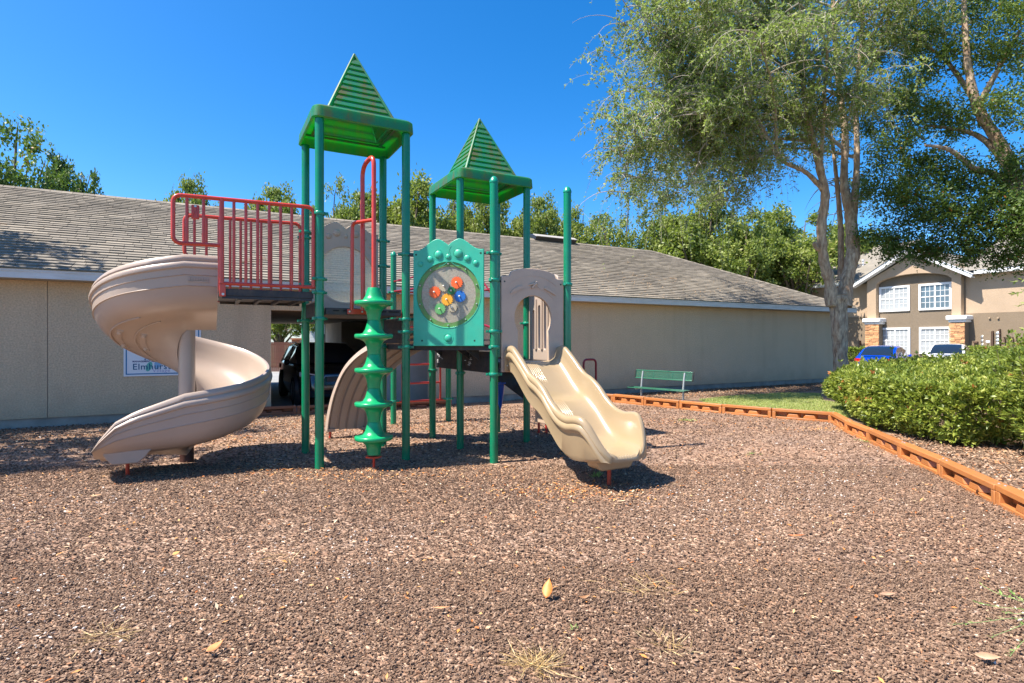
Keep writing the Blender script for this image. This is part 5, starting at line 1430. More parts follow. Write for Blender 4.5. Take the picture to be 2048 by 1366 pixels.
# ================================================================== BACKGROUND OAKS
def oak_variant(seed, R, hgt, dens, leaf, m, sparse=0.0, per=150, up_gap=0.0):
    """returns (crown mesh, trunk mesh) of a tree whose base is at the origin"""
    rg = np.random.default_rng(seed); cz = hgt * 0.60; rz = hgt * 0.42
    cl = []
    # lobes: big sub-crowns, each made of clumps
    nl = 15; lobes = []
    for k in range(nl):
        a = k * 2.4 + rg.uniform(-.4, .4); el = rg.uniform(-0.35, 1.0); rr = R * rg.uniform(0.5, 0.74) * math.sqrt(max(0.1, 1 - max(0, el) ** 2 * 0.85))
        lobes.append((rr * math.cos(a), rr * math.sin(a), cz + rz * el * 0.74, R * rg.uniform(0.30, 0.46)))
    pts = []; tn = []
    for (x, y, z, r) in lobes:
        nc = int(dens * 9)
        d = rg.normal(size=(nc, 3)); d /= np.linalg.norm(d, axis=1, keepdims=True)
        rad = r * rg.uniform(0.55, 1.08, size=(nc, 1)) 
        c = np.array([x, y, z]) + d * rad * np.array([1, 1, 0.82])
        if sparse > 0: c = c[rg.random(nc) > sparse]
        for q in c:
            cr = rg.uniform(0.32, 0.62) * R / 4.0; n = int(per * rg.uniform(0.6, 1.2))
            e = rg.normal(size=(n, 3)) * cr * 0.55
            pts.append(q + e); tn.append(np.full(n, rg.uniform(0.1, 0.75)) + rg.normal(size=n) * 0.13)
    P = np.concatenate(pts); T = np.concatenate(tn); n = len(P)
    d = rg.normal(size=(n, 3)); nn = rg.normal(size=(n, 3)) + np.array([0, 0, 0.9])
    o = leaf_mesh("crown", P, d, nn, leaf * rg.uniform(0.7, 1.3, n), leaf * 0.62 * rg.uniform(0.7, 1.3, n), T, m)
    b = MB(); tr = R * 0.07
    b.tube([(0, 0, -0.2), (0.05, 0.02, hgt * 0.15), (0.1, -0.05, hgt * 0.32), (0.0, 0.1, hgt * 0.6)], [tr * 1.4, tr, tr * 0.85, tr * 0.4], 8)
    for (x, y, z, r) in lobes:
        z0 = hgt * rg.uniform(0.18, 0.4); b.tube([(0.05, 0, z0), (x * 0.45, y * 0.45, z0 + (z - z0) * 0.55), (x * 0.85, y * 0.85, z - 0.1), (x * 1.1, y * 1.1, z + r * 0.5)], [tr * 0.5, tr * 0.34, tr * 0.2, 0.02], 6)
    t = b.build("trunk", M_barkd, None, smooth=60)
    return o, t
variants = [oak_variant(3, 4.2, 12.0, 1.0, 0.27, M_oak, per=120), oak_variant(8, 4.0, 11.5, 1.0, 0.25, M_oak, 0.12, per=115), oak_variant(21, 3.6, 12.5, 0.9, 0.22, M_oak, 0.40, per=95)]
for vv in variants:
    for o in vv: COL.objects.unlink(o)
def bg_tree(px, top, Z, width_px, var, label, name="oak_tree", group=None, rot=None):
    x = (px - 1024) / FPX * Z; ztop = H + (683 - top) / FPX * Z
    R0 = (4.0, 3.8, 3.4)[var]; H0 = (11.0, 10.5, 11.3)[var]
    s = (width_px / 2) / FPX * Z / R0; sz = ztop / H0
    r = empty(name, (x, Z, 0), random.uniform(0, 6.28) if rot is None else rot); r.scale = (s, s, sz)
    tag(r, label, "tree", group)
    for o in variants[var]:
        c = o.copy(); COL.objects.link(c); c.parent = r
    return r
BG = [
 (385, 388, 44, 105, 0, "small leafy treetop showing above the roof over the red railing's left end"),
 (556, 402, 50, 130, 0, "low rounded treetop above the roof ridge left of the tall green posts"),
 (655, 388, 42, 110, 2, "thin brownish treetop between the two left posts of the taller tower"),
 (722, 410, 50, 120, 0, "low treetop behind the red pole, right of the thin brownish one"),
 (815, 390, 52, 180, 0, "broad yellow green oak between the two towers above the ridge"),
 (893, 410, 54, 120, 1, "dark rounded treetop under the shorter tower's roof, left side"),
 (955, 418, 52, 110, 0, "dense dark green oak below the shorter roof, left of the capped post"),
 (1022, 428, 55, 130, 1, "low treetop directly behind the capped front post"),
 (1085, 420, 52, 120, 0, "rounded dark oak above the black roof vent"),
 (1160, 452, 58, 130, 1, "lowest treetop right of the rear capped post"),
 (1242, 402, 47, 125, 2, "open crowned oak with pale limbs showing, left of the big yellow green oaks"),
 (1318, 408, 50, 150, 2, "thin tall oak just right of the open crowned one"),
 (1404, 418, 46, 200, 0, "big bright yellow green oak above the right part of the roof"),
 (1478, 455, 43, 150, 1, "yellow green oak low over the sloping hip of the roof"),
 (1530, 448, 48, 170, 0, "bright green oak just left of the elm trunk, behind the roof's hip"),
 (1600, 458, 46, 180, 1, "oak seen immediately behind the left fork of the elm trunk"),
 (1690, 470, 52, 160, 0, "green oak seen between the elm trunk and the apartment gable"),
 (1760, 515, 62, 140, 1, "distant green tree behind the apartment's left roof"),
]
for (px, top, Z, w, v, lab) in BG:
    r_ = bg_tree(px, top, Z, w * 1.12, v, lab)
    if px > 1640 or px < 700: continue
# row that closes the gaps lower down behind the roof
for i, (px, Z) in enumerate([(860, 62), (990, 63), (1130, 60), (1290, 62), (1370, 60), (1450, 58), (1560, 60), (1650, 60)]):
    bg_tree(px, (452, 462, 470, 478, 470, 480, 482, 490)[i], Z, 200, i % 2, "far oak filling the tree line " + ["under the taller tower's right post", "behind the shorter tower", "right of the black roof vent", "below the open crowned oak", "left of the biggest yellow green oak", "right of the biggest yellow green oak", "behind the hip, left of the elm", "directly behind the elm's fork"][i])
# dark trees at the far left, behind the roof, and the pine like tree seen through the carport
vd = [oak_variant(31, 4.0, 11.0, 0.9, 0.19, M_oakd, 0.12, per=140), oak_variant(37, 2.6, 10.5, 0.9, 0.18, M_oakd, 0.1, per=120)]
for (vx, px, top, Z, wpx, lab) in ((0, 20, 262, 29, 250, "dark brown green tree at the far left above the roof"), (1, 148, 300, 30, 118, "smaller dark green tree right of the dark brown green one at far left")):
    o, t = vd[vx]; x = (px - 1024) / FPX * Z; zt = H + (683 - top) / FPX * Z
    r = empty("oak_tree", (x, Z, 0)); tag(r, lab, "tree"); R0, H0 = ((3.7, 10.0), (2.5, 9.6))[vx]; s = wpx / 2 / FPX * Z / R0; r.scale = (s, s, zt / H0)
    o.parent = r; t.parent = r
for (px, Z, w, top) in ((560, 34, 80, 640),):
    r = bg_tree(px, 612, 37, 150, 0, "bushy green tree framed by the carport opening"); r.scale = (r.scale[0], r.scale[0], r.scale[2])
# tree just outside the left edge whose shade falls on the roof and the mulch
o, t = oak_variant(55, 3.7, 12.0, 1.0, 0.2, M_oakd, 0.35, per=90)
r = empty("oak_tree", (-12.9, 7.6, 0)); tag(r, "oak just outside the left edge that shades the roof and mulch", "tree"); o.parent = r; t.parent = r
r.scale = (0.95, 1.1, 0.88)

# ================================================================== ELM
def tube_path(ctrl, n=24):
    P = [Vector(c) for c in ctrl]; return [crv(P, i / (n - 1)) for i in range(n)]
elm_base = Vector(((1684 - 1024) / FPX * 17.3, 17.3, 0))
elm = empty("elm_tree", elm_base); tag(elm, "tall weeping elm with peeling forked trunk at the garage corner", "tree")
def E(px, py, Z): return at(px, py, Z) - elm_base
b = MB()
def knobby(b, ctrl, radii, n=40, sides=14, amp=0.10):
    pts = tube_path(ctrl, n); rs = [np.interp(i / (n - 1), np.linspace(0, 1, len(radii)), radii) * (1 + random.uniform(-amp, amp)) for i in range(n)]
    o = len(b.v); b.tube(pts, rs, sides)
    for i in range(o, len(b.v)):
        v = Vector(b.v[i]); j = (i - o) // sides
        if j < n:
            c = pts[j]; b.v[i] = tuple(c + (v - c) * (1 + random.uniform(-amp, amp)))
r_ = 13.0 / FPX * 17.3
knobby(b, [E(1684, 800, 17.3), E(1682, 740, 17.3), E(1680, 680, 17.3), E(1677, 620, 17.3), E(1674, 590, 17.3)], [r_ * 1.25, r_ * 1.0, r_ * 1.05, r_ * 1.25, r_ * 1.45], 30, 18)
knobby(b, [E(1666, 612, 17.3), E(1660, 570, 17.25), E(1646, 510, 17.2), E(1643, 450, 17.1), E(1650, 390, 17.0), E(1636, 320, 16.9), E(1616, 240, 16.8), E(1604, 150, 16.7), E(1590, 70, 16.6), E(1566, -60, 16.4)],
       [r_ * 1.05, r_ * 0.8, r_ * 0.72, r_ * 0.72, r_ * 0.6, r_ * 0.5, r_ * 0.42, r_ * 0.38, r_ * 0.3, r_ * 0.15], 60, 12)
knobby(b, [E(1686, 612, 17.35), E(1694, 560, 17.4), E(1706, 500, 17.5), E(1700, 430, 17.6), E(1688, 360, 17.7), E(1690, 270, 17.8), E(1676, 160, 17.9), E(1668, 40, 18.0), E(1664, -60, 18.0)],
       [r_ * 1.15, r_ * 0.95, r_ * 1.0, r_ * 0.82, r_ * 0.6, r_ * 0.5, r_ * 0.42, r_ * 0.34, r_ * 0.2], 60, 12)
knobby(b, [E(1703, 480, 17.5), E(1710, 400, 17.6), E(1714, 300, 17.7), E(1712, 200, 17.9), E(1722, 90, 18), E(1730, -60, 18)], [r_ * 0.6, r_ * 0.5, r_ * 0.42, r_ * 0.36, r_ * 0.3, r_ * 0.15], 40, 10)
knobby(b, [E(1682, 560, 17.9), E(1682, 470, 18.0), E(1675, 380, 18.1), E(1664, 280, 18.3), E(1645, 180, 18.5)], [r_ * 0.5, r_ * 0.42, r_ * 0.36, r_ * 0.25, r_ * 0.15], 36, 10)
knobby(b, [E(1647, 500, 17.2), E(1634, 496, 17.15), E(1628, 485, 17.1)], [r_ * 0.6, r_ * 0.4, r_ * 0.28], 8, 9)
knobby(b, [E(1647, 380, 17.0), E(1612, 345, 16.8), E(1560, 318, 16.5), E(1532, 270, 16.2), E(1492, 225, 15.9), E(1440, 150, 15.5)], [r_ * 0.42, r_ * 0.32, r_ * 0.24, r_ * 0.18, r_ * 0.12, r_ * 0.05], 40, 8)
b.build("trunk", M_barkg, elm, smooth=70)
# crown: arching branches with hanging leafy shoots
rg = np.random.default_rng(5); random.seed(5)
br_pts = []  # (path list of vectors)
wood = MB(); shoots = []
stems = [([E(1646, 330, 16.9), E(1616, 240, 16.8), E(1604, 150, 16.7), E(1590, 70, 16.6), E(1566, -60, 16.4)], 10),
         ([E(1688, 360, 17.7), E(1690, 270, 17.8), E(1676, 160, 17.9), E(1668, 40, 18.0), E(1664, -60, 18.0)], 8),
         ([E(1714, 330, 17.7), E(1712, 200, 17.9), E(1722, 90, 18), E(1730, -60, 18)], 7),
         ([E(1560, 318, 16.5), E(1532, 270, 16.2), E(1492, 225, 15.9), E(1440, 150, 15.5)], 8)]
def branch(p0, az, el, length, r0, droop, n=12):
    pts = [Vector(p0)]; d = Vector((math.cos(az) * math.cos(el), math.sin(az) * math.cos(el), math.sin(el)))
    for i in range(n):
        d = (d + Vector((random.uniform(-.10, .10), random.uniform(-.10, .10), random.uniform(-.06, .06) - droop * (0.4 + i / n)))).normalized()
        pts.append(pts[-1] + d * (length / n))
    return pts
mains = []
for (st, cnt) in stems:
    for k in range(cnt):
        t = (k + 0.4) / cnt; p = crv(st, t)
        az = random.uniform(math.pi * 0.55, math.pi * 1.55) if random.random() < 0.66 else random.uniform(-math.pi, math.pi)
        ln = random.uniform(3.4, 6.2) * (1.0 if abs(az - math.pi) < 1 else 0.65)
        if math.cos(az) > 0.2: ln = min(ln, 3.4)
        pts = branch(p, az, random.uniform(0.25, 0.95), ln, 0.05, random.uniform(0.07, 0.13))
        mains.append(pts)
# a few directed limbs that carry the left side of the crown
for (a_, c_) in (((1604, 150, 16.7), (1215, 60, 15.6)), ((1616, 240, 16.8), (1225, 200, 15.8)), ((1492, 225, 15.9), (1260, 260, 15.0)), ((1590, 70, 16.6), (1240, -40, 16.5)), ((1604, 150, 16.7), (1240, 130, 17.5)),
                 ((1590, 70, 16.6), (1330, -60, 15.2)), ((1532, 270, 16.2), (1310, 250, 16.8)), ((1440, 150, 15.5), (1250, 300, 15.4)), ((1676, 160, 17.9), (1400, 30, 18.6)), ((1616, 240, 16.8), (1390, 200, 17.8)), ((1604, 150, 16.7), (1330, 60, 15.9)),
                 ((1492, 225, 15.9), (1300, 310, 16.2)), ((1492, 225, 15.9), (1390, 330, 15.6)), ((1560, 318, 16.5), (1470, 345, 16.2)), ((1440, 150, 15.5), (1255, 340, 16.0)), ((1532, 270, 16.2), (1345, 290, 17.0))):
    a, c = E(*a_), E(*c_); m_ = a.lerp(c, 0.5) + Vector((0, 0, (c - a).length * 0.16))
    P = [a, a.lerp(m_, 0.6) + Vector((0, 0, .3)), m_, m_.lerp(c, 0.6) + Vector((0, 0, 0.25)), c, c + Vector((-0.35, random.uniform(-.2, .2), -0.8))]
    mains.append([crv(P, i / 13) + Vector((random.uniform(-.08, .08), random.uniform(-.08, .08), random.uniform(-.08, .08))) for i in range(14)])
def elm_px(p): 
    w_ = p + elm_base; return 1024 + FPX * w_.x / w_.y, 683 - FPX * (w_.z - H) / w_.y
for k_ in range(len(mains)):
    q_ = [p for p in mains[k_] if elm_px(p)[0] > 1240]
    mains[k_] = q_ if len(q_) > 4 else mains[k_][:5]
for pts in mains:
    n = len(pts); wood.tube(pts, [0.055 * (1 - 0.85 * i / (n - 1)) for i in range(n)], 6, cap=False)
    for i in range(3, n):
        for _ in range(2):
            az = random.uniform(0, 6.28); sub_ = branch(pts[i], az, random.uniform(-0.2, 0.7), random.uniform(0.9, 2.0), 0.02, random.uniform(0.16, 0.28), 7)
            wood.tube(sub_, [0.016, 0.014, 0.012, 0.010, 0.008, 0.006, 0.005, 0.003], 4, cap=False)
            for j in range(1, len(sub_)):
                for _ in range(2):
                    a2 = random.uniform(0, 6.28); sh = branch(sub_[j], a2, random.uniform(-0.9, 0.4), random.uniform(0.35, 1.0), 0.005, 0.26, 6)
                    x_, y_ = elm_px(sh[0])
                    if x_ < 1150: continue
                    if math.sin(sh[0].x * 2.1 + sh[0].z * 1.3) + math.sin(sh[0].y * 2.7 - sh[0].z * 2.2 + 1.0) + math.sin(sh[0].x * 3.9 - sh[0].y * 3.1) < -0.70: continue
                    lim = (425 + 28 * math.sin(x_ * 0.045) + 15 * math.sin(x_ * 0.13)) if x_ < 1480 else float(np.interp(x_, [1480, 1560, 1640, 1720, 1800], [395, 318, 330, 410, 460]))
                    if y_ > lim: continue
                    if y_ > lim - 120 and x_ < 1560 and random.random() < 0.16: sh = branch(sh[0], a2, -0.6, random.uniform(1.1, 2.3), 0.005, 0.35, 9)
                    shoots.append(sh)
wood.build("branches", M_barkp, elm, smooth=60)
b = MB()
for sh in shoots: b.tube(sh, 0.0032, 3, cap=False)
b.build("shoots", M_barkp, elm, kind="stuff")
print('shoots', len(shoots))
PP, DD, TT_ = [], [], []
for sh in shoots:
    a = np.array([list(p) for p in sh]); n = random.randint(13, 20); ts_ = np.sort(rg.random(n)) * (len(a) - 1.001)
    i = ts_.astype(int); f = (ts_ - i)[:, None]; pos = a[i] * (1 - f) + a[i + 1] * f; dr = a[i + 1] - a[i]
    sd = np.cross(dr, rg.normal(size=(n, 3))); sd /= np.linalg.norm(sd, axis=1, keepdims=True) + 1e-9
    dn = dr / (np.linalg.norm(dr, axis=1, keepdims=True) + 1e-9)
    PP.append(pos); DD.append(dn * 0.5 + sd); TT_.append(np.full(n, random.uniform(0.15, 0.85)) + rg.normal(size=n) * 0.15)
P = np.concatenate(PP); D = np.concatenate(DD); T = np.concatenate(TT_)
# keep the clear sky gap below the left limb and left of the trunk
wp = P + np.array(elm_base); pxs = 1024 + FPX * wp[:, 0] / wp[:, 1]; pys = 683 - FPX * (wp[:, 2] - H) / wp[:, 1]
low = 400 + 60 * np.sin(pxs * 0.045) * 0.6 + 28 * np.sin(pxs * 0.13)
low = np.where(pxs > 1480, np.interp(pxs, [1480, 1560, 1640, 1720, 1800], [400, 330, 345, 420, 470]), low)
zlow = H + (683 - low) / FPX * wp[:, 1]
keep = wp[:, 2] > 3.2
P, D, T = P[keep], D[keep], T[keep]; n = len(P)
print("elm leaves", n)
leaf_mesh("leaves", P, D, rg.normal(size=(n, 3)) + np.array([0, 0, 0.8]), rg.uniform(0.075, 0.125, n), rg.uniform(0.032, 0.05, n), T, M_elm, elm, "stuff")

# ================================================================== BIG DARK OAK AT THE RIGHT
ok_base = Vector((17.2, 15.6, 0)); oak = empty("oak_tree", ok_base); tag(oak, "large dark oak overhanging from the right edge above the apartments", "tree")
def O(px, py, Z): return at(px, py, Z) - ok_base
b = MB(); random.seed(9)
knobby(b, [O(2230, 900, 15.6), O(2170, 640, 15.8), O(2100, 520, 16), O(2052, 410, 16), O(2025, 345, 16.1), O(1995, 280, 16.2), O(1955, 215, 16.3), O(1935, 120, 16.4), O(1928, 0, 16.5)], [0.34, 0.30, 0.25, 0.22, 0.19, 0.16, 0.13, 0.10, 0.06], 60, 12, 0.07)
knobby(b, [O(2040, 395, 16), O(1990, 350, 15.9), O(1945, 335, 15.8), O(1900, 300, 15.6), O(1850, 290, 15.4)], [0.13, 0.10, 0.08, 0.06, 0.03], 24, 8, 0.06)
knobby(b, [O(2012, 330, 16.1), O(1975, 285, 16.4), O(1930, 262, 16.6), O(1850, 250, 17)], [0.10, 0.08, 0.06, 0.03], 24, 8, 0.06)
knobby(b, [O(1955, 215, 16.3), O(1990, 150, 16.0), O(2040, 60, 15.5)], [0.10, 0.07, 0.04], 20, 8, 0.06)
knobby(b, [O(1960, 220, 16.3), O(1925, 165, 16.8), O(1880, 110, 17.2), O(1800, 60, 17.4)], [0.09, 0.07, 0.05, 0.02], 20, 8, 0.06)
b.build("trunk", M_barkg, oak, smooth=70)
rg = np.random.default_rng(77)
cl = []
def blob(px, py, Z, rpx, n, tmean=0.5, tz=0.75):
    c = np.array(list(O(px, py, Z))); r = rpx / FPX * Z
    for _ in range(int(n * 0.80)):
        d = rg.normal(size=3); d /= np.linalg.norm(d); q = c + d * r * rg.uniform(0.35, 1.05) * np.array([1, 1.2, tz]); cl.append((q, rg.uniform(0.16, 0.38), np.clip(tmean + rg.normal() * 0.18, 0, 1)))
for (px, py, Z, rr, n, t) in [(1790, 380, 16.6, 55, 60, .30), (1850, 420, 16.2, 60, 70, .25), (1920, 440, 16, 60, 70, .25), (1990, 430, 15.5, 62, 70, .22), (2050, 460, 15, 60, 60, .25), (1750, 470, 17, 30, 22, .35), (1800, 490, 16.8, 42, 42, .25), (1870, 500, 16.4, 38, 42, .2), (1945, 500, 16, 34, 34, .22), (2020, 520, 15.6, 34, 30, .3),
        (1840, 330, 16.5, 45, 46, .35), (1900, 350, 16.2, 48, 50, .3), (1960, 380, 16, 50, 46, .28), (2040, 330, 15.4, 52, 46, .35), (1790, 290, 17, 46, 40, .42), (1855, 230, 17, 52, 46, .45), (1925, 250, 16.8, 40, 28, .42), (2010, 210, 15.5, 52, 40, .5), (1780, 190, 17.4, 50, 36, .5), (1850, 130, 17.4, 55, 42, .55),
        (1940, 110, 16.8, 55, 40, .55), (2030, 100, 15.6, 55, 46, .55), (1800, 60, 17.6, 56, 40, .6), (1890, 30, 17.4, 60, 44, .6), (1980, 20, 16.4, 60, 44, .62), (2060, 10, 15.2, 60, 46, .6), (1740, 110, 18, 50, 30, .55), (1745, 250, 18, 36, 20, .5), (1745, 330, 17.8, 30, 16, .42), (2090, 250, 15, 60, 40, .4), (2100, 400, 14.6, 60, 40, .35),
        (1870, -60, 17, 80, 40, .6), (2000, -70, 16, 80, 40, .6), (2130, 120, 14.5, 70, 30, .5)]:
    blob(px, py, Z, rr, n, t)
PP, TT_ = [], []
for (q, r, t) in cl:
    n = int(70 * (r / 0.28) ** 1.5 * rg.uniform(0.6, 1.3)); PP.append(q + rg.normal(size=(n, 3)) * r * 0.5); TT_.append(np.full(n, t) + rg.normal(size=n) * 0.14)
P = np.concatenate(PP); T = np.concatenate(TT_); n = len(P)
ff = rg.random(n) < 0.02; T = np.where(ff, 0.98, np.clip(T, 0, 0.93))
print("oak leaves", n)
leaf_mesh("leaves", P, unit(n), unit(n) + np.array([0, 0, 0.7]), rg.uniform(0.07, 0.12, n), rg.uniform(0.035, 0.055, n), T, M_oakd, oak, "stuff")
b = MB(); random.seed(4)
for (q, r, t) in cl[::3]:
    q = Vector(q); tgt = q + Vector((random.uniform(0.3, 0.9), random.uniform(-.2, .2), random.uniform(-.3, .3)))
    b.tube([q, q.lerp(tgt, 0.5) + Vector((0, 0, 0.05)), tgt], [0.004, 0.008, 0.014], 4, cap=False)
b.build("twigs", M_barkd, oak, kind="stuff")
# near sprays of bright leaves entering at the right edge
sprays = [(2075, 560, 8.5, -1.0, 0.35), (2080, 600, 8.2, -0.9, 0.1), (2085, 640, 8.0, -0.8, -0.1), (2080, 575, 8.4, -1.1, 0.0), (2078, 530, 8.6, -0.8, 0.3)]
tw = empty("branch_spray", at(2120, 600, 8.3)); tag(tw, "bright green leafy branch tips poking in at the right edge", "branch")
b = MB(); PP, DD, TT_ = [], [], []
for (px, py, Z, dx, dz) in sprays:
    p0 = at(px + 45, py - 6, Z) - tw.location; p = [p0 + Vector((dx * 0.62 * t, 0.1 * t, dz * 0.25 * t - 0.16 * t * t)) for t in np.linspace(0, 1, 8)]; b.tube(p, [0.006] * 4 + [0.003] * 4, 5)
    for k in range(26):
        t = random.random() * 6.99; i = int(t); q = p[i].lerp(p[i + 1], t - i); PP.append(list(q)); DD.append([dx * 0.6 + random.uniform(-.5, .5), random.uniform(-.6, .6), random.uniform(-.6, .5)]); TT_.append(random.uniform(0.5, 1))
b.build("twig", M_barkd, tw)
n = len(PP); leaf_mesh("leaves", np.array(PP), np.array(DD), unit(n) + np.array([0, 0, 1]), 0.075, 0.03, np.array(TT_), M_elm, tw, "stuff", 0.15)

# ================================================================== HEDGE
def hedge_leaves(name, foot, z0f, zf, n_leaf, label, cat, leaf=(0.05, 0.085), m=M_hedge, seed=1, tint=(0.15, 0.9), lean=0.7):
    """foot: polygon (x, y) list around; leaves fill a shell of the volume under height zf(x,y)"""
    rg = np.random.default_rng(seed)
    P2 = np.array(foot); c = P2.mean(axis=0)
    root = empty(name, (c[0], c[1], 0)); tag(root, label, cat)
    seg = np.roll(P2, -1, axis=0) - P2; ln = np.linalg.norm(seg, axis=1); 
    # whorls: centre points, several leaves each
    nw = n_leaf // 7; pts, out = [], []
    n_side = int(nw * 0.68); k = rg.choice(len(P2), n_side, p=ln / ln.sum()); t = rg.random(n_side)
    xy = P2[k] + seg[k] * t[:, None]; nr = np.stack([seg[k][:, 1], -seg[k][:, 0]], 1) / ln[k][:, None]
    if np.dot(nr[0], xy[0] - c) < 0: nr = -nr
    depth = rg.random(n_side) ** 1.4 * 0.55
    hz = np.array([zf(x, y) for x, y in xy]); zb = z0f
    z = zb + (hz - zb) * rg.random(n_side) ** 1.0
    bulge = 0.10 * np.sin(xy[:, 0] * 3.1 + z * 4) + 0.08 * np.sin(xy[:, 1] * 4.3 - z * 3) + 0.10 * np.sin((z - zb) / (hz - zb + 1e-3) * 3.14)
    under = np.clip((0.35 - (z - zb)) / 0.35, 0, 1) * 0.22
    xy2 = xy + nr * (bulge - depth - under)[:, None]
    pts.append(np.column_stack([xy2, z])); out.append(np.column_stack([nr, np.full(n_side, 0.55)]))
    n_top = nw - n_side; mn, mx = P2.min(0), P2.max(0); q = rg.random((n_top * 4, 2)) * (mx - mn) + mn
    q = q[in_poly(q[:, 0], q[:, 1], [tuple(p) for p in foot])][:n_top]
    hz = np.array([zf(x, y) for x, y in q]); z = hz - rg.random(len(q)) ** 1.5 * 0.25 + 0.03 * np.sin(q[:, 0] * 7) + rg.exponential(0.042, len(q))
    pts.append(np.column_stack([q, z])); out.append(np.column_stack([np.zeros((len(q), 2)), np.ones(len(q)) * 1.3]))
    C = np.concatenate(pts); Q = np.concatenate(out)
    C[:, 2] = np.maximum(C[:, 2], 0.05)
    m_ = 7; P = np.repeat(C, m_, 0); dirs = np.repeat(Q, m_, 0) * lean + unit(len(P)) * 0.85
    tn = np.repeat(rg.uniform(tint[0], tint[1], len(C)), m_) + rg.normal(size=len(P)) * 0.10
    tn = tn + np.repeat(0.16 * np.sin(C[:, 0] * 2.7 + C[:, 2] * 3) * np.sin(C[:, 1] * 2.3 + 1), m_); tn = np.clip(tn, 0, 0.94); tn = np.where(np.repeat(rg.random(len(C)) < 0.012, m_), 1.0, tn)
    P = P + unit(len(P)) * 0.02 - np.array([c[0], c[1], 0])
    leaf_mesh("leaves", P, dirs, unit(len(P)) + np.array([0, 0, 1.2]), rg.uniform(leaf[0], leaf[1], len(P)), rg.uniform(leaf[0] * .36, leaf[1] * .42, len(P)), tn, m, root, "stuff", 0.12)
    b = MB(); random.seed(seed)
    for _ in range(220):
        i = random.randrange(len(C)); p = Vector(C[i]) - Vector((c[0], c[1], 0)); g0 = Vector((p.x * 0.8, p.y * 0.8, 0)); g0.z = 0
        if C[i][2] < 0.2: continue
        b.tube([g0, g0.lerp(p, 0.5) + Vector((random.uniform(-.06, .06), random.uniform(-.06, .06), 0.05)), p], [0.011, 0.007, 0.003], 4, cap=False)
    b.build("stems", M_barkd, root, kind="stuff")
    return root
gp_ = lambda px, py: ground_at(px, py)
h1 = [(4.18 * H, 7.05 * H), (4.05 * H, 6.35 * H), (4.05 * H, 5.75 * H), (4.15 * H, 5.25 * H), (4.6 * H, 5.12 * H), (5.6 * H, 5.3 * H), (6.4 * H, 5.6 * H), (7.6 * H, 7.2 * H), (7.9 * H, 9.0 * H), (5.9 * H, 9.3 * H), (4.75 * H, 8.3 * H)]
# height: near edge lower than the back, as the clipped top rises away and to the right
def hz1(x, y): return H * (max(0.555, 0.555 + 0.076 * (x / H - 4.6)) + 0.01 * math.sin(x * 2.3) + 0.01 * math.sin(y * 3.1))
hedge_leaves("hedge", h1, 0.06, hz1, 112000, "clipped light green hedge behind the orange timbers at right", "hedge", (0.065, 0.115), seed=3)
h2 = [(4.35 * H, 4.95 * H), (4.2 * H, 4.55 * H), (4.3 * H, 4.15 * H), (4.7 * H, 3.95 * H), (6.2 * H, 4.4 * H), (6.4 * H, 5.2 * H), (5.2 * H, 5.4 * H)]
def hz2(x, y): return H * (0.86 + 0.05 * math.sin(x * 2.0 + 1) + 0.06 * (x / H - 4.2))
hedge_leaves("shrub", h2, 0.06, hz2, 26000, "taller loose shrub at the right edge in front of the clipped hedge", "shrub", (0.06, 0.10), seed=8, tint=(0.05, 0.8), lean=0.9)
h3 = [(5.4 * H, 6.2 * H), (5.2 * H, 5.8 * H), (5.6 * H, 5.5 * H), (6.8 * H, 5.9 * H), (6.9 * H, 6.8 * H), (5.9 * H, 6.7 * H)]
hedge_leaves("shrub", h3, 0.6, lambda x, y: H * (0.97 + 0.05 * math.sin(x * 3)), 9000, "dark upright shrub rising above the hedge near the right edge", "shrub", (0.05, 0.09), seed=12, tint=(0.0, 0.55), lean=0.9)
# low hedge by the apartments and bush by the trunk
def small_hedge(px0, px1, Z, pytop, label, seed, depth=1.6):
    x0, x1 = (px0 - 1024) / FPX * Z, (px1 - 1024) / FPX * Z; zt = H + (683 - pytop) / FPX * Z
    hedge_leaves("hedge", [(x0, Z), (x1, Z - 1.5), (x1 + .4, Z - 1.5 + depth), (x0 + .4, Z + depth)], 0.05, lambda x, y: zt, 6000, label, "hedge", (0.10, 0.18), seed=seed, tint=(0.1, 0.6))
small_hedge(1935, 2060, 33, 697, "low green hedge before the apartment's meter wall", 21)
small_hedge(1694, 1712, 38, 699, "small round bush at the foot of the apartment wall beside the elm trunk", 22, 1.0)

# ================================================================== GRASS PATCH
def grass_patch(name, poly, n, label, seed, h=(0.03, 0.075), cols=None):
    rg = np.random.default_rng(seed); P2 = np.array(poly); mn, mx = P2.min(0), P2.max(0); q = rg.random((n * 3, 2)) * (mx - mn) + mn
    q = q[in_poly(q[:, 0], q[:, 1], poly)][:n]; m = len(q)
    edge = np.ones(m)
    P = np.column_stack([q, np.full(m, -0.004)]); d = np.column_stack([rg.normal(size=(m, 2)) * 0.55, np.ones(m)])
    o = leaf_mesh(name, P, d, unit(m), rg.uniform(h[0], h[1], m), rg.uniform(0.006, 0.012, m), rg.random(m), cols, None)
    tag(o, label, "grass", kind="stuff"); return o
M_gr = leaf_mat("grass_blades", [(0.0, (0.26, 0.33, 0.09)), (0.6, (0.40, 0.46, 0.15)), (0.85, (0.50, 0.50, 0.2)), (1.0, (0.58, 0.50, 0.26))], 0.3, (0.4, 0.5, 0.08))
a1 = gp_(1398, 800); a2 = gp_(1470, 792); a3 = gp_(1640, 788); a5 = gp_(1668, 838); a6 = gp_(1560, 826); a7 = gp_(1450, 815)
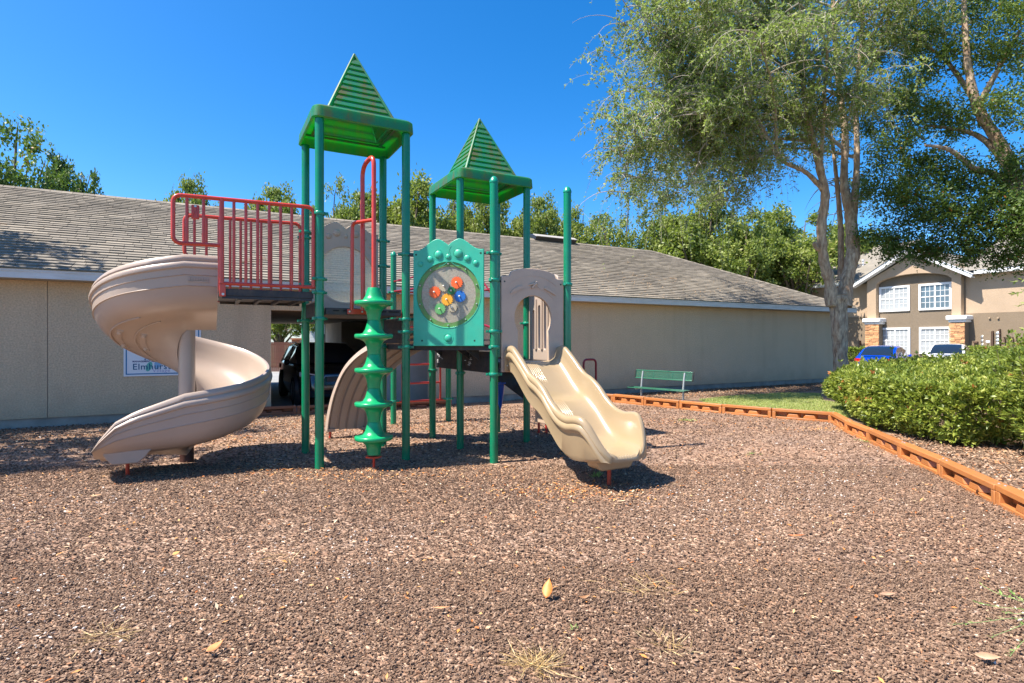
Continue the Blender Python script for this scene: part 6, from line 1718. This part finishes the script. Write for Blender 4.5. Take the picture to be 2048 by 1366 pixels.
gpoly = [(a1.x, a1.y), (a2.x, a2.y), (gp_(1560, 787).x, gp_(1560, 787).y), (a3.x, a3.y), (8.6, 15.6), (9.2, 13.5), (7.2, 12.2), (corner[0] + 0.15, corner[1] + 0.15), (edge_left[5][0] + .12, edge_left[5][1] + .12), (edge_left[4][0] + .14, edge_left[4][1] + .12)]
b = MB(); b.poly([(x, y, -0.003) for x, y in gpoly]); tag(b.build("grass_soil", mat("grass_base", (0.32, 0.33, 0.12), 0.9, vcol=(0.26, 0.25, 0.10), vscale=6)), "lawn soil of the small grass patch", kind="structure")
grass_patch("grass", gpoly, 60000, "short pale green grass behind the border by the bench", 2, cols=M_gr)
grass_patch("lawn", [(16, 20), (21.5, 33), (16.8, 35), (13, 21.5)], 16000, "strip of lawn between the garage and the parking lot", 4, h=(0.05, 0.14), cols=M_gr)

# ================================================================== CARS
def car(name, loc, heading, label, cat, body, glass, Lc_=4.6, Wc=1.84, Hc=1.42, style="coupe", lights=None, extra=None):
    r = empty(name, loc, heading); tag(r, label, cat)
    hl = Lc_ / 2; w = Wc / 2
    if style == "suv": belt, dash, win0, roof0, roof1, tail = 1.05, 1.00, hl - 1.15, hl - 1.95, -hl + 1.1, -hl + 0.25
    else: belt, dash, win0, roof0, roof1, tail = 0.90, 0.78, hl - 1.35, hl - 2.15, -hl + 1.55, -hl + 0.55
    st = [(-hl, .62, .34, .80), (-hl + .06, .80, .26, belt - .10), (-hl + .25, .93, .2, belt + 0.02), (-hl + .8, .985, .18, belt + 0.03), (-hl + 1.6, 1.0, .18, belt), (0, 1.0, .18, belt - .02), (hl - 1.7, 1.0, .18, belt - .03), (win0 - 0.02, .99, .18, belt - 0.02), (hl - .75, .965, .19, dash - .02), (hl - .35, .90, .2, dash - .12), (hl - .10, .76, .24, dash - .22), (hl, .58, .32, .54)]
    b = MB(); rings = []
    for (x, f, zb, zt) in st:
        ww = w * f; hgt = zt - zb
        rings.append([Vector(p) for p in ((x, 0, zb), (x, ww * .88, zb), (x, ww * .97, zb + .08), (x, ww, zb + hgt * .38), (x, ww * .985, zb + hgt * .62), (x, ww * .965, zt - .07), (x, ww * .90, zt), (x, ww * .5, zt + .025), (x, 0, zt + .035),
                      (x, -ww * .5, zt + .025), (x, -ww * .90, zt), (x, -ww * .965, zt - .07), (x, -ww * .985, zb + hgt * .62), (x, -ww, zb + hgt * .38), (x, -ww * .97, zb + .08), (x, -ww * .88, zb))])
    b.loft(rings, caps=True); bo = b.build("body", body, r, smooth=40, bevel=0)
    # cabin: stations from windscreen base to rear
    cab = [(win0 + .05, belt - .03, .84), ((win0 + roof0) / 2, (belt + Hc) / 2 + .07, .82), (roof0, Hc - .03, .73), ((roof0 + roof1) / 2 + .1, Hc, .74), (roof1, Hc - .04, .72), ((roof1 + tail) / 2, (belt + Hc) / 2 + .10, .74), (tail, belt + .02, .80)]
    def ring2(i):
        x, z, f = cab[i]; zl = belt - .03; wl, wt = w * .90, w * f; z = max(z, zl + .02); k = (z - zl) / (Hc - zl); wt = wl + (wt - wl) * k
        return [Vector((x, wl, zl)), Vector((x, wl + (wt - wl) * .9, zl + (z - zl) * .90)), Vector((x, wt * .93, z)), Vector((x, wt * .5, z + .02)), Vector((x, 0, z + .028)), Vector((x, -wt * .5, z + .02)), Vector((x, -wt * .93, z)), Vector((x, -(wl + (wt - wl) * .9), zl + (z - zl) * .90)), Vector((x, -wl, zl))]
    R = [ring2(i) for i in range(len(cab))]
    cb = MB(); cb.loft(R, closed=False); cb.build("roof", body, r, smooth=30)
    def pane(nm, quad, off=0.006, sh=0.07):
        c = sum((Vector(p) for p in quad), Vector()) / len(quad); n = (Vector(quad[1]) - Vector(quad[0])).cross(Vector(quad[2]) - Vector(quad[0])).normalized()
        if n.dot(c - Vector((0, 0, 0.8))) < 0: n = -n
        q_ = [c + (Vector(p) - c) * (1 - sh) + n * off for p in quad]; bb = MB(); bb.poly(q_); bb.poly([p - n * 0.004 for p in q_][::-1]); return bb.build(nm, glass, r)
    # windscreen and rear window follow the stations
    def strip(nm, i0, i1):
        bb = MB(); rr = []
        for i in range(i0, i1 + 1):
            ring = R[i][2:7]; rr.append([Vector((p.x + (0.012 if i0 == 0 else -0.012), p.y * .93, p.z + .008)) for p in ring])
        bb.loft(rr, closed=False); return bb.build(nm, glass, r, smooth=40)
    strip("windscreen", 0, 2); strip("rear_window", 4, 6)
    for s in (0, 1):
        def sp_(i, j): return R[i][j if not s else 8 - j]
        x0 = sp_(0, 0).lerp(sp_(1, 0), .35); pane("side_window", [x0, sp_(3, 0), sp_(3, 1), sp_(2, 1), sp_(1, 1)], 0.008, .09)
        pane("side_window", [sp_(3, 0), sp_(5, 0), sp_(5, 1).lerp(sp_(4, 1), .3), sp_(4, 1), sp_(3, 1)], 0.008, .09)
        bb = MB(); sg = -1 if s else 1; mx_ = win0 - .45
        bb.lathe([(0.0, -.09), (.05, -.08), (.075, 0), (.06, .06), (0, .08)], (mx_, sg * (w + .08), belt + .03), 12, Matrix.Rotation(math.pi / 2, 4, 'Y')); bb.tube([(mx_, sg * w * .88, belt - .02), (mx_, sg * (w + .06), belt + .02)], .02, 6); bb.build("mirror", body if style != "suv" else M_black, r, smooth=60)
    M_ty = mat("tyre", (0.015, 0.015, 0.016), 0.8); M_rim = mat("alloy_rim", (0.42, 0.41, 0.40), 0.3, metal=0.7)
    wr = 0.37 if style == "suv" else 0.33
    for x in (hl - .92, -hl + .98):
        for sg in (-1, 1):
            rot = Matrix.Rotation(-sg * math.pi / 2, 4, 'X'); c = (x, sg * (w - .10), wr)
            bb = MB(); bb.lathe([(0, -.02), (wr + .06, -.02), (wr + .06, .108), (wr + .045, .112)], c, 28, rot); bb.build("wheel_arch", MATS["black_vinyl"], r, smooth=40)
            wh = empty("wheel", c); wh.parent = r
            bb = MB(); bb.lathe([(wr * .66, .02), (wr * .66, .115), (wr * .92, .125), (wr, .09), (wr, -.08), (wr * .6, -.1)], (0, 0, 0), 30, rot); bb.build("tyre", M_ty, wh, smooth=40)
            bb = MB(); bb.lathe([(0, .09), (wr * .18, .09), (wr * .2, .06), (wr * .2, .03)], (0, 0, 0), 14, rot); bb.lathe([(wr * .60, .03), (wr * .66, .12), (wr * .68, .10)], (0, 0, 0), 30, rot)
            for k in range(5):
                a = k * 2 * math.pi / 5; d = Vector((math.cos(a), 0, math.sin(a))); pz = Vector((-d.z, 0, d.x))
                bb.obox(d * wr * .4 + Vector((0, sg * .065, 0)), d * wr * .24, Vector((0, .015, 0)), pz * .028)
            bb.build("rim", M_rim, wh, smooth=40)
    M_tl = mat("tail_light_red", (0.55, 0.01, 0.015), 0.15, coat=0.5); M_hl = mat("headlight", (0.5, 0.5, 0.52), 0.1, coat=0.5); M_pl = mat("licence_plate", (0.7, 0.72, 0.68), 0.4)
    for sg in (-1, 1):
        bb = MB(); bb.loft([[Vector((-hl - .012, sg * w * .42, z)) for z in (belt - .24, belt - .10)] + [Vector((-hl + .05, sg * w * .42, z)) for z in (belt - .10, belt - .24)],
                            [Vector((-hl + .02, sg * w * .78, z)) for z in (belt - .26, belt - .08)] + [Vector((-hl + .12, sg * w * .76, z)) for z in (belt - .08, belt - .26)],
                            [Vector((-hl + .30, sg * (w * .965), z)) for z in (belt - .22, belt - .09)] + [Vector((-hl + .34, sg * w * .9, z)) for z in (belt - .09, belt - .22)]], caps=True); bb.build("tail_light", M_tl, r, smooth=30)
        bb = MB(); bb.loft([[Vector((hl - .06, sg * w * .45, z)) for z in (dash - .26, dash - .20)] + [Vector((hl - .2, sg * w * .45, z)) for z in (dash - .20, dash - .26)],
                            [Vector((hl - .30, sg * (w * .93), z)) for z in (dash - .24, dash - .12)] + [Vector((hl - .42, sg * w * .88, z)) for z in (dash - .12, dash - .24)]], caps=True); bb.build("headlight", M_hl, r, smooth=30)
    bb = MB(); bb.box((-hl - .02, -.16, .58), (-hl + .01, .16, .73)); bb.build("licence_plate", M_pl, r)
    if style == "suv":
        bb = MB(); g0 = hl + .012
        pts = [Vector((g0 - .03, y, z)) for y, z in ((-.22, .32), (-.38, .62), (-.29, .77), (.29, .77), (.38, .62), (.22, .32), (-.22, .32))]; bb.tube(pts, .011, 6); bb.build("grille_frame", M_rim, r, smooth=40)
        bb = MB(); bb.box((hl - .1, -.25, .36), (g0 - .035, .25, .74)); bb.build("grille", MATS["black_vinyl"], r)
        for sg in (-1, 1):
            bb = MB(); bb.tube([Vector((x, sg * w * .74, Hc - .005 + dz)) for x, dz in ((roof0, -.03), (0, .03), (roof1, 0))], .012, 6); bb.build("roof_rail", M_rim, r)
    if style == "coupe":
        bb = MB(); bb.box((-hl + .06, -.5, belt + .055), (-hl + .18, .5, belt + .075)); bb.build("spoiler", body, r)
    return r
M_cb = mat("car_paint_blue", (0.0, 0.055, 0.60), 0.22, coat=1.0, metal=0.25); M_cw = mat("car_paint_white", (0.72, 0.72, 0.70), 0.25, coat=1.0); M_ck = mat("car_paint_black", (0.012, 0.012, 0.014), 0.15, coat=1.0)
M_cg = mat("car_glass", (0.012, 0.016, 0.02), 0.05, spec=0.9, coat=0.6)
hd = math.atan2(0.70, 0.72)
car("parked_car", (19.35, 29.3, 0), hd, "bright blue car parked nose in before the stone columns", "car", M_cb, M_cg)
hd2 = math.atan2(0.72, 0.69)
pw = at(1893, 683, 29.3); car("parked_car", (pw.x + 1.5, 29.3 + 1.7, 0.05), hd2, "white car parked right of the blue one under the lower windows", "car", M_cw, M_cg, 4.6, 1.82, 1.46)
c_ = W(0, 0) ; fw = Vector((-0.382 * 14.75, 14.75, 0))  # front wheel nearest the opening's left side
ctr = fw + Ud * 0.86 + Vd * (4.7 / 2 - 0.92)
car("parked_car", (ctr.x, ctr.y, 0.006), math.atan2(-Vd.y, -Vd.x), "glossy black crossover parked inside the open carport", "car", M_ck, M_cg, 4.7, 1.86, 1.60, "suv")

# ================================================================== RUBBER MULCH CHIPS, LITTER, WEEDS
def chip_mat():
    return leaf_mat_solid("mulch_chip", [(0.0, (0.06, 0.036, 0.024)), (0.3, (0.17, 0.104, 0.067)), (0.62, (0.255, 0.163, 0.106)), (0.86, (0.345, 0.235, 0.16)), (0.93, (0.42, 0.20, 0.10)), (0.965, (0.48, 0.33, 0.20)), (1.0, (0.66, 0.57, 0.49))])
def leaf_mat_solid(name, ramp):
    m = bpy.data.materials.new(name); nt, b = nodes_of(m); N, L_ = nt.nodes, nt.links
    at_ = N.new("ShaderNodeAttribute"); at_.attribute_name = "tint"; rp = N.new("ShaderNodeValToRGB"); cr = rp.color_ramp
    while len(cr.elements) < len(ramp): cr.elements.new(0.5)
    for i, (p, c) in enumerate(ramp): cr.elements[i].position = p; cr.elements[i].color = (*c, 1)
    L_.new(at_.outputs["Fac"], rp.inputs[0]); L_.new(rp.outputs[0], b.inputs["Base Color"]); b.inputs["Roughness"].default_value = 0.75; b.inputs["Specular IOR Level"].default_value = 0.25
    return m
M_chip = chip_mat()
rg = np.random.default_rng(99)
def scatter(n, y0, y1, xa, xb):
    y = np.sqrt(rg.random(n) * (y1 ** 2 - y0 ** 2) + y0 ** 2); x = (rg.random(n) * (xb - xa) + xa) * (y * 0.95 + 0.9)
    k = in_poly(x, y, MULCH_POLY); return x[k], y[k]
def chips(name, sets, m, label):
    X, Y, S_, T = [], [], [], []
    for (n, y0, y1, s0, s1) in sets:
        x, y = scatter(n, y0, y1, -1, 1); X.append(x); Y.append(y); S_.append(rg.uniform(s0, s1, len(x)))
    x, y, s = np.concatenate(X), np.concatenate(Y), np.concatenate(S_); n = len(x)
    yaw = rg.normal(size=n) * 0.9 + 0.3; pit = rg.normal(size=n) * 0.36; rol = rg.normal(size=n) * 0.40
    L0, W0, T0 = s * rg.uniform(0.8, 1.5, n), s * rg.uniform(0.35, 0.8, n), s * rg.uniform(0.06, 0.16, n)
    # five sided chip: 5 bottom-less top verts + 5 lower verts
    k = 5; a = np.linspace(0, 2 * np.pi, k, endpoint=False)[None] + rg.uniform(-.35, .35, (n, k)); rad = rg.uniform(0.6, 1.0, (n, k))
    ux, uy = np.cos(a) * rad * L0[:, None] / 2, np.sin(a) * rad * W0[:, None] / 2
    top = np.stack([ux, uy, np.repeat(T0[:, None], k, 1) * rg.uniform(.7, 1.2, (n, k))], 2); bot = np.stack([ux * 1.08, uy * 1.08, -np.repeat(T0[:, None], k, 1)], 2)
    V = np.concatenate([top, bot], 1)
    cy, sy, cp, sp_, cr_, sr = np.cos(yaw), np.sin(yaw), np.cos(pit), np.sin(pit), np.cos(rol), np.sin(rol)
    R = np.empty((n, 3, 3)); R[:, 0, 0] = cy * cp; R[:, 0, 1] = cy * sp_ * sr - sy * cr_; R[:, 0, 2] = cy * sp_ * cr_ + sy * sr
    R[:, 1, 0] = sy * cp; R[:, 1, 1] = sy * sp_ * sr + cy * cr_; R[:, 1, 2] = sy * sp_ * cr_ - cy * sr; R[:, 2, 0] = -sp_; R[:, 2, 1] = cp * sr; R[:, 2, 2] = cp * cr_
    V = np.einsum('nij,nkj->nki', R, V); z = rg.uniform(-0.002, 0.018, n) * (s / 0.03)
    V += np.stack([x, y, z + 0.002], 1)[:, None, :]
    me = bpy.data.meshes.new(name); nf = 6
    fl = [np.arange(5)] ; loops = [list(range(5))] + [[i, 5 + i, 5 + (i + 1) % 5, (i + 1) % 5] for i in range(5)]
    flat = np.concatenate([np.array(l) for l in loops]); idx = (np.arange(n)[:, None] * 10 + flat[None]).reshape(-1).astype(np.int32)
    sizes = np.array([5] + [4] * 5); starts = np.concatenate([[0], np.cumsum(sizes)[:-1]]); ls = (np.arange(n)[:, None] * sizes.sum() + starts[None]).reshape(-1).astype(np.int32)
    me.vertices.add(n * 10); me.loops.add(n * int(sizes.sum())); me.polygons.add(n * 6)
    me.vertices.foreach_set("co", V.reshape(-1).astype(np.float32)); me.loops.foreach_set("vertex_index", idx); me.polygons.foreach_set("loop_start", ls); me.update(calc_edges=True)
    t = rg.beta(2.2, 2.4, n) * 0.88; sp2 = rg.random(n); t = np.where(sp2 > 0.965, rg.uniform(0.90, 0.96, n), t); t = np.where(sp2 > 0.99, rg.uniform(0.96, 1.0, n), t)
    t = np.clip(t + 0.10 * np.sin(x * 0.9 + 1.2 * np.sin(y * 0.7)) * np.sin(y * 1.3 + 0.8 * np.sin(x * 1.1)) , 0, 1) * np.where(t > 0.89, 1, 1); 
    # leaf stained, tan coloured stretches around the towers
    pat = np.sin(x * 1.3 + 0.5) * np.cos(y * 1.1) + 0.5 * np.sin(x * 3.1 + y * 2.2); near_t = np.exp(-((x + 0.5) ** 2 / 10 + (y - 8.3) ** 2 / 4.0)); pr = 0.16 * near_t * (pat > -0.3)
    t = np.where(rg.random(n) < pr, rg.uniform(0.90, 0.97, n), t)
    at_ = me.attributes.new("tint", 'FLOAT', 'POINT'); at_.data.foreach_set("value", np.repeat(t, 10).astype(np.float32))
    me.shade_flat(); me.materials.append(m); o = bpy.data.objects.new(name, me); COL.objects.link(o); tag(o, label, "mulch", kind="stuff"); print(name, n); return o
chips("mulch_chips", [(108000, 1.7, 4.2, 0.013, 0.026), (86000, 4.2, 7.5, 0.016, 0.032), (44000, 7.5, 14.5, 0.024, 0.046)], M_chip, "loose brown shredded rubber chips covering the play area")

M_dl = mat("dead_leaf", (0.62, 0.22, 0.05), 0.7, attr=[(0, (0.5, 0.40, 0.4)), (0.4, (1, 1, 1)), (0.8, (1.0, 1.6, 2.6)), (1, (1.05, 2.4, 7.0))])
n = 3000; x, y = scatter(n, 2.0, 13.5, -1, 1)
# drifts of fragments that gather round the slide ends and between the posts
dx_, dy_ = [x], [y]
for (px_, py_, s_, n_) in ((1150, 985, 0.35, 420), (420, 880, 0.6, 500), (600, 850, 0.7, 600), (900, 850, 0.7, 500), (1350, 845, 0.5, 260), (1650, 860, 0.3, 200), (60, 880, 0.6, 350), (760, 950, 0.4, 260), (530, 940, 0.3, 200)):
    g_0 = ground_at(px_, py_); dx_.append(g_0.x + rg.normal(size=n_) * s_ * 1.5); dy_.append(g_0.y + rg.normal(size=n_) * s_ * 0.6)
x, y = np.concatenate(dx_), np.concatenate(dy_); kk = in_poly(x, y, MULCH_POLY); x, y = x[kk], y[kk]; m_ = len(x)
P = np.column_stack([x, y, np.full(m_, 0.022)]); d = unit(m_); d[:, 2] *= 0.25
o = leaf_mesh("leaf_litter", P, d, unit(m_) * 0.35 + np.array([0, 0, 1]), rg.uniform(0.02, 0.06, m_), rg.uniform(0.008, 0.022, m_), rg.random(m_) ** 0.8, M_dl, None, None, 0.15); tag(o, "small tan and orange dead leaves scattered over the mulch", "litter", kind="stuff")
# bark pieces and leaves beyond the borders
polyb = [(edge_right[-3][0] + .15, edge_right[-3][1]), (edge_right[3][0] + .15, edge_right[3][1]), (edge_right[1][0] + .15, edge_right[1][1]), (9.5, 8.8), (12.5, 6.8), (9, 3)]
q = rg.random((60000, 2)) * np.array([9, 8]) + np.array([4, 2.5]); q = q[in_poly(q[:, 0], q[:, 1], polyb)]; a_, c2 = 0, 0
wq = rg.random((60000, 2)) * np.array([20.5, 2.6]); uq = wq[:, 0] + 3.2; vq = DW - 0.08 - wq[:, 1] ** 1.4 * 0.55
ww = np.column_stack([uq * Ud.x + vq * Vd.x, uq * Ud.y + vq * Vd.y]); ww = ww[(~in_poly(ww[:, 0], ww[:, 1], MULCH_POLY))]; ww = ww[(~in_poly(ww[:, 0], ww[:, 1], gpoly))][:14000]
q = np.concatenate([q[:30000], ww]); m_ = len(q)
d = unit(m_); d[:, 2] *= 0.3
M_bk = leaf_mat_solid("bark_piece", [(0.0, (0.10, 0.055, 0.035)), (0.4, (0.26, 0.16, 0.10)), (0.75, (0.42, 0.29, 0.19)), (0.9, (0.50, 0.20, 0.07)), (1.0, (0.58, 0.47, 0.36))])
o = leaf_mesh("bark_litter", np.column_stack([q, np.full(m_, 0.012)]), d, unit(m_) * 0.5 + np.array([0, 0, 1]), rg.uniform(0.03, 0.08, m_), rg.uniform(0.012, 0.03, m_), rg.random(m_), M_bk, None, None, 0.2); tag(o, "tan bark and leaf litter beyond the orange border", "litter", kind="stuff")

def big_leaf(px, py, ln, wd, ang, label, col, tilt=0.15, curl=0.3, pitch=-0.15):
    p = ground_at(px, py); b = MB(); nl = 9; vs = []; fs = []
    for i in range(nl):
        t = i / (nl - 1); w = wd * math.sin(math.pi * min(t * 1.05, 1)) ** 0.8 * (1 - 0.35 * t) if 0 < i < nl - 1 else 0.001
        z = curl * ln * (t - 0.5) ** 2
        vs += [(ln * t, -w, z + w * 0.25), (ln * t, 0, z), (ln * t, w, z + w * 0.25)]
    for i in range(nl - 1):
        a = i * 3; fs += [(a, a + 3, a + 4, a + 1), (a + 1, a + 4, a + 5, a + 2)]
    b.add(vs, fs)
    o = b.build("fallen_leaf", mat("leaf_" + label[:14].replace(" ", "_"), col, 0.55, var=0.25, vscale=30), None, smooth=80)
    o.location = (p.x, p.y, 0.035); o.rotation_euler = (tilt, pitch, ang); tag(o, label, "leaf")
    sm = o.modifiers.new("thickness", 'SOLIDIFY'); sm.thickness = 0.0008
    return o
big_leaf(1092, 1208, 0.125, 0.038, 1.25, "bright orange leaf lying alone in the middle foreground", (0.80, 0.25, 0.05), 0.1, 0.2, -0.8)
big_leaf(1576, 1080, 0.13, 0.014, -0.35, "long narrow rust brown leaf in the right foreground", (0.55, 0.18, 0.06))
big_leaf(180, 1000, 0.13, 0.018, 0.15, "long tan curled leaf at left below the spiral slide", (0.62, 0.36, 0.18))
big_leaf(866, 1228, 0.11, 0.012, -0.2, "stick like tan leaf below and left of the bright orange leaf", (0.55, 0.27, 0.12))
big_leaf(1158, 1208, 0.075, 0.014, 0.1, "crumpled brown leaf just right of the bright orange leaf", (0.33, 0.16, 0.07), 0.3, 0.9)
big_leaf(1760, 1200, 0.10, 0.020, -0.2, "pale pinkish leaf in the right foreground", (0.45, 0.26, 0.16))
big_leaf(1950, 1325, 0.11, 0.028, -0.5, "broad cream leaf at the lower right", (0.46, 0.27, 0.16), 0.3)
big_leaf(1235, 1010, 0.10, 0.012, 0.0, "long pale leaf on the mulch below the tan slide", (0.66, 0.46, 0.28))
big_leaf(412, 1320, 0.10, 0.026, 1.1, "curled orange leaf at the bottom left foreground", (0.72, 0.28, 0.10), 0.3, 0.5)
big_leaf(345, 1120, 0.06, 0.02, 1.2, "small golden leaf left of centre foreground", (0.75, 0.40, 0.13), 0.4)
p = ground_at(1957, 990); big_leaf(1950, 994, 0.16, 0.03, 0.5, "dark brown leaf leaning on the foot of an orange timber", (0.05, 0.02, 0.01), 1.0)
M_dry = leaf_mat("dry_grass", [(0.0, (0.42, 0.26, 0.09)), (0.6, (0.60, 0.42, 0.18)), (1.0, (0.72, 0.58, 0.33))], 0.2, (0.6, 0.45, 0.2))
M_weed = leaf_mat("weed_leaves", [(0.0, (0.12, 0.25, 0.05)), (0.6, (0.24, 0.38, 0.09)), (1.0, (0.42, 0.52, 0.2))], 0.3, (0.4, 0.6, 0.1))
def tuft(px, py, n, rad, ln, m, label, cat, seed, flat=0.25, off=(0, 0)):
    rg = np.random.default_rng(seed); p = ground_at(px, py); P = np.column_stack([rg.normal(size=(n, 2)) * rad, np.full(n, 0.015)]); P[:, 0] += off[0]
    d = np.column_stack([P[:, :2] / (rad + 1e-6) * 0.5 + rg.normal(size=(n, 2)) * 0.8, rg.uniform(0.02, flat, n) * 2])
    o = leaf_mesh(cat.replace(" ", "_"), P, d, unit(n) + np.array([0, 0, .6]), rg.uniform(ln * .4, ln, n), rg.uniform(0.0022, 0.0045, n) if m is M_dry else rg.uniform(ln * .12, ln * .24, n), rg.random(n), m, None, None, 0.0)
    o.location = p; tag(o, label, cat); return o
tuft(1075, 1335, 170, 0.055, 0.16, M_dry, "large dry golden grass tuft at the bottom edge near the middle", "grass tuft", 1)
tuft(1330, 1295, 60, 0.05, 0.13, M_dry, "sparse dry grass tuft right of the large golden one", "grass tuft", 2)
tuft(1290, 1180, 60, 0.09, 0.2, M_dry, "scattered straw blades right of the bright orange leaf", "grass tuft", 3, 0.08)
tuft(210, 1278, 70, 0.05, 0.14, M_dry, "dry straw tuft in the left foreground", "grass tuft", 4, 0.12)
tuft(585, 1115, 26, 0.10, 0.22, M_dry, "thin straw blades left of centre in the foreground", "grass tuft", 5, 0.06)
tuft(1195, 955, 34, 0.03, 0.085, M_weed, "small green weed sprouting beside the tan slide's foot", "weed", 6, 0.8)
tuft(1373, 842, 60, 0.10, 0.08, M_weed, "pale green weed patch on the mulch below the bench", "weed", 7, 0.4)
tuft(1506, 910, 24, 0.05, 0.06, M_weed, "tiny green weed on the mulch right of the tan slide", "weed", 8, 0.4)
tuft(1735, 885, 30, 0.06, 0.06, M_weed, "little weed at the foot of the right hand timbers", "weed", 9, 0.4)
tuft(1150, 1262, 12, 0.015, 0.035, M_weed, "tiny green sprout below the crumpled brown leaf", "weed", 10, 0.5)
# creeping weed at the right
rt = ground_at(2110, 1255); wd_ = empty("weed", rt); tag(wd_, "creeping green weed with long runners at the lower right edge", "weed")
b = MB(); PP, DD = [], []; random.seed(3)
for (x1, y1) in ((1905, 1265), (1955, 1220), (1965, 1185), (1985, 1290), (2010, 1240), (2020, 1330), (2025, 1200), (2060, 1300)):
    e = ground_at(x1, y1) - rt; pts = [Vector((0, 0, 0.02)), e * 0.35 + Vector((0.02, 0.03, 0.05)), e * 0.7 + Vector((0, 0.02, 0.04)), e + Vector((0, 0, 0.045))]; path = [crv(pts, i / 11) for i in range(12)]; b.tube(path, 0.0018, 5)
    for k in range(14):
        i = random.randrange(2, 12); PP.append(list(path[i])); t = (path[i] - path[i - 1]).normalized(); DD.append([t.x + random.uniform(-.9, .9), t.y + random.uniform(-.9, .9), random.uniform(0.0, .5)])
b.build("runners", mat("weed_stem", (0.25, 0.33, 0.12), 0.6), wd_)
n = len(PP); leaf_mesh("leaves", np.array(PP), np.array(DD), unit(n) * .3 + np.array([0, 0, 1]), RNG.uniform(0.02, 0.045, n), RNG.uniform(0.006, 0.013, n), RNG.random(n), M_weed, wd_, "stuff", 0.1)
